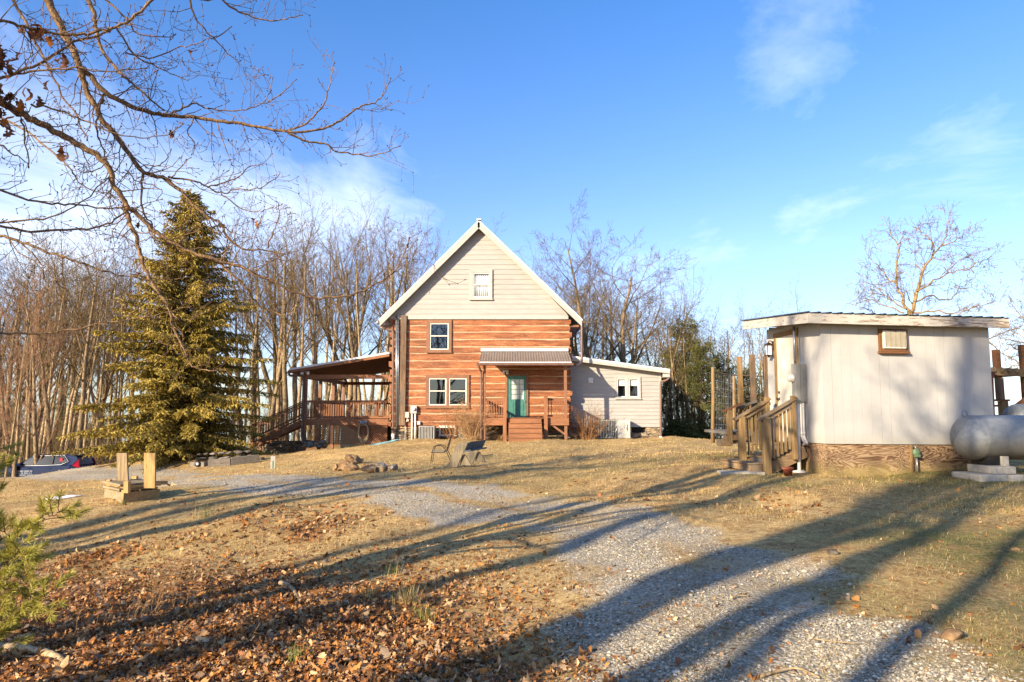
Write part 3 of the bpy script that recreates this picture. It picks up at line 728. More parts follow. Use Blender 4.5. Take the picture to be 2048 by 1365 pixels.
aro = ar.build('addition_roof', MAT['roof_white'], house)
b = MB(); b.prism([a0 + Vector((0, .01, -0.26)), a1 + Vector((0, .01, -0.24)), a1 + Vector((0, .01, -0.102)), a0 + Vector((0, .01, -0.102))], (0, 0.04, 0)); b.build('rake_board', MAT['siding_trim'], aro)
b = MB(); b.box(ax1 + 0.092, a1.x - 0.02, AY - 0.38, AB, a1.z - 0.42, a1.z - 0.40); b.box(a1.x - 0.03, a1.x, AY - 0.39, AB, a1.z - 0.42, a1.z - 0.262)
b.prism([(ax1 + .095, AY - .385, a1.z - .40), (a1.x - .03, AY - .385, a1.z - .40), (a1.x - .03, AY - .385, a1.z - .262), (ax1 + .095, AY - .385, a1.z - .23)], (0, 0.02, 0)); b.build('eave_box', MAT['siding_trim'], aro)
b = MB(); b.box(a1.x + 0.004, a1.x + 0.12, AY - 0.4, AB, a1.z - 0.19, a1.z - 0.06); b.build('gutter', MAT['brown_metal'], aro)
downspout([P(1340, 744, AY - .3), P(1340, 752, AY - .3), P(1334, 760, AY - .25), P(1325, 763, AY - .15), P(1321.5, 768, AY - .08), P(1321.5, 800, AY - .08), P(1321.5, 878, AY - .08)], house, MAT['brown_metal'], 0.10, shoe=(P(1321.5, 873, AY - .08), P(1321.5, 879, AY - .08)))
af = MB(); af.box(ax0, HX(1263, AY), AY + 0.03, AY + 0.25, base_z, az0 - 0.003); af.box(HX(1291, AY), ax1, AY + 0.03, AY + 0.25, base_z, az0 - 0.003); af.box(HX(1263, AY), HX(1291, AY), AY + .03, AY + .25, base_z, HZ(866, AY)); af.box(ax1 - .25, ax1, AY + .25, AB, base_z - .5, az0 - .003)
af.build('addition_foundation', MAT['stone_veneer'], addw)
cv = MB(); cv.box(HX(1263, AY), HX(1291, AY), AY + 0.2, AY + 0.24, HZ(866, AY), az0 - .003); cv.build('dark_recess', MAT['dark_room'], addw)  # near-black board at the back of the gap in the stone
vt = MB(); vx0, vx1, vz0, vz1 = wpx(1177, 756, 1187, 766.5, AY); vt.box(vx0, vx1, AY - 0.07, AY - 0.022, vz0, vz1); vt.hexa([(vx0 + .02, AY - .11, vz0 + .0), (vx1 - .02, AY - .11, vz0), (vx1 - .01, AY - .071, vz0), (vx0 + .01, AY - .071, vz0), (vx0 + .02, AY - .10, vz0 + .05), (vx1 - .02, AY - .10, vz0 + .05), (vx1 - .01, AY - .071, vz1 - .02), (vx0 + .01, AY - .071, vz1 - .02)])
vt.build('wall_vent', MAT['white_pvc'], addw)
# ---------------------------------------------------------------- entry porch
PYF = HY - 1.85                          # front of the deck
ZD = HZ(836.0, PYF)
def bal(mb, p0, p1, zt, zb, pitch=0.118, w=0.036):
    p0 = Vector(p0); p1 = Vector(p1); n = max(1, int((p1 - p0).length / pitch))
    for i in range(1, n): 
        q = p0 + (p1 - p0) * (i / n); mb.box(q.x - w / 2, q.x + w / 2, q.y - w / 2, q.y + w / 2, q.z + zb, q.z + zt)
pxl, pxr = HX(964, PYF), HX(1136, PYF)
dk = MB(); nb = 13
for i in range(nb): 
    y0 = PYF + 0.02 + (HY - 0.1 - PYF) * i / nb; dk.box(pxl, pxr, y0, y0 + (HY - .1 - PYF) / nb - 0.008, ZD - 0.035, ZD)
porch = dk.build('entry_porch', MAT['deck_stain'], house)
fs = MB(); fs.box(pxl, HX(1013, PYF), PYF - 0.03, PYF + 0.015, ZD - 0.36, ZD + .002); fs.box(HX(1088, PYF), pxr, PYF - 0.03, PYF + 0.015, ZD - 0.36, ZD + .002); fs.box(pxl - .04, pxl, PYF - .03, HY - .1, ZD - .36, ZD + .001); fs.box(pxr, pxr + .04, PYF - .03, HY - .1, ZD - .36, ZD + .001); fs.box(pxl, pxr, HY - .13, HY - .1, ZD - .3, ZD - .04)
fs.build('deck_fascia', MAT['deck_stain'], porch)
PGZ = gz(0, PYF)
RZ = HZ(731.5, PYF - 0.15)               # underside of the porch beam
for px in (968.3, 1131.5):
    q = MB(); x = HX(px, PYF + .05); q.box(x - 0.07, x + 0.07, PYF + 0.03, PYF + 0.17, PGZ - .2, RZ + 0.02); q.build('post', MAT['brown_trim'], porch, bev=0.006)
q = MB(); q.box(HX(964, PYF), HX(1140, PYF), PYF + 0.02, PYF + 0.18, RZ + 0.021, RZ + 0.2); q.build('roof_beam', MAT['brown_trim'], porch)
# porch roof: corrugated sheets
r0 = P(962, 703, HY - 0.03); r1 = P(1136, 703, HY - 0.03); f0 = P(959, 723.5, PYF - 0.25); f1 = P(1143, 723.5, PYF - 0.25)
cr = MB(); n = 34; sub = 8; vs = []
for i in range(n * sub + 1):
    t_ = i / (n * sub); ph = (i % sub) / sub; h = 0.022 if ph < 0.2 or ph > 0.8 else 0.0
    a = Vector((f0.x + (f1.x - f0.x) * t_, f0.y, f0.z + h)); b_ = Vector((f0.x + (f1.x - f0.x) * t_, r0.y, r0.z + h)); vs += [a, b_]
cr.add(vs, [(2 * i, 2 * i + 2, 2 * i + 3, 2 * i + 1) for i in range(n * sub)]); cro = cr.build('porch_roof', MAT['roof_porch'], porch); sm = cro.modifiers.new('s', 'SOLIDIFY'); sm.thickness = 0.012; sm.offset = -1
q = MB(); q.box(r0.x, r1.x, HY - 0.20, HY - 0.012, HZ(703.5), HZ(697.5)); q.build('flashing', MAT['roof_white'], porch)
q = MB(); q.box(f0.x, f1.x, f0.y - 0.012, f0.y + 0.012, f0.z - 0.075, f0.z - 0.014); q.build('drip_edge', MAT['roof_white'], porch)
q = MB(); q.box(HX(953, f0.y), HX(1148, f0.y), f0.y - 0.13, f0.y - 0.014, f0.z - 0.20, f0.z - 0.07); q.build('porch_gutter', MAT['brown_metal'], porch, bev=0.02)
q = MB(); q.prism([(f0.x, f0.y + .03, f0.z - .03), (f0.x, HY - .1, r0.z - .03), (f0.x, HY - .1, r0.z - .16), (f0.x, f0.y + .03, f0.z - .16)], (0.04, 0, 0)); q.prism([(f1.x - .04, f0.y + .03, f0.z - .03), (f1.x - .04, HY - .1, r0.z - .03), (f1.x - .04, HY - .1, r0.z - .16), (f1.x - .04, f0.y + .03, f0.z - .16)], (0.04, 0, 0))
for i in range(1, 9):
    X = f0.x + (f1.x - f0.x) * i / 9; q.prism([(X, f0.y + .03, f0.z - .03), (X, HY - .1, r0.z - .03), (X, HY - .1, r0.z - .16), (X, f0.y + .03, f0.z - .16)], (0.04, 0, 0))
q.build('rafter', MAT['brown_trim'], porch)
downspout([P(958, 733, PYF - .3), P(960, 740, PYF - .2), P(962.5, 748, PYF - .03), P(962.5, 800, PYF - .03), P(962.5, 878, PYF - .03)], porch, MAT['brown_metal'], 0.09)
# newel posts, rails
ZR = HZ(796.5, PYF)
for px in (1009.6, 1091.6):
    q = MB(); x = HX(px, PYF - 0.1); q.box(x - 0.085, x + 0.085, PYF - 0.20, PYF - 0.031, PGZ - .2, HZ(794, PYF - .1)); q.box(x - 0.105, x + 0.105, PYF - 0.22, PYF - 0.012, HZ(794, PYF - .1) + .001, HZ(794, PYF - .1) + 0.03); q.build('newel_post', MAT['deck_stain_z'], porch, bev=0.005)
def rail_run(p0, p1, parent, zt, zb=0.09, mt=None, mz=None, w=0.085):
    q = MB(); p0 = Vector(p0); p1 = Vector(p1)
    q.beam(p0 + Vector((0, 0, zt - 0.02)), p1 + Vector((0, 0, zt - 0.02)), w, 0.04); q.beam(p0 + Vector((0, 0, zt - .082)), p1 + Vector((0, 0, zt - .082)), 0.04, 0.08); q.beam(p0 + Vector((0, 0, zb)), p1 + Vector((0, 0, zb)), 0.04, 0.085)
    o = q.build('railing', mt or MAT['deck_stain'], parent)
    k = MB(); bal(k, p0 + Vector((0, -0.035, 0)), p1 + Vector((0, -0.035, 0)), zt - 0.125, zb + .05); k.build('baluster_row', mz or MAT['deck_stain_z'], parent)
rh = ZR - ZD
rail_run((HX(971.5, PYF + .1), PYF + .1, ZD), (HX(1009, PYF + .1), PYF + 0.1, ZD), porch, rh)
rail_run((HX(1092, PYF + .1), PYF + .1, ZD), (HX(1129, PYF + .1), PYF + 0.1, ZD), porch, rh)
rail_run((pxr - 0.07, PYF + .2, ZD), (pxr - 0.07, HY - .15, ZD), porch, rh)
rail_run((pxl + 0.07, PYF + .2, ZD), (pxl + 0.07, HY - .15, ZD), porch, rh)
# steps
stp = MB(); sx0, sx1 = HX(1013, PYF - .6) + .09, HX(1088, PYF - .6) - .09; nst = 5; rise = (ZD - PGZ) / (nst); run = 0.27
for i in range(nst):
    zt2 = ZD - rise * i; y1 = PYF - 0.03 - run * (i - 1) if i else PYF - .03
    yb = PYF - 0.03 - run * i
    stp.box(sx0, sx1, yb - run - .045, yb + 0.016, zt2 - rise - 0.035, zt2 - rise)          # tread below
    stp.box(sx0 + .01, sx1 - .01, yb - 0.0, yb + 0.018, zt2 - rise + .001, zt2 - 0.052)   # riser
stp.build('step', MAT['deck_stain'], porch)
# diagonal brace under the right corner
q = MB(); q.beam((pxr - 0.75, PYF + .1, ZD - .36), (pxr - .02, PYF + .1, PGZ + .25), 0.09, 0.09); q.build('brace', MAT['brown_trim'], porch)
q = MB(); q.box(pxl + .1, pxr - .1, HY - 0.14, HY - .02, base_z, ZD - .4); q.build('under_porch_wall', MAT['stone_veneer'], porch)
# ---------------------------------------------------------------- side porch on the left
SY = HY + 0.2; SB = HY + 8.4
spx0 = HX(606, SY); SZD = HZ(839, SY)
dk = MB(); nb = 36
for i in range(nb):
    y0 = SY + (SB - SY) * i / nb; dk.box(spx0, XL - 0.12, y0, y0 + (SB - SY) / nb - 0.008, SZD - 0.04, SZD)
sp = dk.build('side_porch', MAT['deck_stain'], house)
q = MB(); q.box(spx0 - .04, HX(776.5, SY), SY - 0.045, SY - 0.002, SZD - 0.30, SZD + .01); q.box(spx0 - .045, spx0 - .005, SY, SB, SZD - .3, SZD); q.build('deck_fascia', MAT['deck_stain'], sp)
zbm = HZ(758, SY)
SGZ = gz(spx0, SY)
for y in (SY + 0.06, SY + 2.8, SY + 5.6, SB - 0.1):
    q = MB(); x = spx0 + 0.08; q.box(x - 0.085, x + 0.085, y - 0.085, y + 0.085, min(gz(x, y), SGZ) - 1.4, zbm); q.build('post', MAT['brown_trim'], sp, bev=0.006)
q = MB(); x = spx0 + .08
q.box(x - .09, HX(776, SY), SY - .01, SY + .13, zbm + .003, zbm + .21); q.box(x - .07, x + .07, SY + .132, SB, zbm + .003, zbm + .20); q.box(x + .08, XL, SB - .14, SB, zbm + .003, zbm + .2)
q.build('roof_beam', MAT['deck_stain'], sp)
# roof
r_l = P(580, 739.5, SY - 0.45); r_r = P(778.5, 706.5, SY - 0.45); L_ = SB + 0.4 - (SY - 0.45)
q = MB(); q.prism([r_l + Vector((0, 0, -.035)), r_r + Vector((0, 0, -.035)), r_r + Vector((0, 0, .06)), r_l + Vector((0, 0, .06))], (0, L_, 0))
for i in range(1, 24): q.beam(r_l + Vector((0, L_ * i / 24, .072)), r_r + Vector((0, L_ * i / 24, .072)), 0.04, 0.025, (0, 0, 1))
spr = q.build('porch_roof', MAT['roof_white'], sp)
q = MB(); q.prism([r_l + Vector((0.03, .02, -.17)), r_r + Vector((0, .02, -.17)), r_r + Vector((0, .02, -.037)), r_l + Vector((0.03, .02, -.037))], (0, 0.04, 0)); q.build('fascia', MAT['deck_stain'], sp)
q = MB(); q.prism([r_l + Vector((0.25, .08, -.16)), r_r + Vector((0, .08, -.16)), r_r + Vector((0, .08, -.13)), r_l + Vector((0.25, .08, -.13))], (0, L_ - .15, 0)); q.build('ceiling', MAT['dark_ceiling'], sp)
q = MB(); q.box(r_l.x - .11, r_l.x + .01, r_l.y + .02, r_l.y + L_, r_l.z - .16, r_l.z - .04); q.build('gutter', MAT['brown_metal'], sp)
downspout([r_l + Vector((-.05, .1, -.1)), r_l + Vector((-.02, .1, -.3)), P(602, 752, SY - .1), P(607, 760, SY - .08), P(606.5, 800, SY - .08), P(604.5, 860, SY - .1), P(604.5, 876, SY - .1), P(610, 881, SY - .15), P(622, 883.5, SY - .3), P(655, 889, SY - .8)], sp, MAT['brown_metal'], 0.11)
srh = HZ(801, SY) - SZD
xm = HX(696, SY); q = MB(); q.box(xm - .09, xm + .09, SY + .005, SY + .11, SZD + .001, SZD + srh + .02); q.build('newel_post', MAT['deck_stain_z'], sp)
rail_run((x + .09, SY + .06, SZD), (xm - .09, SY + .06, SZD), sp, srh); rail_run((xm + .09, SY + .06, SZD), (HX(776, SY), SY + .06, SZD), sp, srh)
for ya, yb in ((SY + 1.5, SY + 2.7), (SY + 2.9, SY + 5.5), (SY + 5.7, SB - .2)): rail_run((x, ya, SZD), (x, yb, SZD), sp, srh)
rail_run((x + .1, SB - .1, SZD), (XL - .1, SB - .1, SZD), sp, srh)
# lattice below the deck
lt = MB(); lx0, lx1, lz0, lz1 = HX(629, SY), HX(775, SY), HZ(889, SY), HZ(850.5, SY)
def clip_seg(x0, z0, x1, z1):
    t0, t1 = 0.0, 1.0; dx, dz = x1 - x0, z1 - z0
    for p_, q_ in ((-dx, x0 - lx0), (dx, lx1 - x0), (-dz, z0 - lz0), (dz, lz1 - z0)):
        if abs(p_) < 1e-9:
            if q_ < 0: return None
            continue
        r_ = q_ / p_
        if p_ < 0: t0 = max(t0, r_)
        else: t1 = min(t1, r_)
    if t1 - t0 < 0.02: return None
    return x0 + dx * t0, z0 + dz * t0, x0 + dx * t1, z0 + dz * t1
H_ = lz1 - lz0; s_ = 0.125; k_ = lx0 - H_
while k_ < lx1 + H_:
    for sg, yy in ((1, SY + 0.02), (-1, SY + 0.032)):
        c_ = clip_seg(k_ if sg > 0 else k_ + H_, lz0, k_ + H_ if sg > 0 else k_, lz1)
        if c_: lt.beam((c_[0], yy, c_[1]), (c_[2], yy, c_[3]), 0.010, 0.036)
    k_ += s_
lt.build('lattice', MAT['deck_stain'], sp)
# stairs going down to the left
q = MB(); tx, tz = HX(603, SY), SZD; bx_, bz_ = HX(506, SY), HZ(888, SY)
for y in (SY + .12, SY + 1.25): q.beam((tx, y, tz - .16), (bx_, y, bz_ - .06), 0.05, 0.28)
ns = 6
for i in range(1, ns + 1):
    xx = tx + (bx_ - tx) * i / ns; zz = tz + (bz_ - tz) * (i - .15) / ns
    q.box(xx - .02, xx + (tx - bx_) / ns + .03, SY + .08, SY + 1.3, zz - .02, zz + .02)
q.build('stair', MAT['deck_stain'], sp)
for y in (SY + .1, SY + 1.27):
    q = MB(); up = Vector((0, 0, 0.92)); a_ = Vector((tx, y, tz)); b_ = Vector((bx_, y, bz_ + .05))
    q.beam(a_ + up, b_ + up, .09, .04); q.beam(a_ + up * .9, b_ + up * .9, .04, .08); q.beam(a_ + up * .25, b_ + up * .25, .04, .08)
    q.box(b_.x - .05, b_.x + .05, y - .05, y + .05, b_.z - 1.0, b_.z + .98)
    q.build('stair_rail', MAT['deck_stain'], sp)
    k = MB()
    for i in range(1, 19):
        c_ = a_ + (b_ - a_) * i / 19; k.box(c_.x - .018, c_.x + .018, y - .02, y + .02, c_.z + .2, c_.z + .82)
    k.build('baluster_row', MAT['deck_stain_z'], sp)
q = MB(); q.box(spx0, XL - .3, SB - .3, SB - .1, SZD - 2.2, SZD - .3); q.build('under_deck_shade_panel', MAT['dark_room'], sp)  # added near-black backing, its colour stands in for shade behind the lattice
# ------------------------------------------------------------------ white shed
def plywood_material():
    m, t = newmat('weathered_plywood')
    co = t.coord('Object', (0.55, 1, 2.4))
    n = t.noise(co, 1.7, 4, 0.55, 0.9)
    rings = t.math('FRACT', t.math('MULTIPLY', n, 17.0)); tri = t.math('ABSOLUTE', t.math('SUBTRACT', rings, 0.5))
    fine = t.noise(t.coord('Object', (1.5, 1, 26)), 5, 5, 0.65)
    f = t.math('ADD', t.math('MULTIPLY', tri, 1.5), t.math('MULTIPLY', t.math('SUBTRACT', fine, 0.5), 0.7))
    col = t.ramp(f, [(0.12, srgb('#5d442d')), (0.35, srgb('#82654a')), (0.62, srgb('#a58b69'))])
    z = t.sep(t.coord('Object'))[2]
    dirt = t.ramp(t.math('ADD', z, t.math('MULTIPLY', t.math('SUBTRACT', t.noise(t.coord('Object'), 6, 5), 0.5), 0.35)), [(0.02, 0.75), (0.25, 0.0)])
    col = t.mix(dirt, col, srgb('#8d7b4c'))
    t.out(t.principled(col, 0.85, 0, t.bump(f, 0.25, 0.006), 0.2).outputs[0]); return m
def shedwall_material():
    m, t = newmat('cream_panel_siding')
    co = t.coord('Object'); n = t.noise(co, 1.4, 6, 0.6); s = t.noise(t.coord('Object', (9, 9, 0.35)), 2.0, 6, 0.65); f = t.noise(t.coord('Object', (60, 60, 2)), 3, 4)
    col = t.ramp(n, [(0.3, srgb('#9f9c95')), (0.7, srgb('#aeaaa2'))])
    col = t.mix(t.ramp(s, [(0.52, 0.0), (0.75, 0.14)]), col, srgb('#a5a093'))
    z = t.sep(co)[2]
    dirt = t.ramp(t.math('ADD', z, t.math('MULTIPLY', s, 0.3)), [(0.72, 0.35), (0.95, 0.0)])
    col = t.mix(dirt, col, srgb('#9a9177'))
    t.out(t.principled(col, 0.65, 0, t.bump(f, 0.12, 0.004), 0.3).outputs[0]); return m
def peel_material():
    m, t = newmat('peeling_white_board')
    co = t.coord('Object', (0.8, 2, 6)); n = t.noise(co, 3.2, 8, 0.72, 0.5); g = t.noise(t.coord('Object', (0.7, 10, 22)), 3, 6, 0.65)
    woodc = t.ramp(g, [(0.35, srgb('#5b4735')), (0.65, srgb('#8d7a64'))]); paint = t.ramp(g, [(0.3, srgb('#a39c8f')), (0.7, srgb('#b5aea1'))])
    x = t.sep(t.coord('Object'))[0]
    w = t.ramp(t.math('ADD', n, t.math('MULTIPLY', x, 0.022)), [(0.545, 0.0), (0.60, 1.0)])
    t.out(t.principled(t.mix(w, paint, woodc), 0.75, 0, t.bump(g, 0.3, 0.006), 0.25).outputs[0]); return m
MAT['plywood'] = plywood_material(); MAT['shed_wall'] = shedwall_material(); MAT['peel'] = peel_material()
MAT['tin_dark'] = M('dark_roof_metal', srgb('#4a4c4c'), srgb('#626464'), ns=6, rough=0.45, metal=0.3, bump=0.02, big=0.15)
MAT['old_wood_x'] = wood('old_deck_wood', srgb('#5f4a34'), srgb('#9a805d'), 'x', 0.88, c3=srgb('#7a6d5c'))
MAT['old_wood_z'] = wood('old_post_wood', srgb('#67502f'), srgb('#a3845a'), 'z', 0.88, c3=srgb('#85724f'))
MAT['old_wood_y'] = wood('old_board_wood', srgb('#5f4a34'), srgb('#9a805d'), 'y', 0.88, c3=srgb('#7a6d5c'))
MAT['grey_wood_x'] = wood('silvered_wood', srgb('#5d544a'), srgb('#8f8474'), 'x', 0.9, c3=srgb('#6c675e'))
MAT['red_brown_wood'] = wood('red_brown_wood', srgb('#5b3a22'), srgb('#835a38'), 'x', 0.8)
MAT['cream_door'] = M('cream_door_paint', srgb('#c9c0ab'), srgb('#d6cdb8'), ns=5, rough=0.45, bump=0.03, big=0.12)
MAT['rust_white'] = M('rusty_white_metal', srgb('#bdb6a6'), srgb('#cbc4b4'), ns=6, rough=0.5, bump=0.03, big=0.15, c3=srgb('#8a6a4a'), c3s=16, c3lo=0.6, c3hi=0.72)
MAT['grille'] = M('aged_grille', srgb('#8f8367'), srgb('#a89b7c'), ns=10, rough=0.6, bump=0.05)
MAT['bronze'] = M('dark_bronze', srgb('#3a2a20'), srgb('#4a372b'), ns=8, rough=0.4, metal=0.5, bump=0.02, big=0.1)
MAT['concrete'] = M('concrete', srgb('#9c9484'), srgb('#b8b09f'), ns=12, rough=0.95, bump=0.4, big=0.25)
MAT['terracotta'] = M('terracotta', srgb('#8f4b34'), srgb('#a35d43'), ns=8, rough=0.8, bump=0.06)
MAT['green_metal'] = M('pale_green_metal', srgb('#5a7050'), srgb('#6f8563'), ns=8, rough=0.5, bump=0.03)
def tank_material():
    m, t = newmat('aged_silver_tank')
    co = t.coord('Object'); n = t.noise(co, 1.6, 7, 0.65); f = t.noise(co, 14, 7, 0.7)
    mix_ = t.math('ADD', t.math('MULTIPLY', n, 0.6), t.math('MULTIPLY', f, 0.4))
    col = t.ramp(mix_, [(0.34, srgb('#54585b')), (0.5, srgb('#737778')), (0.66, srgb('#8e8f8b'))])
    z = t.sep(co)[2]; grime = t.ramp(t.math('ADD', z, t.math('MULTIPLY', t.math('SUBTRACT', f, 0.5), 0.5)), [(-0.42 + 0.5, 0.0), (0.75, 0.0)])
    low = t.ramp(t.math('ADD', t.math('MULTIPLY', z, -1.0), t.math('MULTIPLY', f, 0.35)), [(0.16, 0.0), (0.58, 0.85)])
    col = t.mix(low, col, srgb('#6c6149'))
    r = t.voro(co, 9, 'F1', 'Distance'); col = t.mix(t.ramp(t.math('ADD', r, t.math('MULTIPLY', f, 0.25)), [(0.16, 0.7), (0.22, 0.0)]), col, srgb('#63554a'))
    t.out(t.principled(col, t.ramp(f, [(0.3, 0.48), (0.7, 0.68)]), 0.2, t.bump(f, 0.05, 0.004), 0.5).outputs[0]); return m
MAT['tank'] = tank_material()
MAT['panel_grey'] = M('panel_grey', srgb('#87847a'), srgb('#98958a'), ns=5, rough=.5, bump=.02, big=.15)
RS = R(6.0)
C0 = P(1645, 800, 13.6); SBZ = P(1650, 947, 13.6).z
shed = thing('white_shed', (C0.x, C0.y, SBZ), 'cream panelled shed with flat metal roof, peeling fascia and a bare plywood skirt', 'shed', rz=RS)
shed.rotation_euler = (0, R(0.65), RS)
_rot = Matrix.Rotation(RS, 3, 'Z') @ Matrix.Rotation(R(0.65), 3, 'Y'); _inv = _rot.inverted()
def S_front(px, py, y=0.0):
    o = _inv @ (Vector((0, 0, EYE)) - Vector((C0.x, C0.y, SBZ))); d = _inv @ Vector(ray(px, py)); t = (y - o.y) / d.y; return o + d * t
def S_side(px, py, x=0.0):
    o = _inv @ (Vector((0, 0, EYE)) - Vector((C0.x, C0.y, SBZ))); d = _inv @ Vector(ray(px, py)); t = (x - o.x) / d.x; return o + d * t
SW, SL = 3.66, 2.28
zs = S_front(1655, 888).z; ztop = S_front(1700, 640).z
wl = MB()
# panels with narrow vertical grooves
def panels(x0, x1, fn):
    x = x0; k = 0
    while x < x1 - 0.01:
        w_ = min(0.203, x1 - x); g = 0.0025 if k % 6 else 0.008
        fn(x + (g / 2 if k else 0), x + w_ - g / 2); x += w_; k += 1
panels(0.0, SW, lambda a, b: wl.box(a, b, 0.0, 0.012, zs, ztop))
wl.box(0.014, SW - .001, 0.0125, 0.05, zs + .002, ztop)
wo = wl.build('wall', MAT['shed_wall'], shed, True)
wl = MB(); panels(0.0, SL, lambda a, b: wl.box(0.0, 0.012, a + (0.0125 if a < .01 else 0), b, zs, ztop + .05)); wl.box(0.0125, 0.05, 0.055, SL, zs + .002, ztop + .05); wl.build('side_wall', MAT['shed_wall'], shed, True)
wl = MB(); wl.box(SW - .04, SW, 0.052, SL, zs, ztop + .05); wl.box(0.052, SW - .042, SL - .04, SL, zs, ztop + .1); wl.build('far_wall', MAT['shed_wall'], shed, True)
def cornerpost(x, y): 
    q = MB(); q.box(x - .012, x + .03, y - .016, y - .001, zs - .01, ztop); q.build('corner_trim', MAT['shed_wall'], shed, True)
sk = MB(); xm_ = S_front(1822, 900).x
sk.box(0.03, xm_ - .004, 0.03, 0.05, -0.25, zs - .004); sk.box(xm_ + .004, SW - .03, 0.031, 0.05, -0.25, zs - .004)
sko = sk.build('skirt', MAT['plywood'], shed, True)
sk = MB(); sk.box(0.031, 0.05, 0.051, SL - .03, -0.25, zs - .004); sk.box(SW - .05, SW - .03, .051, SL - .03, -.25, zs - .004); sk.box(.051, SW - .051, SL - .05, SL - .03, -.25, zs - .004); sk.build('side_skirt', MAT['plywood'], shed, True)
# roof
fo = 0.30; lo_ = 0.44; ro = 0.20; bo = 0.30
zf0 = S_front(1620, 626, -fo).z; zr0 = zf0 + 0.22
def rz_(y): return zf0 + (zr0 - zf0) * (y + fo) / (SL + fo + bo)
fb = MB(); h = 0.205; xk = S_front(1880, 640, -fo).x
fb.box(-lo_ + .04, xk - .001, -fo, -fo + .035, zf0 - h, zf0 - .004); fb.box(xk + .001, SW + ro, -fo + .002, -fo + .037, zf0 - h + .004, zf0 - .002)
fb.build('fascia', MAT['peel'], shed, True, 0.004)
fb = MB(); fb.hexa([(-lo_, -fo, zf0 - h), (-lo_ + .038, -fo, zf0 - h), (-lo_ + .038, SL + bo, zr0 - h), (-lo_, SL + bo, zr0 - h), (-lo_, -fo, zf0 - .004), (-lo_ + .038, -fo, zf0 - .004), (-lo_ + .038, SL + bo, zr0 - .004), (-lo_, SL + bo, zr0 - .004)]); fb.build('side_fascia', MAT['peel'], shed, True, 0.004)
fb = MB(); fb.hexa([(-lo_ + .04, -fo + .04, zf0 - .13), (SW + ro, -fo + .04, zf0 - .13), (SW + ro, SL + bo, zr0 - .13), (-lo_ + .04, SL + bo, zr0 - .13), (-lo_ + .04, -fo + .04, zf0 - .11), (SW + ro, -fo + .04, zf0 - .11), (SW + ro, SL + bo, zr0 - .11), (-lo_ + .04, SL + bo, zr0 - .11)]); fb.build('soffit', MAT['grey_wood_x'], shed, True)
rm = MB(); n = 19; vs = []
xs_ = []
xa, xb = -lo_ - .03, SW + ro + .03
for i in range(n):
    w_ = (xb - xa) / n; x = xa + i * w_; xs_ += [(x, 0), (x + .02, .022), (x + .05, .022), (x + .07, 0), (x + w_ * .5, 0.004)]
xs_.append((xb, 0))
for x, hh in xs_: vs += [(x, -fo - .03, rz_(-fo) + .001 + hh), (x, SL + bo + .03, rz_(SL + bo) + .001 + hh)]
rm.add(vs, [(2 * i, 2 * i + 2, 2 * i + 3, 2 * i + 1) for i in range(len(xs_) - 1)])
ro_ = rm.build('roof', MAT['tin_dark'], shed, True); sm = ro_.modifiers.new('s', 'SOLIDIFY'); sm.thickness = 0.006; sm.offset = 1
# door in the left wall
d0 = S_side(1553, 800).y; d1 = S_side(1594, 800).y; dn, dfar = min(d0, d1), max(d0, d1)
dn = dfar - 1.02
ztd = S_side(1556, 676).z
df = MB(); tw = 0.10
df.box(-.03, .0, dfar - tw, dfar, zs - .02, ztd); df.box(-.03, 0, dn, dn + tw, zs - .02, ztd); df.box(-.034, 0, dn - .02, dfar + .02, ztd + .001, ztd + .11); df.box(-.06, 0, dn, dfar, zs - .06, zs - .021)
df.build('door_frame', MAT['old_wood_z'], shed, True)
dd = MB(); dd.box(-.012, -.001, dn + tw, dfar - tw, zs - .02, ztd)
for i in range(2):
    for j, (a, b) in enumerate(((.12, .62), (.72, 1.32), (1.42, 1.85))):
        y0 = dn + tw + .10 + i * .36; dd.box(-.018, -.0121, y0, y0 + .27, zs + a, min(zs + b, ztd - .1))
do = dd.build('shed_door', MAT['cream_door'], shed, True)
k = MB(); ky = dfar - tw - .07; kz = zs + .92
k.lathe([(.03, 0), (.03, .008), (.012, .012), (.012, .045), (.026, .05), (.026, .07), (.012, .08)], (-.012, ky, kz), (-1, 0, 0), 10); k.lathe([(.03, 0), (.03, .02), (.02, .025)], (-.012, ky, kz + .14), (-1, 0, 0), 10); k.build('handle', MAT['bronze'], do, True)
# lantern by the door
def local_thing(name, v, label, cat): 
    w_ = _rot @ Vector(v) + Vector((C0.x, C0.y, SBZ)); o = thing(name, w_, label, cat, rz=RS); o.rotation_euler = (0, R(.65), RS); return o
lp = S_side(1543, 700, -0.06); lan = local_thing('wall_lantern', (0, lp.y, lp.z), 'dark bronze wall lantern beside the cream shed door', 'lantern')
q = MB(); q.box(-.02, -.001, -.05, .05, -.02, .20); q.tube([(-.02, 0, .15), (-.07, 0, .20), (-.12, 0, .20), (-.13, 0, .165)], .012, 8); q.build('bracket', MAT['bronze'], lan, True)
q = MB(); c = (-.13, 0); q.lathe([(.02, .165), (.10, .12), (.105, .10), (.085, .10)], (c[0], 0, 0), (0, 0, 1), 4, False)
for sx_ in (-1, 1):
    for sy_ in (-1, 1): q.beam((c[0] + .062 * sx_, .062 * sy_, .10), (c[0] + .05 * sx_, .05 * sy_, -.12), .012, .012)
q.box(c[0] - .068, c[0] + .068, -.068, .068, -.14, -.121); q.lathe([(.03, -.175), (.02, -.14)], (c[0], 0, 0), (0, 0, 1), 8); q.build('cage', MAT['bronze'], lan, True)
q = MB(); q.box(c[0] - .045, c[0] + .045, -.045, .045, -.12, .099); q.build('glass_panel', MAT['lens'], lan, True)
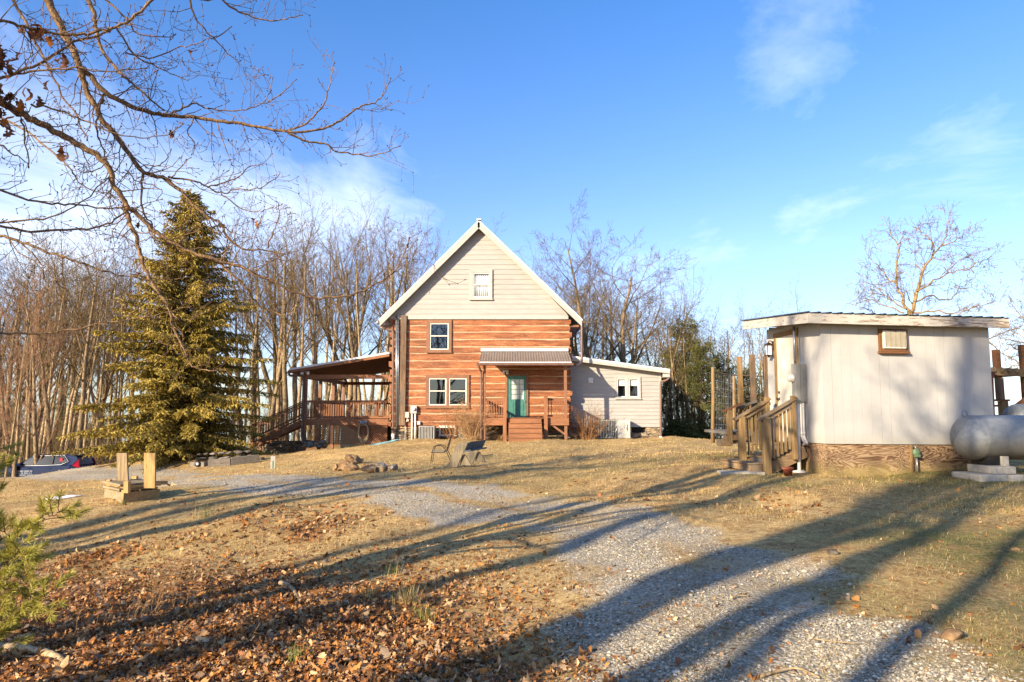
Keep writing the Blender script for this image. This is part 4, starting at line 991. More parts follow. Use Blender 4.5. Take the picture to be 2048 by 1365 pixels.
# electric meter panel near the corner
ep = local_thing('meter_cabinet', (-.02, .60, 0), 'tall beige electric panel with round meter on the shed corner beside the door', 'electric panel')
za = S_side(1600, 805, -.12).z; zb_ = S_side(1600, 728, -.12).z
x0 = S_front(1590.5, 760, .60).x + .0; x1 = S_front(1613.5, 760, .60).x
q = MB(); q.box(x0 + .02, x1 + .02, 0, .16, za, zb_); q.box(x0 + .03, x0 + .125, -.012, -.001, za + .02, zb_ - .02); q.box(x0 + .135, x1 + .01, -.010, -.001, za + .02, zb_ - .01)
pb = q.build('panel_box', MAT['panel_grey'], ep, True, 0.006)
q = MB(); mz = S_side(1592, 757, -.2).z; q.lathe([(.085, 0), (.085, .03), (.075, .035), (.072, .10), (.05, .115)], (x0 + .02, .08, mz), (-1, 0, 0), 20); q.build('meter_dial', MAT['utility_grey'], ep, True)
q = MB(); q.tube([(x0 + .08, .06, za), (x0 + .08, .06, -.1)], .038, 10); q.lathe([(.15, -.03), (.13, .0), (.05, .015)], (x0 + .08, .06, -.01), (0, 0, 1), 12); q.build('main_conduit', MAT['white_pvc'], ep, True)
for k_, xo in enumerate((.145, .20)):
    q = MB(); q.tube(catmull([(x0 + xo, .05, za), (x0 + xo, .05, zs + .18), (x0 + xo + .01, .045, zs + .08), (x0 + xo + .05, .03, zs - .02), (x0 + xo + .06, .10, zs - .05)], 4), .026, 10); q.lathe([(.034, 0), (.034, .05)], (x0 + xo, .05, zs + .16), (0, 0, 1), 10); q.build('conduit', MAT['white_pvc'], ep, True)
q = MB(); q.tube([(x0 + .06, .06, zb_), (x0 + .06, .06, zf0 - .14)], .028, 10); q.build('riser_pipe', MAT['galv'], ep, True)
# window air conditioner in the front wall
a0 = S_front(1756.5, 703); a1 = S_front(1811, 660)
acu = local_thing('window_air_conditioner', (a0.x, 0, a0.z), 'small rusty white air conditioner in a brown wood box high on the shed wall', 'air conditioner')
wx, wz = a1.x - a0.x, a1.z - a0.z
q = MB()
q.box(0, .055, -.06, .0, 0, wz); q.box(wx - .055, wx, -.06, 0, 0, wz); q.box(.056, wx - .056, -.06, 0, wz - .035, wz); q.box(-.02, wx + .02, -.09, 0, -.05, -.001); q.box(.056, wx - .056, -.07, 0, 0.001, .05)
q.build('wooden_box', MAT['red_brown_wood'], acu, True, 0.004)
q = MB(); q.box(.058, wx - .058, -.10, -.005, .052, wz - .037); bo_ = q.build('casing', MAT['rust_white'], acu, True, 0.008)
q = MB(); gx0, gx1, gz0, gz1 = .095, wx - .09, .085, wz - .07
for i in range(16): zz = gz0 + (gz1 - gz0) * (i + .5) / 16; q.box(gx0, gx1, -.108, -.101, zz - .0035, zz + .0035)
for i in range(5): xx = gx0 + (gx1 - gx0) * i / 4; q.box(xx - .004, xx + .004, -.112, -.1005, gz0, gz1)
q.build('grille', MAT['grille'], acu, True)
q = MB(); q.box(wx * .5 - .03, wx * .5 + .03, -.105, -.1005, wz - .055, wz - .045); q.box(wx - .085, wx - .07, -.105, -.1005, .06, .075); q.build('badge', MAT['black'], acu, True)
# gas regulator on the skirt
gp = S_front(1829, 905, -.03); reg = local_thing('gas_regulator', (gp.x, 0, 0), 'pale green gas regulator on a pipe in front of the plywood skirt', 'gas regulator')
q = MB(); q.lathe([(.02, -.05), (.07, -.045), (.08, -.01), (.08, .01), (.06, .03), (.03, .04)], (0.02, -.06, gp.z), (0, -1, 0), 14); q.box(-.03, .06, -.12, -.04, gp.z - .09, gp.z - .04); q.build('regulator_body', MAT['green_metal'], reg, True)
q = MB(); q.tube([(.02, -.06, gp.z - .05), (.02, -.06, -.1)], .014, 8); q.tube([(.02, -.06, gp.z + .05), (.0, -.06, gp.z + .1), (-.01, .03, gp.z + .12)], .012, 8); q.build('gas_pipe', MAT['galv'], reg, True)
q = MB(); q.box(-.065, -.035, -.03, .029, -.15, zs - .01); q.build('stake', MAT['old_wood_z'], reg, True)
# ------------------------------------------------------------------ stairs up to the shed door
def shed_stairs(name, label, org, rz, W, H, n, rise, run, post_h, first_wide=True):
    """climbs along +x, towards x = 0; the near side is y = 0"""
    s = thing(name, org, label, 'stairs', rz=rz)
    for i in range(n):
        q = MB(); xx = -run * (n - i); zz = rise * (i + 1)
        q.box(xx - .02, xx + run + .01, -.03 if i else -.05, W + .03, zz - .038, zz); 
        q.build('tread', MAT['old_wood_y'], s, True, 0.004)
        q = MB(); q.box(xx + .005, xx + .025, 0.0, W, zz - rise + .001, zz - .039); q.build('riser', MAT['grey_wood_x'], s, True)
    q = MB()
    for y in (-.075, W + .035):
        a = Vector((-run * (n - .6), y + .02, rise * .9)); b = Vector((0, y + .02, rise * n + .02)); q = MB(); q.beam(a - Vector((0, 0, .10)), b - Vector((0, 0, .16)), .04, .24); q.build('stringer', MAT['old_wood_x'], s, True)
    for y in (-.16, W + .09):
        px_ = -run * (n - .35)
        q = MB(); q.box(px_ - .07, px_ + .07, y - .07, y + .07, -.25, post_h); q.build('newel_post', MAT['old_wood_z'], s, True, 0.006)
        q = MB(); q.box(-.33, -.24, y - .045, y + .045, rise * n - .3, post_h + rise * (n - .6) - .02); q.build('top_post', MAT['old_wood_z'], s, True, 0.004)
        sl = rise / run; a = Vector((px_ - .16, y, post_h + .02 - .16 * sl)); b = Vector((-.22, y, post_h + .02 + (-.22 - px_) * sl))
        q = MB(); q.beam(a, b, .14, .04); q.beam(a + Vector((.1, 0, .1 * sl - .075)), b + Vector((0, 0, -.075)), .04, .10); q.build('handrail', MAT['old_wood_x'], s, True)
        m_ = 7
        for i in range(1, m_):
            x = px_ + (-.28 - px_) * i / m_; zt_ = post_h + (x - px_) * sl - .07; q = MB(); q.box(x - .02, x + .02, y + .022, y + .06, zt_ - .88, zt_); q.build('baluster', MAT['old_wood_z'], s, True)
    return s
npost = G(1523, 948)
nl = _inv @ (Vector((npost.x, npost.y, npost.z)) - Vector((C0.x, C0.y, SBZ)))
ptop = S_front(1523, 833, nl.y).z
sto = _rot @ Vector((-.035, nl.y + .16, 0)) + Vector((C0.x, C0.y, SBZ))
sst = shed_stairs('wooden_stairs', 'weathered wooden stairs with railings climbing to the cream shed door', (sto.x, sto.y, SBZ + .0), RS, 0.88, .7, 4, (zs - .04) / 4, .245, ptop + .0)
q = MB(); q.box(-1.24, -.98, -.12, 1.25, 0.0, .13); q.box(-1.27, -.95, -.14, 1.28, .131, .165); q.build('bottom_step', MAT['old_wood_y'], sst, True, .005)
# slab under the stairs
pv = G(1470, 946); q = MB(); q.prism([(pv.x - .35, pv.y - .25, pv.z + .03), (pv.x + .5, pv.y - .3, pv.z + .03), (pv.x + .55, pv.y + .2, pv.z + .03), (pv.x - .3, pv.y + .22, pv.z + .03)][::-1], (0, 0, -.1))
tag(q.build('stepping_stone', MAT['concrete']), 'flat pale concrete slab in the grass before the shed stairs', 'stone')
pv = G(1576, 952); pot = thing('flower_pot', pv, 'small terracotta flower pot by the shed corner', 'flower pot')
q = MB(); q.lathe([(.0, .02), (.062, .02), (.065, 0), (.095, .135), (.112, .14), (.115, .175), (.10, .175), (.09, .12), (.0, .11)], (0, 0, -.01), (0, 0, 1), 20); q.build('pot', MAT['terracotta'], pot, True)
q = MB(); q.lathe([(.0, .10), (.092, .125)], (0, 0, 0), (0, 0, 1), 16); q.build('soil', M('dark_soil', srgb('#2c2018'), srgb('#453526'), ns=20, bump=.4), pot, True)
# blue bucket under the stairs
pv = _rot @ Vector((-.38, 1.45, 0)) + Vector((C0.x, C0.y, SBZ)); bk = thing('bucket', pv, 'bright blue bucket lying in shade under the shed stairs', 'bucket')
q = MB(); q.lathe([(.12, 0), (.15, .3), (.155, .3), (.155, .27)], (0, 0, 0.02), (0, 0, 1), 18); q.build('tub', M('blue_plastic', srgb('#1f5f9f'), srgb('#2b73b5'), ns=5, rough=.4, bump=0), bk, True)
# ------------------------------------------------------------------ propane tanks
def tank(name, label, c, r, L, rz, blocks=True):
    o = thing(name, c, label, 'propane tank', rz=rz)
    q = MB(); prof = [(0.001, -.0)]
    k = 12
    for i in range(1, k + 1): a = math.pi / 2 * i / k; prof.append((r * math.sin(a), r * .72 * (1 - math.cos(a))))
    prof.append((r, r * .72 + .02)); prof.append((r * 1.004, r * .72 + .025)); prof.append((r * 1.004, r * .72 + .05)); prof.append((r, r * .72 + .055))
    prof.append((r, L - r * .72))
    for i in range(k - 1, -1, -1): a = math.pi / 2 * i / k; prof.append((max(.001, r * math.sin(a)), L - r * .72 * (1 - math.cos(a))))
    q.lathe(prof, (0, 0, 0), (1, 0, 0), 40); q.build('tank_shell', MAT['tank'], o, True)
    return o
tb = P(1975, 921, 12.85); tt = P(1975, 831, 12.85); tr_ = (tt.z - tb.z) / 2; te = P(1912, 880, 12.95)
RT = R(3)
tk = tank('propane_tank', 'large silver propane tank on concrete blocks in front of the shed', (te.x, 12.95, (tt.z + tb.z) / 2), tr_, 3.0, RT)
q = MB(); q.tube([(.20 + .05 * math.cos(a), 0, tr_ * .93 + .06 + .055 * math.sin(a)) for a in [2 * math.pi * i / 16 for i in range(17)]], .011, 6); q.build('lifting_lug', MAT['tank'], o := tk, True)
for fx in (.52, 2.35):
    q = MB(); q.box(fx - .10, fx + .12, -.22, .22, -tr_ - .085, -tr_ * .86); q.build('foot', MAT['black'], tk, True)
    q = MB(); q.box(fx + .045, fx + .145, -.42, -.34, -tr_ - .085, -tr_ + .09); q.build('support_leg', MAT['concrete'], tk, True)
gb = P(1980, 948, 12.6).z
for fx in (.52, 2.35):
    w_ = Matrix.Rotation(RT, 3, 'Z') @ Vector((fx, -.1, 0)) + Vector((te.x, 12.95, 0)); zt_ = (tt.z + tb.z) / 2 - tr_ - .087; zg = gz(w_.x, w_.y - .3)
    lab = 'row of concrete blocks under the near end of the silver propane tank' if fx < 1 else 'concrete blocks under the hidden end of the silver propane tank'
    if fx > 1: continue
    cbk = thing('concrete_block', (w_.x, w_.y, zg), lab, 'concrete block', rz=RT)
    q = MB(); q.box(-.2, .21, -.40, .30, .10, zt_ - zg); q.build('upper_block', MAT['concrete'], cbk, True, .012)
    q = MB(); q.box(-.52, .0, -.46, .3, -.15, .098); q.box(.005, .30, -.47, .3, -.15, .095); q.build('base_slab', MAT['concrete'], cbk, True, .015)
    q = MB(); pts = [(.31, -.5, -.1), (.62, -.48, -.1), (.66, -.3, -.1), (.33, -.28, -.1)]; q.hexa(pts + [(.33, -.47, .09), (.55, -.46, .12), (.6, -.32, .06), (.34, -.3, .09)]); q.build('loose_stone', MAT['concrete'], cbk, True, .02)
t2 = P(2012, 821, 15.2); tank('propane_tank', 'second propane tank behind the large silver one, only its rounded end showing', (t2.x, 15.2, t2.z - .22), .36, 2.4, R(2))
# ------------------------------------------------------------------ raised deck behind the shed (both sides of it show)
DKY = 18.2
def post(parent, px, y0, y1, Y, w, mt, name='post'):
    x = P(px, 825, Y).x; a = P(px, y1, Y).z; b = P(px, y0, Y).z; q = MB(); q.box(x - w / 2, x + w / 2, Y - w / 2, Y + w / 2, a, b); return q.build(name, mt, parent, bev=.006)
bdk = thing('raised_deck', P(1500, 880, DKY), 'weathered wooden deck with tall bare posts behind the left side of the shed', 'deck')
post(bdk, 1482.5, 714, 890, DKY - .6, .115, MAT['old_wood_z']); post(bdk, 1508, 710, 890, DKY - .6, .12, MAT['grey_post']); post(bdk, 1534.5, 712, 890, DKY - .3, .115, MAT['grey_post'])
post(bdk, 1458, 821, 882, DKY - .9, .125, MAT['old_wood_z'], 'newel_post')
q = MB(); q.beam(P(1446, 823, DKY - .9), P(1483, 808, DKY - .9), .12, .045); q.build('handrail', MAT['red_brown_wood'], bdk)
q = MB(); q.beam(P(1474, 817, DKY - .8), P(1512, 803, DKY - .7), .10, .05); q.build('cross_rail', MAT['grey_wood_x'], bdk)
for px in (1474, 1486, 1494, 1501): post(bdk, px, 812 if px < 1490 else 808, 868, DKY - .75, .04, MAT['old_wood_z'], 'baluster')
q = MB(); a = P(1462, 868, DKY - .8); b = P(1660, 856, DKY - .8); q.box(a.x, b.x, DKY - .8, DKY + 1.6, a.z - .02, a.z + .05); q.box(a.x, b.x, DKY - .84, DKY - .80, a.z - .25, a.z + .05); q.build('deck_floor', MAT['grey_wood_x'], bdk)
for k_, (xa_, xb_, ya, yb, dY) in enumerate(((1452, 1500, 870, 881, .95), (1440, 1466, 881, 893, 1.2))):
    q = MB(); a = P(xa_, ya, DKY - dY); b = P(xb_, yb, DKY - dY); q.box(a.x, b.x, DKY - dY, DKY - dY + .3, b.z, a.z); q.build('step', MAT['old_wood_y'], bdk, bev=.004)
q = MB(); q.beam(P(1496, 838, DKY - .5), P(1530, 842, DKY - .5), .03, .09); q.beam(P(1496, 853, DKY - .5), P(1534, 853, DKY - .5), .03, .10); q.build('lower_rail', MAT['old_wood_x'], bdk)
# garden fence posts with wire
fen = thing('wire_fence', P(1425, 882, 21), 'rustic wire fence with two bare round posts left of the shed', 'fence')
for px, y0, y1, Y in ((1425.5, 735, 886, 20.5), (1468, 752, 880, 22.5)):
    q = MB(); q.tube([P(px, y1, Y), P(px + .6, (y0 + y1) / 2, Y), P(px, y0, Y)], [.062, .055, .05], 8); q.build('post', MAT['old_wood_z'], fen)
q = MB(); q.tube(catmull([P(1425, 745, 20.5), P(1460, 750, 22), P(1500, 752, 22.5), P(1545, 753, 23)], 4), .022, 6); q.build('top_pole', MAT['old_wood_x'], fen)
q = MB()
for i in range(1, 9): a, b = P(1425.5, 745 + (880 - 745) * i / 9, 20.5), P(1468, 755 + (876 - 755) * i / 9, 22.5); q.beam(a, b, .006, .006)
for i in range(1, 12):
    px = 1425.5 + 42.5 * i / 12; Y = 20.5 + 2 * i / 12; q.beam(P(px, 748, Y), P(px, 878, Y), .006, .006)
q.build('wire_mesh', MAT['galv'], fen)
# pergola on the right
PGY = 17.0
per = thing('pergola', P(2010, 850, PGY), 'brown timber pergola frame with joists right behind the shed', 'pergola')
post(per, 2000.5, 700, 756, PGY, .135, MAT['red_brown_wood'], 'post_top')
q = MB(); x = P(2001.5, 825, PGY).x; q.box(x - .055, x + .08, PGY - .07, PGY + .07, P(2001, 801, PGY).z, P(2001, 756, PGY).z); q.build('post', MAT['grey_post'], per)
post(per, 2007, 803, 860, PGY - .35, .16, MAT['old_wood_z'], 'rail_post')
q = MB(); q.beam(P(1984, 801, PGY - .35), P(2014, 801, PGY - .35), .2, .045); q.build('rail_cap', MAT['red_brown_wood'], per)
q = MB(); q.beam(P(1987, 746, PGY - .15), P(2110, 752, PGY - .15), .05, .12); q.build('beam', MAT['old_wood_x'], per)
q = MB(); q.beam(P(1987, 744, PGY + 1.6), P(2110, 750, PGY + 1.6), .05, .12); q.build('rear_beam', MAT['old_wood_x'], per)
for i in range(8):
    px = 1990 + i * 15; q = MB(); a = P(px, 739 + i * .7, PGY - .25); q.beam(a, a + Vector((0, 2.1, 0)), .05, .11); q.build('joist', MAT['old_wood_y'], per)
post(per, 2054, 690, 860, PGY, .13, MAT['red_brown_wood'])
q = MB(); q.beam(P(2000, 838, PGY - 1), P(2064, 790, PGY - 1), .08, .10); q.build('diagonal_brace', MAT['red_brown_wood'], per)
q = MB(); q.tube(catmull([P(1988, 748, 16.3), P(1984, 752, 16.3), P(1984.5, 780, 16.3), P(1987, 840, 16.3)], 4), .035, 8); q.build('drain_pipe', M('red_brown_pipe', srgb('#7c3e2a'), srgb('#93503a'), ns=6, rough=.5), per)
q = MB(); q.beam(P(1990, 812, PGY), P(2002, 812, PGY), .03, .05); q.beam(P(1990, 832, PGY), P(2002, 832, PGY), .03, .05); q.build('lower_rail', MAT['red_brown_wood'], per)
# ------------------------------------------------------------------ things fixed to or lying by the house
def box_on_wall(name, label, cat, px0, py0, px1, py1, d, mt, Y=HY):
    x0, x1, z0, z1 = wpx(px0, py0, px1, py1, Y); o = thing(name, ((x0 + x1) / 2, Y - .03, z0), label, cat)
    q = MB(); q.box(x0, x1, Y - .03 - d, Y - .03, z0, z1); q.build('casing', mt, o, bev=.012); return o, (x0, x1, z0, z1)
me_, bx = box_on_wall('electric_meter', 'grey electric meter box with round glass dial low on the log wall', 'electric meter', 822, 812, 834.5, 827.5, .16, MAT['utility_grey'])
q = MB(); q.lathe([(.10, 0), (.10, .02), (.085, .025), (.08, .09), (.05, .105)], ((bx[0] + bx[1]) / 2, HY - .19, (bx[2] + bx[3]) / 2 + .03), (0, -1, 0), 20); q.build('dial', MAT['lens'], me_)
for px in (824, 830.5): q = MB(); q.tube([P(px, 827.5, HY - .1), P(px, 884, HY - .1)], .045, 10); q.build('conduit', MAT['white_pvc'], me_)
jb, bx = box_on_wall('junction_box', 'pale rounded utility box left of the round electric meter', 'utility box', 809.5, 824.5, 819, 836, .12, MAT['utility_grey'])
q = MB(); q.tube(catmull([P(814, 836, HY - .09), P(815, 840, HY - .09), P(810, 848, HY - .09), P(811, 858, HY - .09), P(810, 880, HY - .09)], 3), .022, 8); q.build('cable', MAT['utility_grey'], jb)
q = MB(); q.box(*[HX(814), HX(818)], HY - .11, HY - .03, HZ(843), HZ(839)); q.build('fitting', MAT['white_pvc'], jb)
ob, bx = box_on_wall('outlet_box', 'small pale outlet box above the grey condenser', 'outlet box', 835.5, 842.5, 842, 850, .10, MAT['utility_grey'])
q = MB(); q.box(bx[0] + .03, bx[1] - .03, HY - .145, HY - .131, bx[2] + .03, bx[3] - .03); q.build('cover', MAT['white_pvc'], ob)
def condenser(name, label, px0, py0, px1, py1, Y, dep=.8, slats='v'):
    x0, x1, z0, z1 = wpx(px0, py0, px1, py1, Y); o = thing(name, ((x0 + x1) / 2, Y + dep / 2, z0), label, 'condenser')
    q = MB(); q.box(x0 + .025, x1 - .025, Y + .025, Y + dep - .025, z0 + .06, z1 - .05); q.build('coil', MAT['dark_room'], o)
    q = MB(); q.box(x0, x1, Y, Y + dep, z0, z0 + .058); q.box(x0, x1, Y, Y + dep, z1 - .048, z1)
    for x in (x0, x1 - .05):
        for y in (Y, Y + dep - .05): q.box(x, x + .05, y, y + .05, z0 + .0585, z1 - .0485)
    q.build('frame', MAT['ac_metal'], o)
    q = MB(); n = max(4, int((x1 - x0) / .085))
    for i in range(1, n): X = x0 + .05 + (x1 - x0 - .1) * i / n; q.box(X - .022, X + .016, Y + .004, Y + .02, z0 + .06, z1 - .05)
    m_ = int(dep / .07)
    for i in range(1, m_): yy = Y + .05 + (dep - .1) * i / m_; q.box(x1 - .02, x1 - .004, yy - .02, yy + .012, z0 + .06, z1 - .05); q.box(x0 + .004, x0 + .02, yy - .02, yy + .012, z0 + .06, z1 - .05)
    q.build('louvre', MAT['ac_metal'], o)
    q = MB(); q.lathe([(.28, 0), (.28, .01), (.02, .03)], ((x0 + x1) / 2, Y + dep / 2, z1 + .001), (0, 0, 1), 20); q.build('fan_guard', MAT['black'], o)
    return o
condenser('condenser_unit', 'grey air conditioner condenser with upright louvres below the round electric meter', 838, 852.5, 869, 881, HY - 1.0)
c1 = condenser('condenser_unit', 'left of two tall metal condensers against the beige addition', 1195, 840, 1231, 877, AY - .75, .55)
c2 = thing('metal_cabinet', P(1246, 877, AY - .7), 'pale weathered metal cabinet with pipes right beside the tall louvred condenser', 'cabinet')
x0, x1, z0, z1 = wpx(1231.5, 840, 1260, 877, AY - .7)
q = MB(); q.box(x0, x1, AY - .7, AY - .2, z0, z1 - .03); q.build('body', MAT['rust_white'], c2, bev=.01)
q = MB(); q.box(x0 - .01, x1 + .02, AY - .72, AY - .19, z1 - .029, z1); q.build('lid', MAT['white_pvc'], c2)
q = MB(); q.box(x0 + .08, x0 + .44, AY - .715, AY - .701, z0 + .40, z1 - .12); q.box(x0 + .08, x0 + .44, AY - .713, AY - .701, z0 + .05, z0 + .36); q.build('access_panel', MAT['utility_grey'], c2)
q = MB(); q.tube([(x0 + .03, AY - .74, z0), (x0 + .03, AY - .74, z0 + .5), (x0 + .03, AY - .7, z0 + .55)], .025, 8); q.tube([(x0 + .55, AY - .73, z0 + .4), (x0 + .55, AY - .73, z0 + .7)], .02, 8); q.build('pipe', MAT['galv'], c2)
for i, zz in enumerate((z0 + .2, z0 + .42, z0 + .62)):
    q = MB(); q.box(x0 + .0, x0 + .06, AY - .73, AY - .701, zz, zz + .05); q.build('hinge', MAT['white_pvc'], c2)
fl, bx = box_on_wall('porch_floodlight', 'white twin floodlight above the green front door', 'floodlight', 1005, 741, 1017, 744.5, .10, MAT['white_pvc'])
for px, dx in ((1008, -.05), (1014, .06)):
    q = MB(); a = P(px, 745, HY - .12); q.lathe([(.03, 0), (.06, .04), (.075, .12), (.07, .13)], a, (dx * 4, -.8, -.5), 14); q.build('lamp_head', MAT['white_pvc'], fl)
f2 = thing('porch_floodlight', P(607, 746, SY - .1), 'white twin floodlight under the corner of the side porch roof', 'floodlight')
for px, dx in ((605.5, -.1), (617, .1)):
    q = MB(); a = P(px, 746, SY - .12); q.lathe([(.03, 0), (.07, .05), (.085, .14), (.07, .145)], a, (dx, -1, -.25), 14); q.build('lamp_head', MAT['lens'], f2)
q = MB(); q.box(HX(604, SY), HX(617, SY), SY - .12, SY - .02, HZ(745, SY), HZ(743, SY)); q.build('bracket', MAT['white_pvc'], f2)
# hose hanging from the porch fascia
hs = thing('garden_hose', P(727, 845, SY - .06), 'coiled tan garden hose hanging on the side porch', 'hose')
rr = random.Random(9)
for k in range(6):
    q = MB(); pts = []; ax_ = rr.uniform(.22, .29); bz = rr.uniform(.40, .52)
    for i in range(25):
        a = 2 * math.pi * i / 24; pts.append(P(727, 846, SY - .09 - .02 * k) + Vector((ax_ * math.sin(a) + rr.uniform(-.01, .01), 0, -bz + bz * math.cos(a))))
    q.tube(pts, .018, 6); q.build('hose_loop', MAT['hose_tan'], hs)
q = MB(); a = P(727, 842, SY - .05); q.box(a.x - .16, a.x + .16, SY - .09, SY - .05, a.z - .25, a.z - .0); q.lathe([(.12, 0), (.10, .05), (.10, .12), (.13, .14)], (a.x, SY - .09, a.z - .12), (0, -1, 0), 14); q.build('hose_hanger', MAT['galv'], hs)
q = MB(); q.tube(catmull([P(645, 833, SY - .05), P(637, 843, SY - .06), P(638, 855, SY - .06), P(645, 859, SY - .06), P(653, 854, SY - .06), P(657, 848, SY - .06)], 5), .016, 6); tag(q.build('dangling_hose', MAT['hose_tan']), 'loose tan hose end drooping over the side porch edge', 'hose')
q = MB(); rr = random.Random(4); c = G(763, 888)
for k in range(3):
    pts = []
    for i in range(31):
        a = 2 * math.pi * i / 30; x = c.x + (.62 + .05 * k) * math.cos(a) + .05 * k; y = c.y + (.55 - .04 * k) * math.sin(a); pts.append((x, y, gz(x, y) + .03 + .02 * k + .02 * math.sin(3 * a)))
    q.tube(pts, .010, 6, False)
tag(q.build('coiled_hose', MAT['hose_blue']), 'light blue hose coiled on the dry lawn before the porch lattice', 'hose')
# ------------------------------------------------------------------ stones
def rock_mesh(seed, sx, sy, sz, sub=3, rough=.22, smooth=True):
    import bmesh
    r = random.Random(seed); bm = bmesh.new(); bmesh.ops.create_icosphere(bm, subdivisions=sub, radius=1.0)
    pl = [(Vector((r.gauss(0, 1), r.gauss(0, 1), r.gauss(0, 1))).normalized(), r.uniform(.42, .8)) for _ in range(12)]
    off = Vector((r.uniform(0, 90), r.uniform(0, 90), r.uniform(0, 90)))
    from mathutils import noise as mn
    for v in bm.verts:
        p = v.co.normalized()
        for nrm, d in pl:
            k = p.dot(nrm)
            if k > d: p = p - nrm * (k - d) * .92
        p = p * (1 + rough * mn.noise(p * 1.7 + off) + rough * .4 * mn.noise(p * 5 + off))
        v.co = (p.x * sx, p.y * sy, p.z * sz)
    me = bpy.data.meshes.new('rock'); bm.to_mesh(me); bm.free()
    for p in me.polygons: p.use_smooth = smooth
    return me
def rock_material(name, a, b, c):
    m, t = newmat(name); co = t.coord('Object'); n = t.noise(co, 3.5, 8, .65); f = t.noise(co, 22, 6, .7)
    col = t.ramp(t.math('ADD', t.math('MULTIPLY', n, .7), t.math('MULTIPLY', f, .3)), [(.36, srgb(a)), (.5, srgb(b)), (.64, srgb(c))])
    t.out(t.principled(col, .92, 0, t.bump(t.math('ADD', n, t.math('MULTIPLY', f, .5)), .6, .03), .2).outputs[0]); return m
MAT['rock_tan'] = rock_material('tan_sandstone', '#4f3c2b', '#7c6143', '#9d8260')
MAT['rock_grey'] = rock_material('grey_sandstone', '#47413b', '#746b61', '#978d80')
MAT['rock_dark'] = rock_material('dark_fieldstone', '#2f2a24', '#4d463d', '#6e6557')
fire = [(692, 938, .40, .22, .20, 'tan', 'widest flat-topped tan stone at the front left of the fire ring'),
        (741, 942, .36, .20, .15, 'tan', 'low rounded tan stone at the front middle of the fire ring'),
        (704, 924, .36, .30, .20, 'tan', 'brown pitted boulder at the back left of the fire ring'),
        (768, 940, .13, .14, .12, 'tan', 'small upright tan stone in the front right of the fire ring'),
        (785, 938, .20, .20, .15, 'grey', 'dark grey rough stone at the right end of the fire ring'),
        (762, 932, .26, .20, .12, 'grey', 'pale flat stone at the back right of the fire ring'),
        (738, 931, .25, .2, .09, 'tan', 'low brown stone at the back middle of the fire ring'),
        (672, 938, .12, .14, .15, 'tan', 'small stone tucked at the far left of the fire ring')]
for i, (px, py, a, b, c, m_, lab) in enumerate(fire):
    me = rock_mesh(100 + i, a * .98, b * 1.1, c * .95, 4, .3, False); me.materials.append(MAT['rock_' + m_])
    o = link('fire_ring_stone', me); g = G(px, py + 4); o.location = (g.x, g.y + b * .3, g.z + c * .55); o.rotation_euler = (0, 0, random.Random(i).uniform(-.3, .3))
    tag(o, lab, 'stone', 'stones of the fire ring')
# heap of stones at the porch foot
rr = random.Random(31)
words_ = ['biggest pale stone', 'flat grey stone', 'rounded tan stone', 'small dark stone', 'white-edged stone', 'leaning grey stone', 'squat tan stone', 'narrow grey stone']
for i in range(8):
    px = 613 + (i % 4) * 11 + rr.uniform(-3, 3); g = P(px, 893 - (i // 4) * 6, SY - 1.0 - .3 * (1 - i // 4)); s = rr.uniform(.16, .26)
    me = rock_mesh(200 + i, s * 1.4, s, s * .75, 2); me.materials.append(MAT['rock_grey' if i % 3 else 'rock_tan']); o = link('porch_foot_stone', me); o.location = (g.x, g.y, max(gz(g.x, g.y) + .05, g.z)); o.rotation_euler = (rr.uniform(-.3, .3), rr.uniform(-.3, .3), rr.uniform(0, 6))
    tag(o, f'{words_[i]}, number {"one two three four five six seven eight".split()[i]} from the left in the heap by the porch downspout' if 0 else f'{words_[i]} in the {"front" if i < 4 else "back"} of the heap by the porch downspout', 'stone', 'stones heaped by the porch downspout')
# dry stone wall by the spruce and its timber edging
dw = thing('stone_wall', G(440, 926), 'low dry stone retaining wall of dark fieldstones in front of the spruce', 'wall')
rr = random.Random(77); k = 0
for row in range(3):
    px = 372.0 + row * 4
    while px < 512 - row * 10:
        w_ = rr.uniform(13, 30); g = G(px + w_ / 2, 930 - (px - 372) * .06); sx_ = w_ / 2 / F * g.y * 1.12; hz = rr.uniform(.06, .11)
        me = rock_mesh(300 + k, sx_, rr.uniform(.22, .32), hz, 2); me.materials.append(MAT['rock_dark' if rr.random() < .6 else 'rock_grey']); o = link('stone', me, dw)
        o.location = Vector((g.x, g.y + .35 + row * .12, g.z + .02 + row * .17)) - dw.location; o.rotation_euler = (rr.uniform(-.1, .1), rr.uniform(-.12, .12), rr.uniform(-.2, .2)); px += w_ * .93; k += 1
te_ = thing('timber_edging', G(470, 930), 'grey landscape timber edging laid along the foot of the stone wall', 'edging')
for (a, b, dz) in (((417, 934), (462, 931), .12), ((462, 931), (518, 925), .15), ((384, 934), (412, 934), .08)):
    p, q_ = G(*a), G(*b); q = MB(); q.beam(Vector((p.x, p.y, p.z + dz)), Vector((q_.x, q_.y, q_.z + dz)), .18, .30 if dz > .1 else .2); q.build('timber', MAT['grey_wood_x'], te_, bev=.01)
# small white wheel of a cart left by the timbers
wp = G(401, 933); cw = thing('cart_wheel', wp, 'small black wheel with white hub leaning on the landscape timbers', 'wheel')
q = MB(); q.lathe([(.05, -.04), (.10, -.04), (.115, -.02), (.115, .02), (.10, .04), (.05, .04)], (wp.x, wp.y - .25, wp.z + .11), (.2, -1, 0), 18); q.build('tyre', MAT['black'], cw)
q = MB(); q.lathe([(.0, -.03), (.055, -.03), (.055, .042), (.03, .05), (.0, .05)], (wp.x, wp.y - .25, wp.z + .11), (.2, -1, 0), 14); q.build('hub', MAT['white_pvc'], cw)
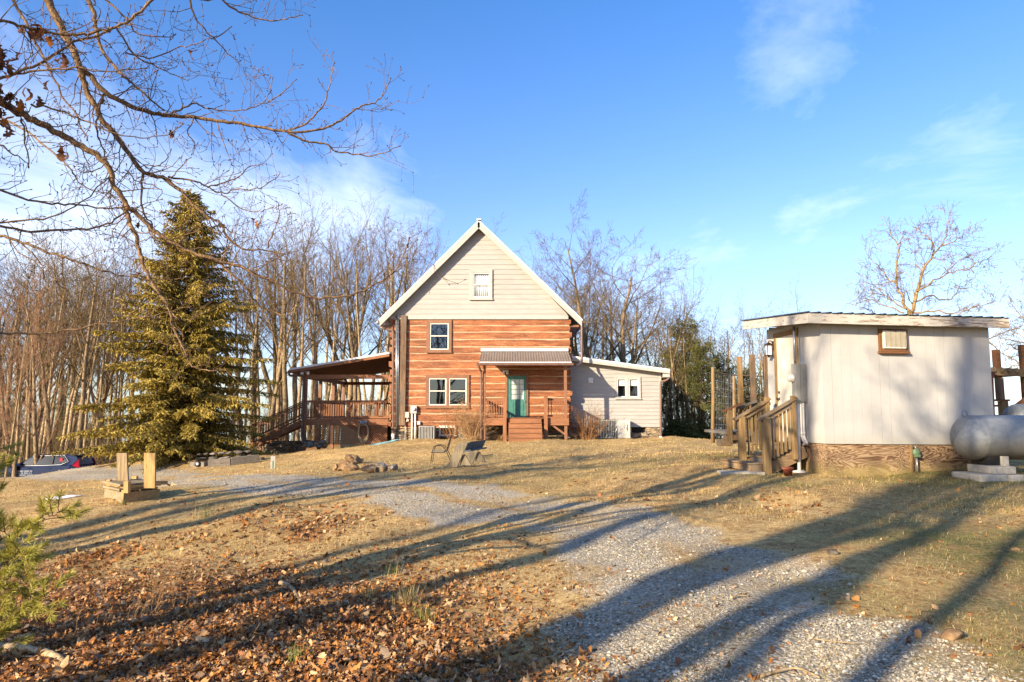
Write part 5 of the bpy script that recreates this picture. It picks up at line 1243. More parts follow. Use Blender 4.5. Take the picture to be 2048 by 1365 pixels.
# block retaining wall in the hollow below the stairs
rw = thing('block_wall', (HX(560, 34), 34.0, gz(HX(560, 34), 34)), 'shaded stone block wall in the hollow below the porch stairs', 'wall')
q = MB(); rr = random.Random(5)
for row in range(5):
    x = HX(520, 36.8); z0 = HZ(918, 36.8) + row * .19; xe = HX(606, 36.8)
    while x < xe:
        w_ = rr.uniform(.35, .6); q.box(x, min(x + w_, xe) - .012, 36.8 - rr.uniform(0, .03), 37.1, z0, z0 + .18); x += w_
q.build('block_course', MAT['stone_veneer'], rw)
q = MB(); q.box(HX(521, 36.8), HX(605, 36.8), 36.83, 37.05, HZ(918, 36.8) - .4, HZ(918, 36.8) + .94); q.build('core', MAT['concrete'], rw)
# green marker post on the lawn
mp_ = G(546, 938); mk = thing('marker_post', mp_, 'short grey marker board on the lawn below the porch stairs', 'marker')
q = MB(); q.box(mp_.x - .075, mp_.x + .075, mp_.y - .02, mp_.y + .02, mp_.z - .1, mp_.z + .40); q.build('board', MAT['ac_metal'], mk)
q = MB(); q.box(mp_.x - .02, mp_.x + .02, mp_.y - .03, mp_.y - .021, mp_.z - .1, mp_.z + .25); q.build('stake', MAT['green_metal'], mk)
# ------------------------------------------------------------------ bench with slanted legs
MAT['bench_wood'] = wood('greyed_bench_wood', srgb('#6f6046'), srgb('#a8977a'), 'z', .88, fine=.8, c3=srgb('#8a8069'))
MAT['bench_seat'] = wood('blue_grey_plank', srgb('#4e5156'), srgb('#74777a'), 'y', .85)
b0 = G(900, 936); bs = 70.0 / 1365 * 0 + b0.y / F      # metres per photo pixel here
def BP(px, py, dy=0): 
    p = P(px, py, b0.y + dy); return p
bn = thing('slant_bench', (b0.x, b0.y, b0.z), 'rustic plank bench with crossed slanted legs seen from its end', 'bench')
dyv = Vector((.32, 1.15, 0))
def plank(parent, pts, off, nm, mt):
    q = MB(); a = [Vector(p) for p in pts]
    if (a[1] - a[0]).cross(a[2] - a[1]).dot(Vector(off)) > 0: a = a[::-1]
    q.prism(a, off); return q.build(nm, mt, parent, bev=.005)
th = Vector((.012, .045, 0))
near = [BP(892.5, 936.5), BP(914, 935), BP(936, 885.5), BP(914, 887.5)]
plank(bn, near, th, 'back_leg', MAT['bench_wood'])
plank(bn, [p + dyv for p in near], th, 'back_leg', MAT['bench_wood'])
fl_ = [BP(920, 931, .06), BP(943, 931.5, .06), BP(929, 909, .06), BP(922, 912, .06)]
plank(bn, fl_, th, 'front_leg', MAT['bench_wood']); plank(bn, [p + dyv for p in fl_], th, 'front_leg', MAT['bench_wood'])
a, b = BP(936, 885.5), BP(928, 903.5)          # backrest plank between the tops of the back legs
q = MB(); sd_ = (b - a); nn = Vector((.04, 0, .017))
q.hexa([a + th, a + nn + th, a + nn + dyv * 1.15, a + dyv * 1.15, b + th, b + nn + th, b + nn + dyv * 1.15, b + dyv * 1.15]); q.build('backrest', MAT['bench_seat'], bn)
a, b = BP(927, 905.5), BP(937.5, 903)
q = MB(); up = Vector((0, 0, .045)); q.hexa([a, b + Vector((.05, 0, 0)), b + Vector((.05, 0, 0)) + dyv * 1.1, a + dyv * 1.1, a + up, b + Vector((.05, 0, 0)) + up, b + Vector((.05, 0, 0)) + dyv * 1.1 + up, a + dyv * 1.1 + up]); q.build('seat', MAT['bench_seat'], bn)
# ------------------------------------------------------------------ metal garden chair
ch0 = G(862, 928); chY = ch0.y; CHM = M('dark_bronze_tube', srgb('#2f2621'), srgb('#40352e'), ns=8, rough=.45, metal=.4, bump=.02)
chr_ = thing('garden_chair', ch0, 'dark metal patio chair standing on the lawn left of the plank bench', 'chair')
for k, dy in enumerate((0.0, .52)):
    o_ = Vector((0, dy, 0)); CPt = lambda px, py: P(px, py, chY) + o_
    q = MB(); q.tube(catmull([CPt(861.5, 929), CPt(863, 915), CPt(865, 904), CPt(866.5, 897), CPt(870, 892.5), CPt(877, 891.5), CPt(884, 893), CPt(890, 898), CPt(893, 904), CPt(897, 912), CPt(901, 922)], 4), .0125, 8); q.build('leg', CHM, chr_)
    q = MB(); q.tube(catmull([CPt(861, 905), CPt(880, 905.2), CPt(888, 905), CPt(892, 902), CPt(897, 888), CPt(902, 871)], 4), .013, 8); q.build('side_rail', CHM, chr_)
A_ = [P(px, py, chY) for px, py in ((863, 904), (888, 904.2))]
q = MB(); q.hexa([A_[0], A_[1], A_[1] + Vector((0, .52, 0)), A_[0] + Vector((0, .52, 0))] + [p + Vector((0, 0, .02)) for p in (A_[0], A_[1], A_[1] + Vector((0, .52, 0)), A_[0] + Vector((0, .52, 0)))]); q.build('seat', M('grey_sling', srgb('#77715f'), srgb('#8d8773'), ns=30, rough=.8), chr_)
B_ = [P(px, py, chY) for px, py in ((893, 901), (902, 872))]; tn = Vector((.012, 0, .004))
q = MB(); q.hexa([B_[0], B_[0] + tn, B_[0] + tn + Vector((0, .52, 0)), B_[0] + Vector((0, .52, 0)), B_[1], B_[1] + tn, B_[1] + tn + Vector((0, .52, 0)), B_[1] + Vector((0, .52, 0))]); q.build('backrest', CHM, chr_)
# ------------------------------------------------------------------ wooden box with two upright boards
MAT['new_lumber_z'] = wood('fresh_lumber', srgb('#9c7846'), srgb('#c6a268'), 'z', .75, fine=.8, big=.15)
MAT['new_lumber_x'] = wood('fresh_lumber_flat', srgb('#8f6d42'), srgb('#bb9762'), 'x', .78, fine=.8, big=.2)
MAT['worn_lumber_z'] = wood('worn_lumber', srgb('#7a664a'), srgb('#a58f6c'), 'z', .85, fine=.8, big=.2)
MAT['worn_lumber_y'] = wood('worn_lumber_side', srgb('#75634b'), srgb('#a3906f'), 'y', .85, fine=.8, big=.2)
wc = G(247, 1008); WY = wc.y; mpp = WY / F
cr_ = thing('wooden_box_frame', wc, 'low square lumber box holding boards and two tall upright planks', 'wooden box')
def W(px, py, Y): return P(px, py, Y)
A0 = W(246, 1008, WY); A1 = W(320, 999, WY + .62); A2 = W(208, 1000, WY + .72)
u_ = (A1 - A0); u_.z = 0; v_ = (A2 - A0); v_.z = 0; u_ *= 1; 
zb = min(A0.z, A1.z, A2.z) - .12; zt_ = W(246, 986, WY).z
def side(a, b, z0, z1, mt, th=.045, nm='side_board'):
    q = MB(); d = (b - a).normalized(); n_ = Vector((-d.y, d.x, 0)) * th; 
    q.hexa([Vector((a.x, a.y, z0)), Vector((b.x, b.y, z0)), Vector((b.x, b.y, z0)) + n_, Vector((a.x, a.y, z0)) + n_, Vector((a.x, a.y, z1)), Vector((b.x, b.y, z1)), Vector((b.x, b.y, z1)) + n_, Vector((a.x, a.y, z1)) + n_]); return q.build(nm, mt, cr_, bev=.005)
O_ = Vector((A0.x, A0.y, 0)); Uu = u_.normalized(); Vv = v_.normalized()
side(O_, O_ + u_, zb, zt_, MAT['new_lumber_x'])
side(O_ + v_, O_ + Vv * .002, zb, zt_, MAT['worn_lumber_y'], .045)
side(O_ + u_ + v_ , O_ + v_, zb, zt_ - .01, MAT['new_lumber_x']); side(O_ + u_ + Vv * .05, O_ + u_ + v_ , zb, zt_ - .01, MAT['worn_lumber_y'])
# stack of boards on top
rr = random.Random(8)
for lay in range(3):
    q = MB(); z0 = zt_ + .05 + lay * .045; 
    for i in range(5):
        a = O_ + u_ * (.04 + .185 * i + rr.uniform(-.01, .01)) + v_ * (.05 + rr.uniform(-.03, .03)); b = a + v_ * (.9 + rr.uniform(-.04, .04))
        if lay % 2: a = O_ + v_ * (.06 + .185 * i) + u_ * (.04 + rr.uniform(-.03, .03)); b = a + u_ * (.93 + rr.uniform(-.03, .04))
        q.beam((a.x, a.y, z0), (b.x, b.y, z0), .15, .038)
    q.build('board_layer', MAT['worn_lumber_y' if lay % 2 == 0 else 'new_lumber_x'], cr_)
for (s, t_) in ((.06, .06), (.9, .1), (.08, .9)):
    q = MB(); a = O_ + u_ * s + v_ * t_; q.box(a.x - .04, a.x + .04, a.y - .04, a.y + .04, zt_ - .1, zt_ + .048); q.build('spacer_block', MAT['new_lumber_z'], cr_)
def upright(px0, px1, py0, py1, Y, mt, nm='upright_plank', thk=.045, lean=0):
    q = MB(); a = P(px0, py1, Y); b = P(px1, py1, Y); c = P(px1 + lean, py0, Y); d = P(px0 + lean, py0, Y)
    q.hexa([a, b, b + Vector((0, thk, 0)), a + Vector((0, thk, 0)), d, c, c + Vector((0, thk, 0)), d + Vector((0, thk, 0))]); q.build(nm, mt, cr_, bev=.004)
upright(287.5, 310, 906.5, 977, WY + .18, MAT['new_lumber_z'], lean=0.5); upright(236, 256.5, 906.5, 964, WY + .75, MAT['worn_lumber_z'], lean=-3)
upright(247, 256.5, 963, 987, WY - .03, MAT['new_lumber_z'], 'short_post', .09); upright(212, 220, 960, 980, WY + .6, MAT['new_lumber_z'], 'short_post', .08); upright(264, 273, 953, 962, WY + 1.1, MAT['new_lumber_z'], 'short_post', .08)
q = MB(); q.beam(P(256, 962, WY + 1.0), P(280, 961, WY + 1.0), .10, .06); q.beam(P(309, 966, WY + .6), P(333, 965.5, WY + .8), .10, .075); q.build('loose_board', MAT['new_lumber_x'], cr_)
# white bag lying on the grass
bg_ = G(124, 1000); me = rock_mesh(901, .42, .13, .055, 3, .25); me.materials.append(M('white_plastic', srgb('#c9cbd0'), srgb('#e0e1e4'), ns=7, rough=.4, bump=.5, bd=.02))
o = link('white_bag', me); g2 = G(158, 994); o.location = ((bg_.x + g2.x) / 2 - .12, (bg_.y + g2.y) / 2, bg_.z + .045); o.rotation_euler = (0, -.06, .55); tag(o, 'crumpled white plastic bag lying on the grass left of the wooden box', 'bag')
# ------------------------------------------------------------------ dark blue car
def car_paint():
    m, t = newmat('navy_car_paint'); b = t.principled(srgb('#061b3d'), .14, 0, None, .3); b.inputs['Coat Weight'].default_value = 0; b.inputs['Coat Roughness'].default_value = .06; t.out(b.outputs[0]); return m
MAT['car_paint'] = car_paint()
MAT['car_glass'] = M('tinted_glass', srgb('#10151a'), srgb('#161c22'), ns=3, rough=.15, bump=0, big=0, spec=.4)
MAT['chrome'] = M('bright_trim', srgb('#b9bcc0'), srgb('#d0d3d6'), ns=3, rough=.5, metal=.3, bump=0, big=0)
MAT['red_lamp'] = M('red_lamp', srgb('#7d1018'), srgb('#a3141f'), ns=4, rough=.2, bump=0, big=0)
MAT['white_mark'] = M('white_vinyl_mark', srgb('#868b92'), srgb('#969ba2'), ns=4, rough=.5, bump=0, big=0)
MAT['tyre'] = M('tyre_rubber', srgb('#191919'), srgb('#262626'), ns=10, rough=.85)
cy = 36.2; cxr = P(154, 925, cy).x; ctop = P(130, 909.5, cy).z; clen = 4.70; carz = ctop - 1.68
car = thing('parked_car', (cxr - clen / 2, cy + .9, carz), 'navy blue parked SUV with white lettering on its side beyond the gravel drive', 'car', rz=R(2))
# local: x from nose (-L/2) to tail (+L/2), y = 0 is the middle of the car, the seen side is at y = -.92
low = [(-2.30, .35), (-2.33, .62), (-2.25, .86), (-2.0, .98), (-1.2, 1.06), (-.9, 1.08), (1.75, 1.12), (2.20, 1.10), (2.30, .95), (2.33, .60), (2.28, .38)]
def section(poly, ya, yb, insets, q):
    pass
def hull(prof, yw, q, inset=0.0, top_in=0.0, zt=None):
    """prof: side outline (x, z) closed; half width yw; points above get narrower"""
    n = len(prof); L = []; Rr = []
    zs_ = [p[1] for p in prof]; zmin, zmax = min(zs_), max(zs_)
    for x, z in prof:
        w_ = yw - top_in * ((z - zmin) / (zmax - zmin)) ** 1.3 - .10 * max(0, (abs(x) - 1.9) / .45) ** 2
        L.append((x, -w_, z)); Rr.append((x, w_, z))
    q.add(L + Rr, [tuple(range(n)), tuple(range(2 * n - 1, n - 1, -1))] + [((i + 1) % n, i, n + i, n + (i + 1) % n) for i in range(n)])
arch = lambda cx_, r_: [(cx_ + r_ * math.cos(a), .36 + r_ * math.sin(a)) for a in [math.pi * i / 10 for i in range(10, -1, -1)]]
wf, wr = -1.42, 1.28
prof = [(-2.28, .30)] + [(wf - .44, .28)] + arch(wf, .40) + [(wf + .44, .26), (wr - .44, .26)] + arch(wr, .40) + [(wr + .44, .28), (2.26, .34), (2.34, .62), (2.31, .95), (2.22, 1.12), (1.9, 1.14), (-.85, 1.08), (-1.9, .99), (-2.22, .85), (-2.33, .6)]
q = MB(); hull(prof, .925, q, top_in=.05); bd = q.build('body', MAT['car_paint'], car, True); bd.modifiers.new('b', 'BEVEL').width = .03
roof = [(-.95, 1.07), (-.2, 1.55), (.25, 1.66), (1.2, 1.68), (1.95, 1.62), (2.12, 1.55), (2.28, 1.12)]
q = MB(); hull(roof, .86, q, top_in=.20); q.build('cabin', MAT['car_paint'], car, True)
def sidewin(poly, nm, mt, d):
    q = MB(); n = len(poly); vs = []
    for dd_ in (d, d + .02):
        for x, z in poly: w_ = .862 - .20 * max(0, ((z - 1.07) / (1.68 - 1.07))) ** 1.3; vs.append((x, -w_ - .035 + dd_, z))
    q.add(vs, [tuple(range(n)), tuple(range(2 * n - 1, n - 1, -1))] + [((i + 1) % n, i, n + i, n + (i + 1) % n) for i in range(n)]); return q.build(nm, mt, car, True)
sidewin([(-.80, 1.12), (.05, 1.13), (.05, 1.56), (-.05, 1.55)], 'side_window', MAT['car_glass'], .006); sidewin([(.12, 1.13), (1.0, 1.16), (.98, 1.60), (.12, 1.57)], 'side_window', MAT['car_glass'], .006); sidewin([(1.06, 1.16), (1.45, 1.18), (1.72, 1.32), (1.45, 1.60), (1.04, 1.60)], 'side_window', MAT['car_glass'], .006)
tr_pts = [(-.86, 1.09), (.6, 1.11), (1.46, 1.15), (1.80, 1.31), (1.50, 1.63), (.2, 1.60), (-.1, 1.58)]
def wy_(z): return -(.862 - .20 * max(0, (z - 1.07) / .61) ** 1.3) - .045
q = MB(); q.tube([(x, wy_(z), z) for x, z in tr_pts], .014, 6); q.build('window_trim', MAT['chrome'], car, True)
q = MB(); q.tube([(1.40 + .09 * math.cos(a), wy_(1.4) + .0, 1.40 + .09 * math.sin(a)) for a in [2 * math.pi * i / 12 for i in range(13)]], .018, 5); q.lathe([(.0, 0), (.06, .0), (.05, .01)], (1.40, wy_(1.4) + .012, 1.40), (0, -1, .3), 10); q.build('window_sticker', M('red_sticker', srgb('#a83540'), srgb('#c04a54'), ns=4, bump=0, big=0), car, True)
for cx_ in (wf, wr):
    for sy_ in (-1, 1):
        q = MB(); q.lathe([(.22, -.11), (.33, -.11), (.36, -.07), (.36, .07), (.33, .11), (.22, .11)], (cx_, sy_ * .80, .36), (0, sy_, 0), 28); wo_ = q.build('wheel', MAT['tyre'], car, True)
        q = MB(); q.lathe([(.0, .02), (.05, .08), (.22, .09), (.235, .10), (.235, -.1), (.0, -.1)], (cx_, sy_ * .80, .36), (0, sy_, 0), 24); q.build('rim', MAT['chrome'], wo_, True)
    q = MB(); pts = [(cx_ + .43 * math.cos(a), -.925, .36 + .43 * math.sin(a)) for a in [math.pi * i / 12 for i in range(13)]]; q.tube(pts, .035, 6); q.build('wheel_arch_trim', MAT['black'], car, True)
for sy_ in (-1, 1):
    q = MB(); q.hexa([(2.02, sy_ * .87 - .03, 1.10), (2.36, sy_ * .80 - .03, .98), (2.36, sy_ * .80 + .05, .98), (2.02, sy_ * .87 + .05, 1.10), (2.10, sy_ * .83 - .03, 1.24), (2.24, sy_ * .70 - .03, 1.42), (2.24, sy_ * .70 + .05, 1.42), (2.10, sy_ * .83 + .05, 1.24)]); q.build('tail_lamp', MAT['red_lamp'], car, True)
    q = MB(); q.hexa([(-2.34, sy_ * .72 - .1, .72), (-2.0, sy_ * .90 - .04, .80), (-2.0, sy_ * .90 + .04, .80), (-2.34, sy_ * .72 + .1, .72), (-2.30, sy_ * .72 - .1, .82), (-1.95, sy_ * .90 - .04, .92), (-1.95, sy_ * .90 + .04, .92), (-2.30, sy_ * .72 + .1, .82)]); q.build('headlight', MAT['lens'], car, True)
q = MB(); q.box(1.85, 2.30, -.55, .55, 1.625, 1.655); q.build('rear_spoiler', MAT['black'], car, True)
q = MB(); q.box(-.72, -.5, -1.08, -.90, 1.10, 1.24); q.build('wing_mirror', MAT['car_paint'], car, True, .03)
for x in (.0, .98): q = MB(); q.box(x - .22, x - .03, -.945, -.925, .96, .985); q.build('door_handle', MAT['car_paint'], car, True)
q = MB(); rr = random.Random(2)
for (xa, xb, z, h_) in ((-.9, .0, .80, .055), (-.9, .02, .70, .05), (-1.0, .70, .60, .045)):
    x = xa
    while x < xb: w_ = rr.uniform(.03, .055); q.box(x, x + w_, -.938, -.926, z, z + h_); x += w_ + (.012 if rr.random() < .8 else .05)
q.build('side_lettering', MAT['white_mark'], car, True)
# ------------------------------------------------------------------ tree builder
class TB:
    """collects tapered tubes, meshed in batches"""
    def __init__(self): self.b = {}
    def add(self, pts, rad, n):
        self.b.setdefault((len(pts), n), []).append((pts, rad))
    def arrays(self):
        Vs, Fs = [], []; base = 0
        for (k, n), L in self.b.items():
            Pn = np.array([[tuple(q) for q in p] for p, r in L], float); Rn = np.array([r for p, r in L], float)
            T = np.empty_like(Pn); T[:, 1:-1] = Pn[:, 2:] - Pn[:, :-2]; T[:, 0] = Pn[:, 1] - Pn[:, 0]; T[:, -1] = Pn[:, -1] - Pn[:, -2]
            T /= np.linalg.norm(T, axis=2, keepdims=True) + 1e-12
            D = Pn[:, -1] - Pn[:, 0]; D /= np.linalg.norm(D, axis=1, keepdims=True) + 1e-12
            ref = np.where(np.abs(D[:, 2:3]) > 0.8, np.array([[1.0, 0.13, 0]]), np.array([[0.07, 0.0, 1.0]]))[:, None, :] * np.ones_like(Pn)
            U = np.cross(T, ref); U /= np.linalg.norm(U, axis=2, keepdims=True) + 1e-12; W = np.cross(T, U)
            a = 2 * np.pi * np.arange(n) / n
            V = Pn[:, :, None, :] + Rn[:, :, None, None] * (np.cos(a)[None, None, :, None] * U[:, :, None, :] + np.sin(a)[None, None, :, None] * W[:, :, None, :])
            m = len(L); Vs.append(V.reshape(-1, 3))
            i = np.arange(m)[:, None, None] * (k * n) + np.arange(k - 1)[None, :, None] * n + np.arange(n)[None, None, :]
            j = np.arange(m)[:, None, None] * (k * n) + np.arange(k - 1)[None, :, None] * n + ((np.arange(n) + 1) % n)[None, None, :]
            Fs.append((np.stack([i, i + n, j + n, j], -1).reshape(-1, 4)) + base); base += m * k * n
        return np.concatenate(Vs), np.concatenate(Fs)
    def mesh(self, name, mt, smooth=True):
        V, F_ = self.arrays(); return np_mesh(name, V, F_, mt, smooth=smooth)
def rvec(r): return Vector((r.gauss(0, 1), r.gauss(0, 1), r.gauss(0, 1)))
def grow(T, C, r, p, d, L, rad, lev, S):
    """T trunk tubes, C crown tubes. S: settings per level"""
    n = S['pts'][lev]; pts = [p.copy()]; dd = d.normalized(); rads = [rad]; step = L / (n - 1); rend = rad * S['taper'][lev]
    for i in range(1, n):
        dd = (dd + rvec(r) * S['wob'][lev] + Vector((0, 0, S['up'][lev]))).normalized(); pts.append(pts[-1] + dd * step)
        rads.append(rad + (rend - rad) * (i / (n - 1)) ** S.get('tp', 0.9))
    (T if lev == 0 else C).add(pts, [max(q, S['rmin']) for q in rads], S['sides'][lev])
    if lev + 1 >= len(S['pts']): return
    cnt = S['num'][lev]; cnt = int(cnt * r.uniform(.75, 1.25) + .5); t0 = S['start'][lev]; az = r.uniform(0, 6.28)
    for c in range(cnt):
        t = t0 + (1 - t0) * ((c + r.uniform(.1, .9)) / cnt); x = t * (n - 1); i = min(int(x), n - 2); f = x - i
        q = pts[i].lerp(pts[i + 1], f); rr = rads[i] + (rads[i + 1] - rads[i]) * f; td = (pts[i + 1] - pts[i]).normalized()
        az += 2.4 + r.uniform(-.6, .6); e1 = td.orthogonal().normalized(); e2 = td.cross(e1); ang = R(r.uniform(*S['ang'][lev]))
        nd = td * math.cos(ang) + (e1 * math.cos(az) + e2 * math.sin(az)) * math.sin(ang)
        l2 = L * r.uniform(*S['len'][lev]) * (1 - S['fall'][lev] * t)
        grow(T, C, r, q, nd, l2, max(rr * S['rr'][lev] * r.uniform(.75, 1.1), S['rmin']), lev + 1, S)
    if lev < len(S['pts']) - 1 and lev > 0:
        grow(T, C, r, pts[-1], dd, L * .35, rads[-1], lev + 1, S)
WOOD = dict(pts=[12, 7, 5, 4, 3], taper=[.22, .30, .35, .4, .5], wob=[.035, .10, .14, .18, .2], up=[.02, .07, .06, .04, .03], sides=[8, 5, 4, 3, 3], rmin=.0065,
            num=[9, 5, 3, 3], start=[.42, .25, .2, .2], ang=[(22, 50), (25, 50), (25, 55), (25, 60)], len=[(.26, .42), (.32, .5), (.35, .6), (.4, .7)], fall=[.45, .35, .3, .3], rr=[.45, .55, .6, .65])
def variant(seed, H, rad, **kw):
    S = {k: (list(v) if isinstance(v, list) else v) for k, v in WOOD.items()}
    for k, v in kw.items(): S[k] = v
    r = random.Random(seed); T, C = TB(), TB()
    lean = Vector((r.uniform(-.06, .06), r.uniform(-.06, .06), 1))
    grow(T, C, r, Vector((0, 0, -.4)), lean, H, rad, 0, S)
    return T, C
def bark(name, a, b, c, ns=5):
    m, t = newmat(name); co = t.coord('Object', (5, 5, 1.2)); n = t.noise(co, ns, 6, .65); g = t.noise(t.coord('Object'), 1.2, 4)
    oi = t.new('ShaderNodeObjectInfo')
    col = t.ramp(t.math('ADD', t.math('MULTIPLY', n, .75), t.math('MULTIPLY', g, .25)), [(.38, srgb(a)), (.5, srgb(b)), (.62, srgb(c))])
    col = t.mix(1.0, col, t.ramp(oi.outputs['Random'], [(0, (.72, .70, .68)), (1, (1.1, 1.06, 1.02))]), 'MULTIPLY')
    t.out(t.principled(col, .9, 0, t.bump(n, .5, .03), .15).outputs[0]); return m
MAT['bark'] = bark('grey_tan_bark', '#594d3b', '#877559', '#b09b7a')
MAT['bark_pale'] = bark('pale_bark', '#675843', '#9f8b6b', '#c9b48f')
MAT['twig'] = bark('twig_bark', '#4c3f2b', '#6f5d40', '#937d58', 3)
MAT['twig_red'] = bark('reddish_twig', '#6a4f3c', '#8f6f55', '#ab8b6c', 3)
VAR = []
def add_var(seed, H, rad, mt, mc, **kw):
    T, C = variant(seed, H, rad, **kw)
    VAR.append((H, T.mesh('trunk', MAT[mt]), C.mesh('crown', MAT[mc]))); return len(VAR) - 1
for i in range(5): add_var(10 + i, 15, .17 + .02 * (i % 3), 'bark', 'twig')
for i in range(3): add_var(30 + i, 15, .14, 'bark_pale', 'twig', start=[.32, .25, .2, .2], num=[10, 5, 3, 3])
for i in range(2): add_var(40 + i, 10, .09, 'bark', 'twig_red', start=[.12, .2, .2, .2], num=[12, 5, 3, 3], ang=[(15, 38), (20, 42), (20, 45), (20, 50)])
BIG = [add_var(50 + i, 13.5, .26, 'bark', 'twig', start=[.28, .25, .2, .2], num=[12, 7, 5, 4], ang=[(35, 65), (28, 58), (25, 60), (25, 60)], len=[(.40, .58), (.38, .55), (.35, .6), (.4, .7)], wob=[.05, .13, .17, .2, .22]) for i in range(2)]
_used = set()
def bare_tree(x, y, H, v, label, group, rz=0, name='bare_tree', sink=.0):
    H0, tm, cm = VAR[v]; s = H / H0
    o = thing(name, (x, y, gz(x, y) - sink), label, 'tree', group, rz); w_ = s * random.Random(int(x * 977 + y * 131)).uniform(.75, 1.5); o.scale = (w_, w_, s); q_ = random.Random(int(x * 577 + y * 313)); o.rotation_euler = (q_.gauss(0, .045), q_.gauss(0, .045), rz)
    t = link('trunk', tm, o); c = link('crown', cm, o); return o
TOP = [(-200, 540), (0, 555), (60, 520), (150, 505), (230, 560), (300, 540), (400, 545), (480, 530), (560, 500), (640, 505), (720, 488), (800, 498), (860, 515), (1000, 540), (1050, 545), (1100, 540), (1190, 548), (1250, 575), (1300, 600), (1350, 605), (1400, 640), (1450, 642), (1530, 630), (1600, 640), (1700, 700)]
def top_at_px(px):
    for (a, b), (c, d) in zip(TOP[:-1], TOP[1:]):
        if a <= px <= c: return b + (d - b) * (px - a) / (c - a)
    return 640
ORD = 'first second third fourth fifth sixth seventh eighth ninth tenth eleventh twelfth thirteenth fourteenth fifteenth sixteenth seventeenth eighteenth nineteenth twentieth'.split()
def wood_row(zone, rowname, pxa, pxb, n, Ya, Yb, seed, kinds, drop=(0, 60), group=None, name='bare_tree', adj='slim bare'):
    r = random.Random(seed); pos = sorted(pxa + (pxb - pxa) * (i + r.uniform(.15, .85)) / n for i in range(n)); out = []
    for i, px in enumerate(pos):
        Y = r.uniform(Ya, Yb); x = P(px, 825, Y).x; g = gz(x, Y); top = P(px, top_at_px(px) + r.uniform(*drop), Y).z; H = max(4.0, top - g)
        out.append(bare_tree(x, Y, H, kinds[r.randrange(len(kinds))], f'{adj} tree {zone}, {ORD[i]} from left' + ('' if rowname in ('only', 'near') else f' in {rowname} row'), group, r.uniform(0, 6.28), name))
    return out
GL, GM, GR_, GS = 'bare woodland trees left of the spruce', 'bare woodland trees between spruce and house', 'bare trees right of the house', 'bare trees between house and shed'
FORK = [add_var(90 + i, 15, .20, 'bark', 'twig', start=[.18, .35, .2, .2], num=[5, 5, 3, 3], ang=[(10, 26), (22, 48), (25, 55), (25, 60)], len=[(.55, .75), (.30, .48), (.35, .6), (.4, .7)], rr=[.72, .5, .6, .65], wob=[.05, .09, .14, .18, .2]) for i in range(3)]
V_ALL = [0, 1, 2, 3, 4, 5, 6, 7] + FORK[:2]
wood_row('in the left woods', 'front', -10, 236, 11, 40, 46, 1, V_ALL, (0, 70), GL)
wood_row('in the left woods', 'second', -20, 240, 12, 47, 54, 2, V_ALL, (0, 60), GL)
wood_row('in the left woods', 'third', -20, 250, 14, 55, 64, 3, V_ALL, (10, 70), GL)
wood_row('in the left woods', 'rearmost', -20, 250, 17, 65, 78, 4, V_ALL, (30, 90), GL)
wood_row('seen behind the spruce', 'only', 250, 480, 12, 48, 60, 5, V_ALL, (0, 50), 'bare trees seen behind the spruce')
wood_row('between the spruce and the house', 'front', 488, 775, 11, 46.5, 51, 6, V_ALL, (0, 50), GM)
wood_row('between the spruce and the house', 'middle', 480, 845, 14, 52, 58, 7, V_ALL, (0, 40), GM)
wood_row('between the spruce and the house', 'rear', 485, 850, 18, 60, 72, 8, V_ALL, (0, 50), GM)
wood_row('right of the house roof', 'front', 1120, 1300, 5, 47, 52, 9, V_ALL + BIG, (20, 90), GR_)
wood_row('right of the house roof', 'middle', 1045, 1300, 7, 53, 58, 10, V_ALL, (5, 60), GR_)
wood_row('right of the house roof', 'rear', 1050, 1310, 12, 60, 70, 11, V_ALL, (10, 70), GR_)
wood_row('between addition and shed', 'front', 1318, 1440, 6, 44, 48, 12, V_ALL, (0, 60), GS)
wood_row('between addition and shed', 'middle', 1310, 1560, 11, 50, 56, 13, V_ALL, (0, 50), GS)
wood_row('between addition and shed', 'rear', 1310, 1580, 15, 58, 66, 14, V_ALL, (0, 60), GS)
# reddish thicket trees at the left edge
wood_row('with reddish twigs at the left edge', 'near', -60, 90, 5, 30, 37, 15, [8, 9], (20, 110), 'reddish thicket trees at the left edge', adj='bushy bare')
# large tree right of the roof
x = P(1178, 825, 48).x; g = gz(x, 48); bare_tree(x, 48, P(1195, 474, 48).z - g, BIG[0], 'tallest wide-crowned bare tree rising right behind the house roof edge', None, 2.2)
x = P(1245, 825, 47).x; g = gz(x, 47); bare_tree(x, 47, P(1265, 530, 47).z - g, BIG[1], 'broad bare tree standing behind the addition roof', None, .6)
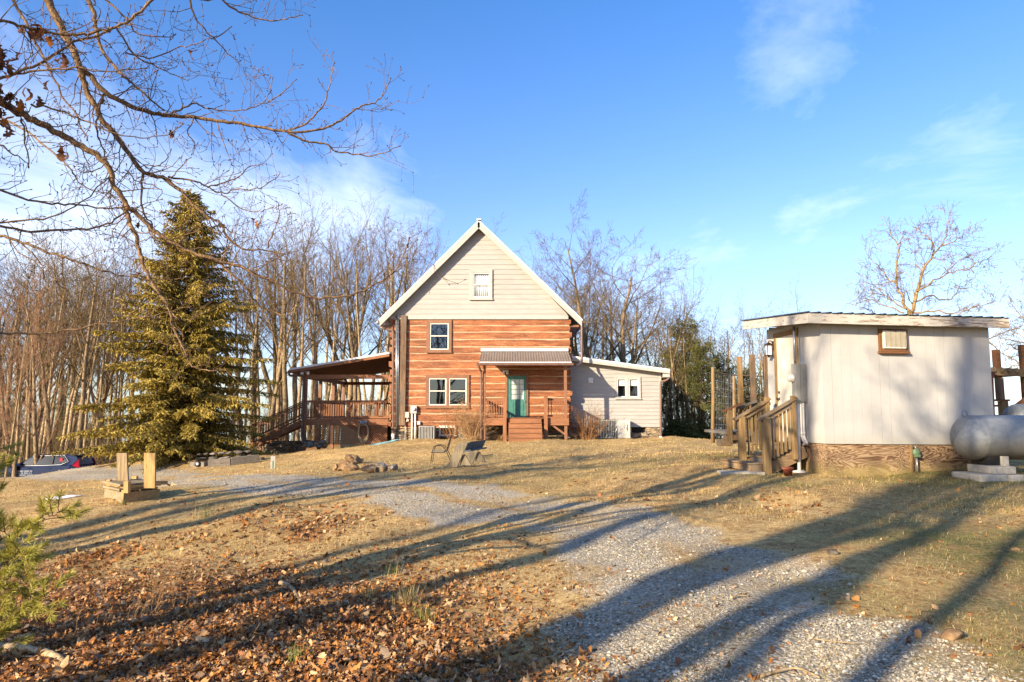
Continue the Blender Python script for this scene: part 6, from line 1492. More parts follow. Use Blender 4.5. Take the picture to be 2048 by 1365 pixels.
# crooked pale oak behind the shed
MAT['bark_oak'] = bark('yellow_grey_bark', '#54452f', '#7f6b4a', '#a38b60')
def z6(*p): return [(1280 + a / 2.667, 420 + b / 2.667) for a, b in p]
OAK2 = [(z6((1425, 1150), (1432, 900), (1445, 700), (1440, 550)), 13, 10), (z6((1440, 550), (1480, 440), (1510, 330), (1560, 240), (1550, 170), (1500, 120), (1480, 85)), 8, 1.2), (z6((1560, 240), (1610, 190), (1640, 120), (1640, 55)), 4, 1.1), (z6((1610, 190), (1700, 160), (1722, 128)), 2.6, 1),
  (z6((1440, 540), (1400, 470), (1370, 400), (1370, 300), (1375, 200), (1340, 130), (1325, 98)), 6.5, 1.1), (z6((1375, 185), (1395, 140), (1412, 105)), 2.2, .9), (z6((1370, 400), (1310, 350), (1250, 280), (1215, 235)), 4, 1), (z6((1480, 440), (1550, 390), (1640, 340), (1740, 320), (1800, 280), (1865, 258)), 4.5, 1),
  (z6((1450, 500), (1540, 460), (1640, 480), (1700, 430), (1770, 415)), 4, 1), (z6((1440, 545), (1560, 545), (1680, 555), (1760, 530), (1850, 500), (1945, 485)), 4.5, 1), (z6((1420, 530), (1330, 470), (1250, 450), (1195, 435)), 4, 1), (z6((1410, 550), (1290, 510), (1220, 470), (1175, 465)), 3.5, 1),
  (z6((1510, 330), (1470, 270), (1480, 210)), 2.6, .9), (z6((1640, 340), (1700, 270), (1780, 240)), 2.4, .9), (z6((1330, 470), (1240, 400), (1215, 390)), 2.2, .9), (z6((1440, 600), (1580, 640), (1720, 650), (1850, 690), (1980, 640), (2060, 600)), 5, 1.2), (z6((1850, 690), (1950, 780), (2048, 830)), 3, 1), (z6((1440, 620), (1320, 600), (1230, 540), (1180, 520)), 4, 1)]
def traced_tree(name, limbs, Y, label, seed, mt, L0=.9, flip=None, off=(0, 0)):
    r = random.Random(seed); T_, C_ = TB(), TB(); g0 = None
    SS = dict(pts=[5, 4, 4, 3], taper=[.35, .4, .45, .5], wob=[.24, .26, .28, .25], up=[.02, .03, .02, .02], sides=[4, 3, 3, 3], rmin=.006, num=[4, 3, 2], start=[.15, .15, .2], ang=[(28, 65), (28, 65), (25, 65)], len=[(.38, .65), (.4, .65), (.4, .7)], fall=[.3, .3, .3], rr=[.6, .65, .7])
    for j, (pts, wa, wb) in enumerate(limbs):
        ph = r.uniform(-1, 1) * (0 if j == 0 else 1.6); m = len(pts); ws = [P(px + off[0], py + off[1], Y + ph * (i / (m - 1))) for i, (px, py) in enumerate(pts)]
        if j == 0: g0 = Vector((ws[0].x, Y, gz(ws[0].x, Y))); ws[0].z = min(ws[0].z, g0.z - .3)
        c = catmull(ws, 4); k = len(c); c = [p - g0 + (rvec(r) * .035 if 0 < i else Vector((0, 0, 0))) for i, p in enumerate(c)]; rr = [max(.010, (wa + (wb - wa) * (i / (k - 1)) ** .75) / 2 / F * Y) for i in range(k)]
        (T_ if j == 0 else C_).add(c, rr, 8 if j == 0 else 6)
        if j == 0: continue
        for i in range(2, k):
            for q in range(1 if r.random() < .85 else 0):
                td = (c[i] - c[i - 1]).normalized(); e = Matrix.Rotation(r.uniform(0, 6.28), 3, td) @ td.orthogonal().normalized(); a = R(r.uniform(30, 70)); grow(C_, C_, r, c[i], td * math.cos(a) + e * math.sin(a) + Vector((0, 0, .15)), L0 * r.uniform(.5, 1.5) * (1 - .35 * i / k), max(.010, min(.022, rr[i] * .45)), 0 if r.random() < .35 else 1, SS)
    o = thing(name, g0, label, 'tree'); link('trunk', T_.mesh('trunk', mt), o); link('crown', C_.mesh('crown', mt), o); return o
traced_tree('bare_tree', OAK2, 27, 'crooked yellow-grey bare oak spreading behind the shed roof', 4, MAT['bark_oak'])
traced_tree('bare_tree', [(pp, wa, wb) for pp, wa, wb in OAK2], 30, 'crooked bare tree with low limbs behind the pergola at the right edge', 9, MAT['bark_oak'], .9, None, (285, 95))
# ------------------------------------------------------------------ trees behind the photographer, whose shadows cross the lawn
SV = Vector((math.sin(SUN_AZ), math.cos(SUN_AZ), 0)); QV = Vector((math.cos(SUN_AZ), -math.sin(SUN_AZ), 0))
def q_of(px, py): g = G(px, py); return g.dot(QV)
SHV = [add_var(60 + i, 13, .22, 'bark', 'twig', start=[.66, .3, .3, .3], num=[6, 4, 3, 2], rmin=.012, ang=[(20, 45), (25, 50), (25, 55), (25, 60)]) for i in range(3)]
def shadow_tree(q, D, H, v, rz, lab, rs=1.0):
    p = QV * q - SV * D; H0, tm, cm = VAR[v]; s = H / H0
    o = thing('roadside_tree', (p.x, p.y, gz(p.x, p.y)), lab, 'tree', 'trees behind the viewer that shade the lawn', rz); o.scale = (s * rs, s * rs, s); link('trunk', tm, o); link('crown', cm, o)
SHT = [(-1.15, 10, 11, 1.0), (-1.85, 14, 12, 1.15), (-2.35, 16, 12, .7), (-3.0, 9, 11, 1.5), (-3.5, 12, 11.5, 1.6), (-7.05, 12, 12, 1.8), (-6.5, 20, 12.5, 1.2), (-13.2, 14, 12, 1.9), (-12.5, 10, 11, 1.9), (-12.9, 12, 11, 2.0), (-13.7, 15, 12, 1.7), (-11.8, 22, 12, 1.1), (-.3, 17, 11.5, .9),
       (P(1897, 760, 13.95).dot(QV), 15, 22, 1.15), (P(1790, 760, 13.8).dot(QV), 19, 20, .8), (P(1690, 760, 13.6).dot(QV), 15, 18.5, .9)]
for i, (q, D, H, w_) in enumerate(SHT): shadow_tree(q, D, H, SHV[i % 3], i * 1.3, f'bare tree behind the photographer, {ORD[i]} of those shading the lawn', w_)
# ------------------------------------------------------------------ overhanging oak in the upper left corner
Z1 = 2.556
def z1(*p): return [(a / Z1, b / Z1) for a, b in p]
def z2(*p): return [(a * .293, 400 + b * .293) for a, b in p]
LIM = [  # (photo points, depth start, depth end, width px start, width px end, twig density)
    (z1((230, -20), (300, 120), (360, 230), (410, 340), (430, 430), (480, 540), (560, 660), (640, 760), (735, 880), (830, 910), (920, 970), (1000, 1060), (1060, 1110), (1130, 1150), (1180, 1230), (1260, 1275), (1350, 1280), (1450, 1300)), 4.6, 5.0, 15, 2.2, 1),
    (z1((415, 355), (450, 375), (540, 475), (640, 530), (760, 575), (860, 590), (960, 600), (1080, 615), (1200, 630), (1330, 650), (1470, 675), (1600, 670), (1700, 640), (1780, 590), (1830, 550), (1900, 530), (1960, 490), (1995, 405)), 4.65, 5.3, 11, 1.8, 1),
    (z1((1470, 675), (1560, 720), (1660, 735), (1720, 775), (1830, 790), (1900, 800), (1970, 780), (2040, 745)), 5.1, 5.3, 4.5, 1.5, 1),
    (z1((1470, 675), (1560, 630), (1640, 560), (1670, 490), (1690, 420), (1705, 325)), 5.1, 5.0, 4, 1.6, .7),
    (z1((-80, 500), (0, 525), (130, 590), (220, 640), (330, 700), (440, 760), (530, 820), (565, 880), (580, 950), (630, 1020), (660, 1065), (720, 1115), (800, 1190), (880, 1240)) + [(381, 505), (440, 523), (483, 535), (527, 555), (571, 576), (600, 589), (655, 597), (715, 586), (765, 562), (800, 530), (818, 480)], 4.2, 5.0, 15, 2, 1),
    (z2((860, 30), (880, 130), (930, 250), (965, 370), (990, 480), (1040, 570), (1110, 670), (1165, 760), (1180, 860), (1220, 960), (1270, 1060), (1310, 1130), (1400, 1165), (1540, 1165)), 4.55, 4.4, 9, 2, .8),
    (z2((1165, 760), (1230, 830), (1290, 870)), 4.5, 4.5, 3.5, 1.5, .8),
    (z1((732, 888), (720, 990), (735, 1090), (780, 1150), (790, 1230)), 4.75, 4.7, 5, 2, .6),
    (z1((-60, 90), (0, 102), (100, 130), (200, 155), (310, 175), (420, 180), (520, 160), (620, 130), (720, 60), (800, -15)), 4.0, 4.6, 6, 5, .9),
    (z1((-60, 420), (0, 402), (80, 375), (200, 325), (300, 265), (380, 215), (470, 190), (560, 162)), 4.1, 4.5, 6.5, 4, .9),
    (z1((60, 385), (200, 365), (380, 350), (500, 365), (620, 360), (740, 350)), 4.15, 4.4, 4.5, 1.8, 1),
    (z1((435, -20), (480, 60), (490, 140), (510, 230), (560, 310), (620, 380), (680, 430), (760, 500), (830, 560)), 5.0, 4.9, 9, 3, 1),
    (z1((965, -20), (985, 60), (1030, 130), (1090, 190), (1180, 140)), 5.2, 5.2, 4.5, 1.6, .8),
    (z1((1090, 190), (1150, 260), (1220, 310)), 5.2, 5.2, 2.6, 1.4, .9),
    (z1((1110, -20), (1200, 50), (1290, 85), (1380, 110), (1460, 100), (1540, 75)), 5.2, 5.3, 4.5, 1.5, 1.2),
    (z1((55, -20), (130, 110), (180, 220), (250, 340), (290, 440), (340, 530), (380, 570), (420, 660), (450, 710)), 4.9, 4.8, 6, 2, .8),
    (z1((540, 0), (650, 100), (700, 170), (800, 190), (900, 185)), 5.0, 5.0, 4, 1.5, 1),
    (z1((600, 140), (660, 250), (720, 310), (800, 340), (870, 380), (960, 410)), 4.7, 4.8, 4, 1.5, 1),
    (z1((640, 270), (760, 300), (880, 260), (980, 230), (1080, 200)), 4.8, 4.9, 3.2, 1.4, 1),
    (z2((-60, 225), (0, 245), (150, 290), (300, 350), (430, 390), (550, 430), (660, 470), (800, 510), (1000, 545), (1150, 545), (1300, 525)), 4.0, 4.4, 6.5, 1.6, .8),
    (z2((-60, 165), (0, 175), (200, 210), (400, 210), (600, 200), (760, 155), (860, 85)), 4.3, 4.55, 5.5, 3, .9),
    (z2((-60, 160), (0, 155), (200, 140), (380, 100), (560, 10), (760, -170), (850, -300)), 4.4, 4.6, 4.5, 1.6, .9),
    (z1((-60, 950), (0, 970), (150, 1020), (300, 1045), (420, 1050), (560, 1070), (650, 1050)), 4.2, 4.5, 5, 2.5, .9),
    (z1((0, 600), (150, 680), (250, 770), (340, 840), (380, 900), (440, 960), (560, 990)), 4.9, 4.9, 4.5, 1.6, .7),
    (z2((-60, 915), (0, 915), (250, 910), (480, 890), (660, 855), (850, 820), (1050, 790), (1300, 730)), 4.1, 4.5, 4.5, 1.3, .5),
    (z2((150, 300), (250, 400), (300, 480), (310, 560), (350, 620), (400, 635)), 4.1, 4.1, 3, 1.4, .6),
    (z2((1500, 425), (1580, 510), (1670, 590), (1740, 690), (1830, 750), (1950, 785), (2048, 700)), 4.75, 4.8, 5, 2, .7),
    (z1((160, 535), (300, 565), (400, 600), (500, 645), (600, 690), (720, 705), (850, 690), (930, 640)), 4.3, 4.6, 4, 1.4, .9),
    (z1((860, 905), (1000, 930), (1060, 950), (1150, 935), (1230, 900), (1280, 850), (1340, 840)), 4.9, 5.0, 4, 1.4, .9),
    (z1((1060, 955), (1130, 990), (1200, 970), (1290, 970), (1370, 940), (1430, 890)), 4.95, 5.0, 3, 1.4, .9),
    (z1((1130, 990), (1200, 1040), (1260, 1080), (1340, 1080), (1390, 1060)), 4.95, 4.9, 2.6, 1.3, .9),
    (z1((740, 885), (800, 850), (850, 820), (870, 765)), 4.8, 4.8, 2.5, 1.3, .8),
    (z1((880, 905), (930, 850), (970, 810)), 4.85, 4.8, 2.2, 1.3, .8),
    (z1((1370, 1270), (1390, 1200), (1420, 1130), (1425, 1055)), 5.0, 5.0, 3, 1.5, .8),
    (z1((860, 590), (940, 555), (1000, 530), (1040, 550), (1150, 570), (1260, 560), (1340, 530), (1370, 490), (1390, 400)), 4.85, 5.0, 4, 1.4, 1),
    (z1((1370, 520), (1440, 480), (1510, 410)), 5.0, 5.0, 2.4, 1.3, .9),
    (z1((1000, 600), (960, 680), (1000, 740), (985, 795)), 4.9, 4.9, 2.4, 1.3, .7),
    (z1((110, 610), (125, 700), (150, 850)), 4.3, 4.3, 4, 2, .6),
    (z1((-60, 720), (0, 740), (60, 790), (110, 810), (150, 850)), 4.3, 4.3, 4, 1.5, .8),
    (z1((225, 0), (222, 80), (240, 150)), 4.6, 4.6, 2, 1.2, .8),
    (z1((520, 530), (525, 490), (500, 600), (495, 680), (530, 770), (555, 860), (570, 980), (560, 1060)), 4.7, 4.6, 4.5, 1.6, .7),
    (z1((530, 1160), (620, 1130), (720, 1050), (820, 1020)), 4.6, 4.6, 2, 1.2, .6),
    (z1((640, 870), (690, 920), (800, 960), (830, 980), (800, 1020)), 4.7, 4.7, 2.4, 1.2, .8),
    (z1((880, 1250), (930, 1310), (970, 1350)), 4.8, 4.8, 3, 1.5, .6),
]
rt = random.Random(123)
OT, OB = TB(), []   # limb and twig tubes; bud positions
def twig(p, d, L, rad, lev):
    n = 4; pts = [p]; dd = d.normalized(); rr = [rad]
    for i in range(1, n):
        dd = (dd + rvec(rt) * .22 + Vector((0, 0, .05))).normalized(); pts.append(pts[-1] + dd * (L / (n - 1))); rr.append(max(.0014, rad * (1 - .55 * i / (n - 1))))
    OT.add(pts, rr, 4); OB.append((pts[-1], dd, rr[-1]))
    if lev > 0:
        for k in range(rt.choice((1, 2, 2, 3, 3))):
            i = rt.randrange(1, n); e = dd.orthogonal().normalized(); e = Matrix.Rotation(rt.uniform(0, 6.28), 3, dd) @ e; a = R(rt.uniform(30, 65))
            twig(pts[i], dd * math.cos(a) + e * math.sin(a), L * rt.uniform(.35, .7), rr[i] * .75, lev - 1)
for pts, ya, yb, wa, wb, den in LIM:
    ws = []; m = len(pts); ph = rt.uniform(0, 6.28)
    for i, (px, py) in enumerate(pts): f = i / (m - 1); ws.append(P(px, py, ya + (yb - ya) * f + .05 * math.sin(ph + 5 * f)))
    cc = catmull(ws, 4); k = len(cc); rr = []
    for i in range(k): f = i / (k - 1); w_ = (wa + (wb - wa) * f ** .8) * 1.1; rr.append(max(.0014, w_ / 2 / F * cc[i].y * (1 + .05 * math.sin(i * 2.1))))
    jit = [p + rvec(rt) * .0045 for p in cc]; jit[0] = cc[0]; OT.add(jit, rr, 8)
    OB.append((jit[-1], (jit[-1] - jit[-2]).normalized(), rr[-1]))
    acc = 0; nxt = rt.uniform(.04, .12)
    for i in range(1, k):
        acc += (cc[i] - cc[i - 1]).length
        if acc > nxt:
            acc = 0; nxt = rt.uniform(.02, .06) / den; td = (cc[i] - cc[i - 1]).normalized(); e = Matrix.Rotation(rt.uniform(0, 6.28), 3, td) @ td.orthogonal().normalized(); e.y *= .8; a = R(rt.uniform(35, 75))
            big = rt.random()
            twig(jit[i], td * math.cos(a) + e * math.sin(a), rt.uniform(.05, .16) if big < .55 else rt.uniform(.16, .38), max(.0014, min(rr[i] * .45, .0048)), 0 if big < .3 else (1 if big < .75 else 2))
# parent limbs reaching back to the trunk outside the frame
tr0 = Vector((-6.2, 3.6, 0)); tr0.z = gz(tr0.x, tr0.y)
def reach(a, b, r0, r1, sag=.2):
    a = Vector(a); b = Vector(b); mid = a.lerp(b, .5) + Vector((0, 0, sag)); c = catmull([a, a.lerp(mid, .5) + rvec(rt) * .05, mid, mid.lerp(b, .5) + rvec(rt) * .05, b], 4)
    OT.add(c, [r0 + (r1 - r0) * i / (len(c) - 1) for i in range(len(c))], 8)
def px3(i): p, ya = LIM[i][0], LIM[i][1]; return P(p[0][0], p[0][1], ya)
hi = Vector((-3.6, 4.9, 6.2))
reach(tr0 + Vector((0, 0, 4.6)), hi, .11, .07, .3)
for i in (0, 11, 15, 39): reach(hi, px3(i), .045 if i == 0 else .03, LIM[i][3] / 2 / F * 4.8, -.1)
reach(hi, (-2.1, 5.25, 5.3), .05, .02, .1)
for i in (12, 14, 16): reach((-2.3, 5.2, 5.4), px3(i), .02, LIM[i][3] / 2 / F * 5.2, 0)
for i in (4, 8, 9, 19, 20, 21, 22, 23, 24, 38): reach(tr0 + Vector((0, 0, 1.9 + .22 * (i % 9))), px3(i), .05, LIM[i][3] / 2 / F * 4.2, .15)
MAT['oak_bark'] = bark('oak_branch_bark', '#5a4837', '#84694c', '#ac8e66', 9)
oak = thing('oak_tree', tr0, 'leafless oak whose lichen-grey branches hang into the upper left corner', 'tree')
tt_ = TB(); tp_ = [tr0 + Vector((.05 * math.sin(i), .04 * math.cos(i * 1.7), -.4 + i * .85)) for i in range(11)]; tt_.add([p - tr0 for p in tp_], [.24 - .016 * i for i in range(11)], 12)
link('trunk', tt_.mesh('trunk', MAT['bark']), oak)
V, F_ = OT.arrays(); V -= np.array(tuple(tr0)); link('branches', np_mesh('branches', V, F_, MAT['oak_bark'], smooth=True), oak)
BT = TB()
for p, d, r_ in OB:
    s = rt.uniform(.8, 1.25); r0 = max(.0032, r_ * 1.5) * s; BT.add([p - tr0 - d * .002, p - tr0 + d * .004 * s, p - tr0 + d * .010 * s, p - tr0 + d * .016 * s], [r_, r0, r0 * .9, .0006], 5)
link('buds', BT.mesh('buds', M('oak_bud', srgb('#4a3226'), srgb('#6b4a38'), ns=20, rough=.7, bump=.1)), oak)['kind'] = 'stuff'
# dead leaves still on the twigs
def leaf_material():
    m, t = newmat('dead_oak_leaf'); a = t.attr('tint', 'Color'); n = t.noise(t.coord('Object'), 60, 4)
    col = t.mix(1.0, a, t.ramp(n, [(.3, (.7, .7, .7)), (.7, (1.15, 1.1, 1.05))]), 'MULTIPLY')
    b = t.principled(col, .75, 0, None, .25); tr = t.new('ShaderNodeBsdfTranslucent'); t.l.new(col, tr.inputs[0]); mx = t.new('ShaderNodeMixShader'); mx.inputs[0].default_value = .22
    t.l.new(b.outputs[0], mx.inputs[1]); t.l.new(tr.outputs[0], mx.inputs[2]); t.out(mx.outputs[0]); return m
MAT['dead_leaf'] = leaf_material()
# one lobed leaf outline: midrib points and lobe edges
_lt = np.array([0, .12, .24, .36, .48, .60, .72, .86, 1.0]); _lw = np.array([.03, .16, .10, .27, .15, .34, .19, .22, .02])
def leaf_arrays(pos, nrm_yaw, tilt, roll, size, curl, tint, rs):
    """pos (n,3); returns V, F(quads), colours"""
    n = len(pos); k = len(_lt)
    t = np.tile(_lt, (n, 1)); w = np.tile(_lw, (n, 1)) * rs.uniform(.8, 1.25, (n, k)); 
    L = size[:, None]
    x = (t - .5) * L; zc = -curl[:, None] * ((t - .5) * 2) ** 2 * L * .5
    edge = curl[:, None] * rs.uniform(-.5, 1.4, (n, k)) * w * L
    mid = np.stack([x, np.zeros_like(x), zc], -1); le = np.stack([x, w * L, zc + edge], -1); ri = np.stack([x, -w * L, zc + curl[:, None] * rs.uniform(-.5, 1.4, (n, k)) * w * L], -1)
    A = np.concatenate([le, mid, ri], 1)                       # n, 3k, 3
    cy_, sy_ = np.cos(nrm_yaw), np.sin(nrm_yaw); ct, st_ = np.cos(tilt), np.sin(tilt); cr_, sr = np.cos(roll), np.sin(roll)
    X, Y, Z = A[..., 0], A[..., 1], A[..., 2]
    Y, Z = Y * cr_[:, None] - Z * sr[:, None], Y * sr[:, None] + Z * cr_[:, None]
    X, Z = X * ct[:, None] + Z * st_[:, None], -X * st_[:, None] + Z * ct[:, None]
    X, Y = X * cy_[:, None] - Y * sy_[:, None], X * sy_[:, None] + Y * cy_[:, None]
    V = np.stack([X, Y, Z], -1) + pos[:, None, :]
    q = []
    for i in range(k - 1): q += [(i, k + i, k + i + 1, i + 1), (k + i, 2 * k + i, 2 * k + i + 1, k + i + 1)]
    q = np.array(q); Fq = (np.arange(n)[:, None, None] * (3 * k) + q[None]).reshape(-1, 4)
    return V.reshape(-1, 3), Fq, np.repeat(tint, 3 * k, 0)
LEAFC = np.array([srgb(c) for c in ('#8f5f36', '#a8743f', '#bd8d58', '#cba477', '#b07a42', '#8c6040', '#d3af80', '#6b4930', '#b87838', '#9c866c')])
rs = np.random.RandomState(11)
hang = [(10, 120, 14, 26), (22, 190, 20, 34), (8, 230, 16, 30), (38, 205, 12, 14), (70, 65, 16, 8), (50, 62, 14, 10), (128, 130, 8, 12), (92, 75, 12, 8), (122, 300, 7, 9)]
pl = []
for cx, cy2, sx, sy in hang:
    for k in range(13 if sx > 13 and cx < 30 else 3): pl.append(P(cx + rs.normal() * sx, cy2 + rs.normal() * sy, 4.2 + rs.normal() * .06))
for px, py in ((382, 108), (365, 122), (505, 440), (513, 446), (517, 450), (284, 456), (276, 450), (90, 172), (80, 202), (813, 490), (223, 290), (343, 268)): pl.append(P(px, py, 4.8))
pl = np.array([tuple(p) for p in pl]); n = len(pl)
V, F_, c = leaf_arrays(pl, rs.uniform(0, 6.28, n), rs.normal(1.15, .35, n), rs.uniform(-1.2, 1.2, n), rs.uniform(.05, .10, n), rs.uniform(.3, 1.1, n), LEAFC[rs.choice([0, 5, 7, 7, 8, 5], n)] * np.array([.62, .58, .55]), rs)
lo = link('dead_leaves', np_mesh('dead_leaves', V - np.array(tuple(tr0)), F_, MAT['dead_leaf'], smooth=True, attrs={'tint': c}), oak); lo['kind'] = 'stuff'
# ------------------------------------------------------------------ conifers
def needle_material(name, a, b, c, trans=.25):
    m, t = newmat(name); v = t.attr('shade'); n = t.noise(t.coord('Object'), 1.1, 4)
    col = t.ramp(t.math('ADD', t.math('MULTIPLY', v, .6), t.math('MULTIPLY', n, .4)), [(.22, srgb(a)), (.5, srgb(b)), (.8, srgb(c))])
    p = t.principled(col, .6, 0, None, .3); tr = t.new('ShaderNodeBsdfTranslucent'); t.l.new(col, tr.inputs[0]); mx = t.new('ShaderNodeMixShader'); mx.inputs[0].default_value = trans
    t.l.new(p.outputs[0], mx.inputs[1]); t.l.new(tr.outputs[0], mx.inputs[2]); t.out(mx.outputs[0]); return m
def spindles(P0, D, L, W, shade, rs):
    """thin three-sided tufts: base, waist, tip. Quads (degenerate tip avoided by a tiny end)"""
    n = len(P0); D = D / (np.linalg.norm(D, axis=1, keepdims=True) + 1e-9)
    ref = np.where(np.abs(D[:, 2:3]) > .8, np.array([[1., 0, 0]]), np.array([[0, 0, 1.]])); U = np.cross(D, ref); U /= np.linalg.norm(U, axis=1, keepdims=True) + 1e-9; Wv = np.cross(D, U)
    ph = rs.uniform(0, 6.28, n); V = []
    for t, w in ((0, .35), (.45, 1.0), (1.0, .12)):
        for k in range(3):
            a = ph + 2.094 * k; V.append(P0 + D * (L * t)[:, None] + (U * np.cos(a)[:, None] + Wv * np.sin(a)[:, None]) * (W * w)[:, None])
    V = np.stack(V, 1).reshape(-1, 3); q = []
    for l in range(2):
        for k in range(3): q.append((l * 3 + k, l * 3 + (k + 1) % 3, (l + 1) * 3 + (k + 1) % 3, (l + 1) * 3 + k))
    Fq = (np.arange(n)[:, None, None] * 9 + np.array(q)[None]).reshape(-1, 4); return V, Fq, np.repeat(shade, 9)
MAT['spruce'] = needle_material('spruce_needles', '#675923', '#a8933f', '#d0b85f', .4)
MAT['pine_far'] = needle_material('pine_needles_far', '#2f3416', '#595b2a', '#857c3f', .2)
MAT['pine_near'] = needle_material('pine_needles_near', '#8f8f34', '#bdb650', '#dccf7a', .45)
MAT['bark_conifer'] = bark('conifer_bark', '#4a382a', '#705a45', '#927a60')
def spruce(name, loc, H, Rb, label, seed, mt, dens=1.0, droop=.35, start=.03, shape=.70, cat='tree'):
    r = random.Random(seed); rs_ = np.random.RandomState(seed); o = thing(name, loc, label, cat)
    t = TB(); t.add([Vector((.03 * math.sin(i * 1.3), .03 * math.cos(i), -.3 + (H + .2) * i / 9)) for i in range(10)], [max(.015, .24 * (H / 11.5) * (1 - i / 9.2)) for i in range(10)], 9)
    link('trunk', t.mesh('trunk', MAT['bark_conifer']), o)
    br = TB(); P0, D0, L0, W0, S0 = [], [], [], [], []
    nb = int(340 * dens); az = 0
    for b in range(nb):
        f = (b + .5) / nb; h = H * (start + (1 - start) * f ** 1.3); az += 2.399 + r.uniform(-.35, .35)
        rel = 1 - (h / H); L = Rb * (rel ** shape) * r.uniform(.42, 1.22) + .10
        up = .32 * (1 - rel) + .02 + r.uniform(-.08, .08); d = Vector((math.cos(az), math.sin(az), up)); n = 7; p = Vector((0, 0, h)); pts = [p]
        for i in range(1, n):
            u = i / (n - 1); dz = -droop * (u ** 1.2) * .9 * (rel ** .6) + .30 * max(0, u - .65) * droop * 2
            q = Vector((math.cos(az), math.sin(az), 0)) * (L / (n - 1)) + Vector((0, 0, (up + dz) * L / (n - 1))) + rvec(r) * .02; p = p + q; pts.append(p)
        br.add(pts, [max(.006, .030 * (L / Rb) ** .7 * (1 - .8 * i / (n - 1))) for i in range(n)], 4)
        # side shoots along the branch, hanging curtains
        ns_ = int((14 + 66 * L / Rb * (Rb / 3.3)) * 1.0)
        tone = r.uniform(-.16, .16)
        for s in range(ns_):
            u = .16 + .84 * (s + r.random()) / ns_; i = min(int(u * (n - 1)), n - 2); q = pts[i].lerp(pts[i + 1], u * (n - 1) - i); td = (pts[i + 1] - pts[i]).normalized(); side = Vector((-td.y, td.x, 0)).normalized() * (1 if s % 2 else -1)
            sl = (.20 + .50 * (1 - u) * min(1, L / 2.0)) * r.uniform(.5, 1.2)
            sd = (td * .55 + side * r.uniform(.5, 1.0) + Vector((0, 0, -droop * r.uniform(.3, 3.0)))).normalized(); m_ = max(2, int(sl / .075))
            hang_ = r.uniform(.2, 1.5) * droop
            pp = q.copy(); dd = sd.copy()
            for k in range(m_):
                dd = (dd + Vector((0, 0, -.20 * hang_)) + rvec(r) * .1).normalized()
                P0.append(pp); D0.append(dd + rvec(r) * .25); L0.append(r.uniform(.10, .19)); W0.append(r.uniform(.017, .034)); S0.append(min(1, max(0, .5 + tone + r.uniform(-.28, .28) + .18 * (u - .5)))); pp = pp + dd * (sl / m_)
                if r.random() < .4: P0.append(pp); D0.append(dd * .4 + rvec(r) * .6 + Vector((0, 0, -.5 * droop))); L0.append(r.uniform(.08, .16)); W0.append(r.uniform(.017, .034)); S0.append(min(1, max(0, .45 + tone + r.uniform(-.28, .28))))
    link('branches', br.mesh('branches', MAT['bark_conifer']), o)
    A = lambda q: np.array([tuple(x) for x in q]); V, F_, c = spindles(A(P0), A(D0), np.array(L0), np.array(W0), np.array(S0), rs_)
    link('crown', np_mesh('crown', V, F_, mt, smooth=False, attrs={'shade': c}), o); return o
SPY = 30.5; sx = P(362, 825, SPY).x
spruce('spruce_tree', (sx, SPY, gz(sx, SPY) - .1), P(380, 383, SPY).z - gz(sx, SPY), 4.3, 'tall olive-green spruce with drooping branches left of the house porch', 5, MAT['spruce'])
def pine(name, loc, H, Rb, label, seed, mt, start=.35, group=None, dens=1.0):
    r = random.Random(seed); rs_ = np.random.RandomState(seed); o = thing(name, loc, label, 'tree', group)
    t = TB(); lean = r.uniform(-.04, .04); t.add([Vector((lean * H * i / 9 + .06 * math.sin(i), .05 * math.cos(i * 1.4), -.3 + H * .98 * i / 9)) for i in range(10)], [max(.02, .16 * (1 - i / 9.5)) for i in range(10)], 8)
    link('trunk', t.mesh('trunk', MAT['bark_conifer']), o); br = TB(); P0, D0, L0, W0, S0 = [], [], [], [], []; az = r.uniform(0, 6)
    for b in range(int(62 * dens)):
        f = (b + r.random()) / (62 * dens); h = H * (start + (1 - start) * f); az += 2.4 + r.uniform(-.6, .6); L = Rb * (.45 + .55 * math.sin(math.pi * min(1, .18 + .80 * f))) * r.uniform(.5, 1.15) * (1 - .35 * f)
        d = Vector((math.cos(az), math.sin(az), r.uniform(.0, .5))); pts = [Vector((lean * h, 0, h))]
        for i in range(5): d = (d + rvec(r) * .16 + Vector((0, 0, .04))).normalized(); pts.append(pts[-1] + d * L / 5)
        br.add(pts, [max(.007, .035 * (1 - i / 5.6)) for i in range(6)], 4); tone = r.uniform(-.2, .2)
        for k in range(int(13 * dens * (L / 1.6) + 4)):
            u = r.uniform(.3, 1.02); i = min(int(u * 5), 4); c = pts[i].lerp(pts[i + 1], min(1, u * 5 - i)) + rvec(r) * .16
            for s in range(11):
                P0.append(c + rvec(r) * .07); D0.append(rvec(r) + Vector((0, 0, .55)) + d * .5); L0.append(r.uniform(.09, .19)); W0.append(r.uniform(.010, .022)); S0.append(min(1, max(0, .48 + tone + r.uniform(-.25, .25))))
    link('branches', br.mesh('branches', MAT['bark_conifer']), o); A = lambda q: np.array([tuple(x) for x in q]); V, F_, c = spindles(A(P0), A(D0), np.array(L0), np.array(W0), np.array(S0), rs_)
    link('crown', np_mesh('crown', V, F_, mt, attrs={'shade': c}), o)
GP = 'pines between house and shed'
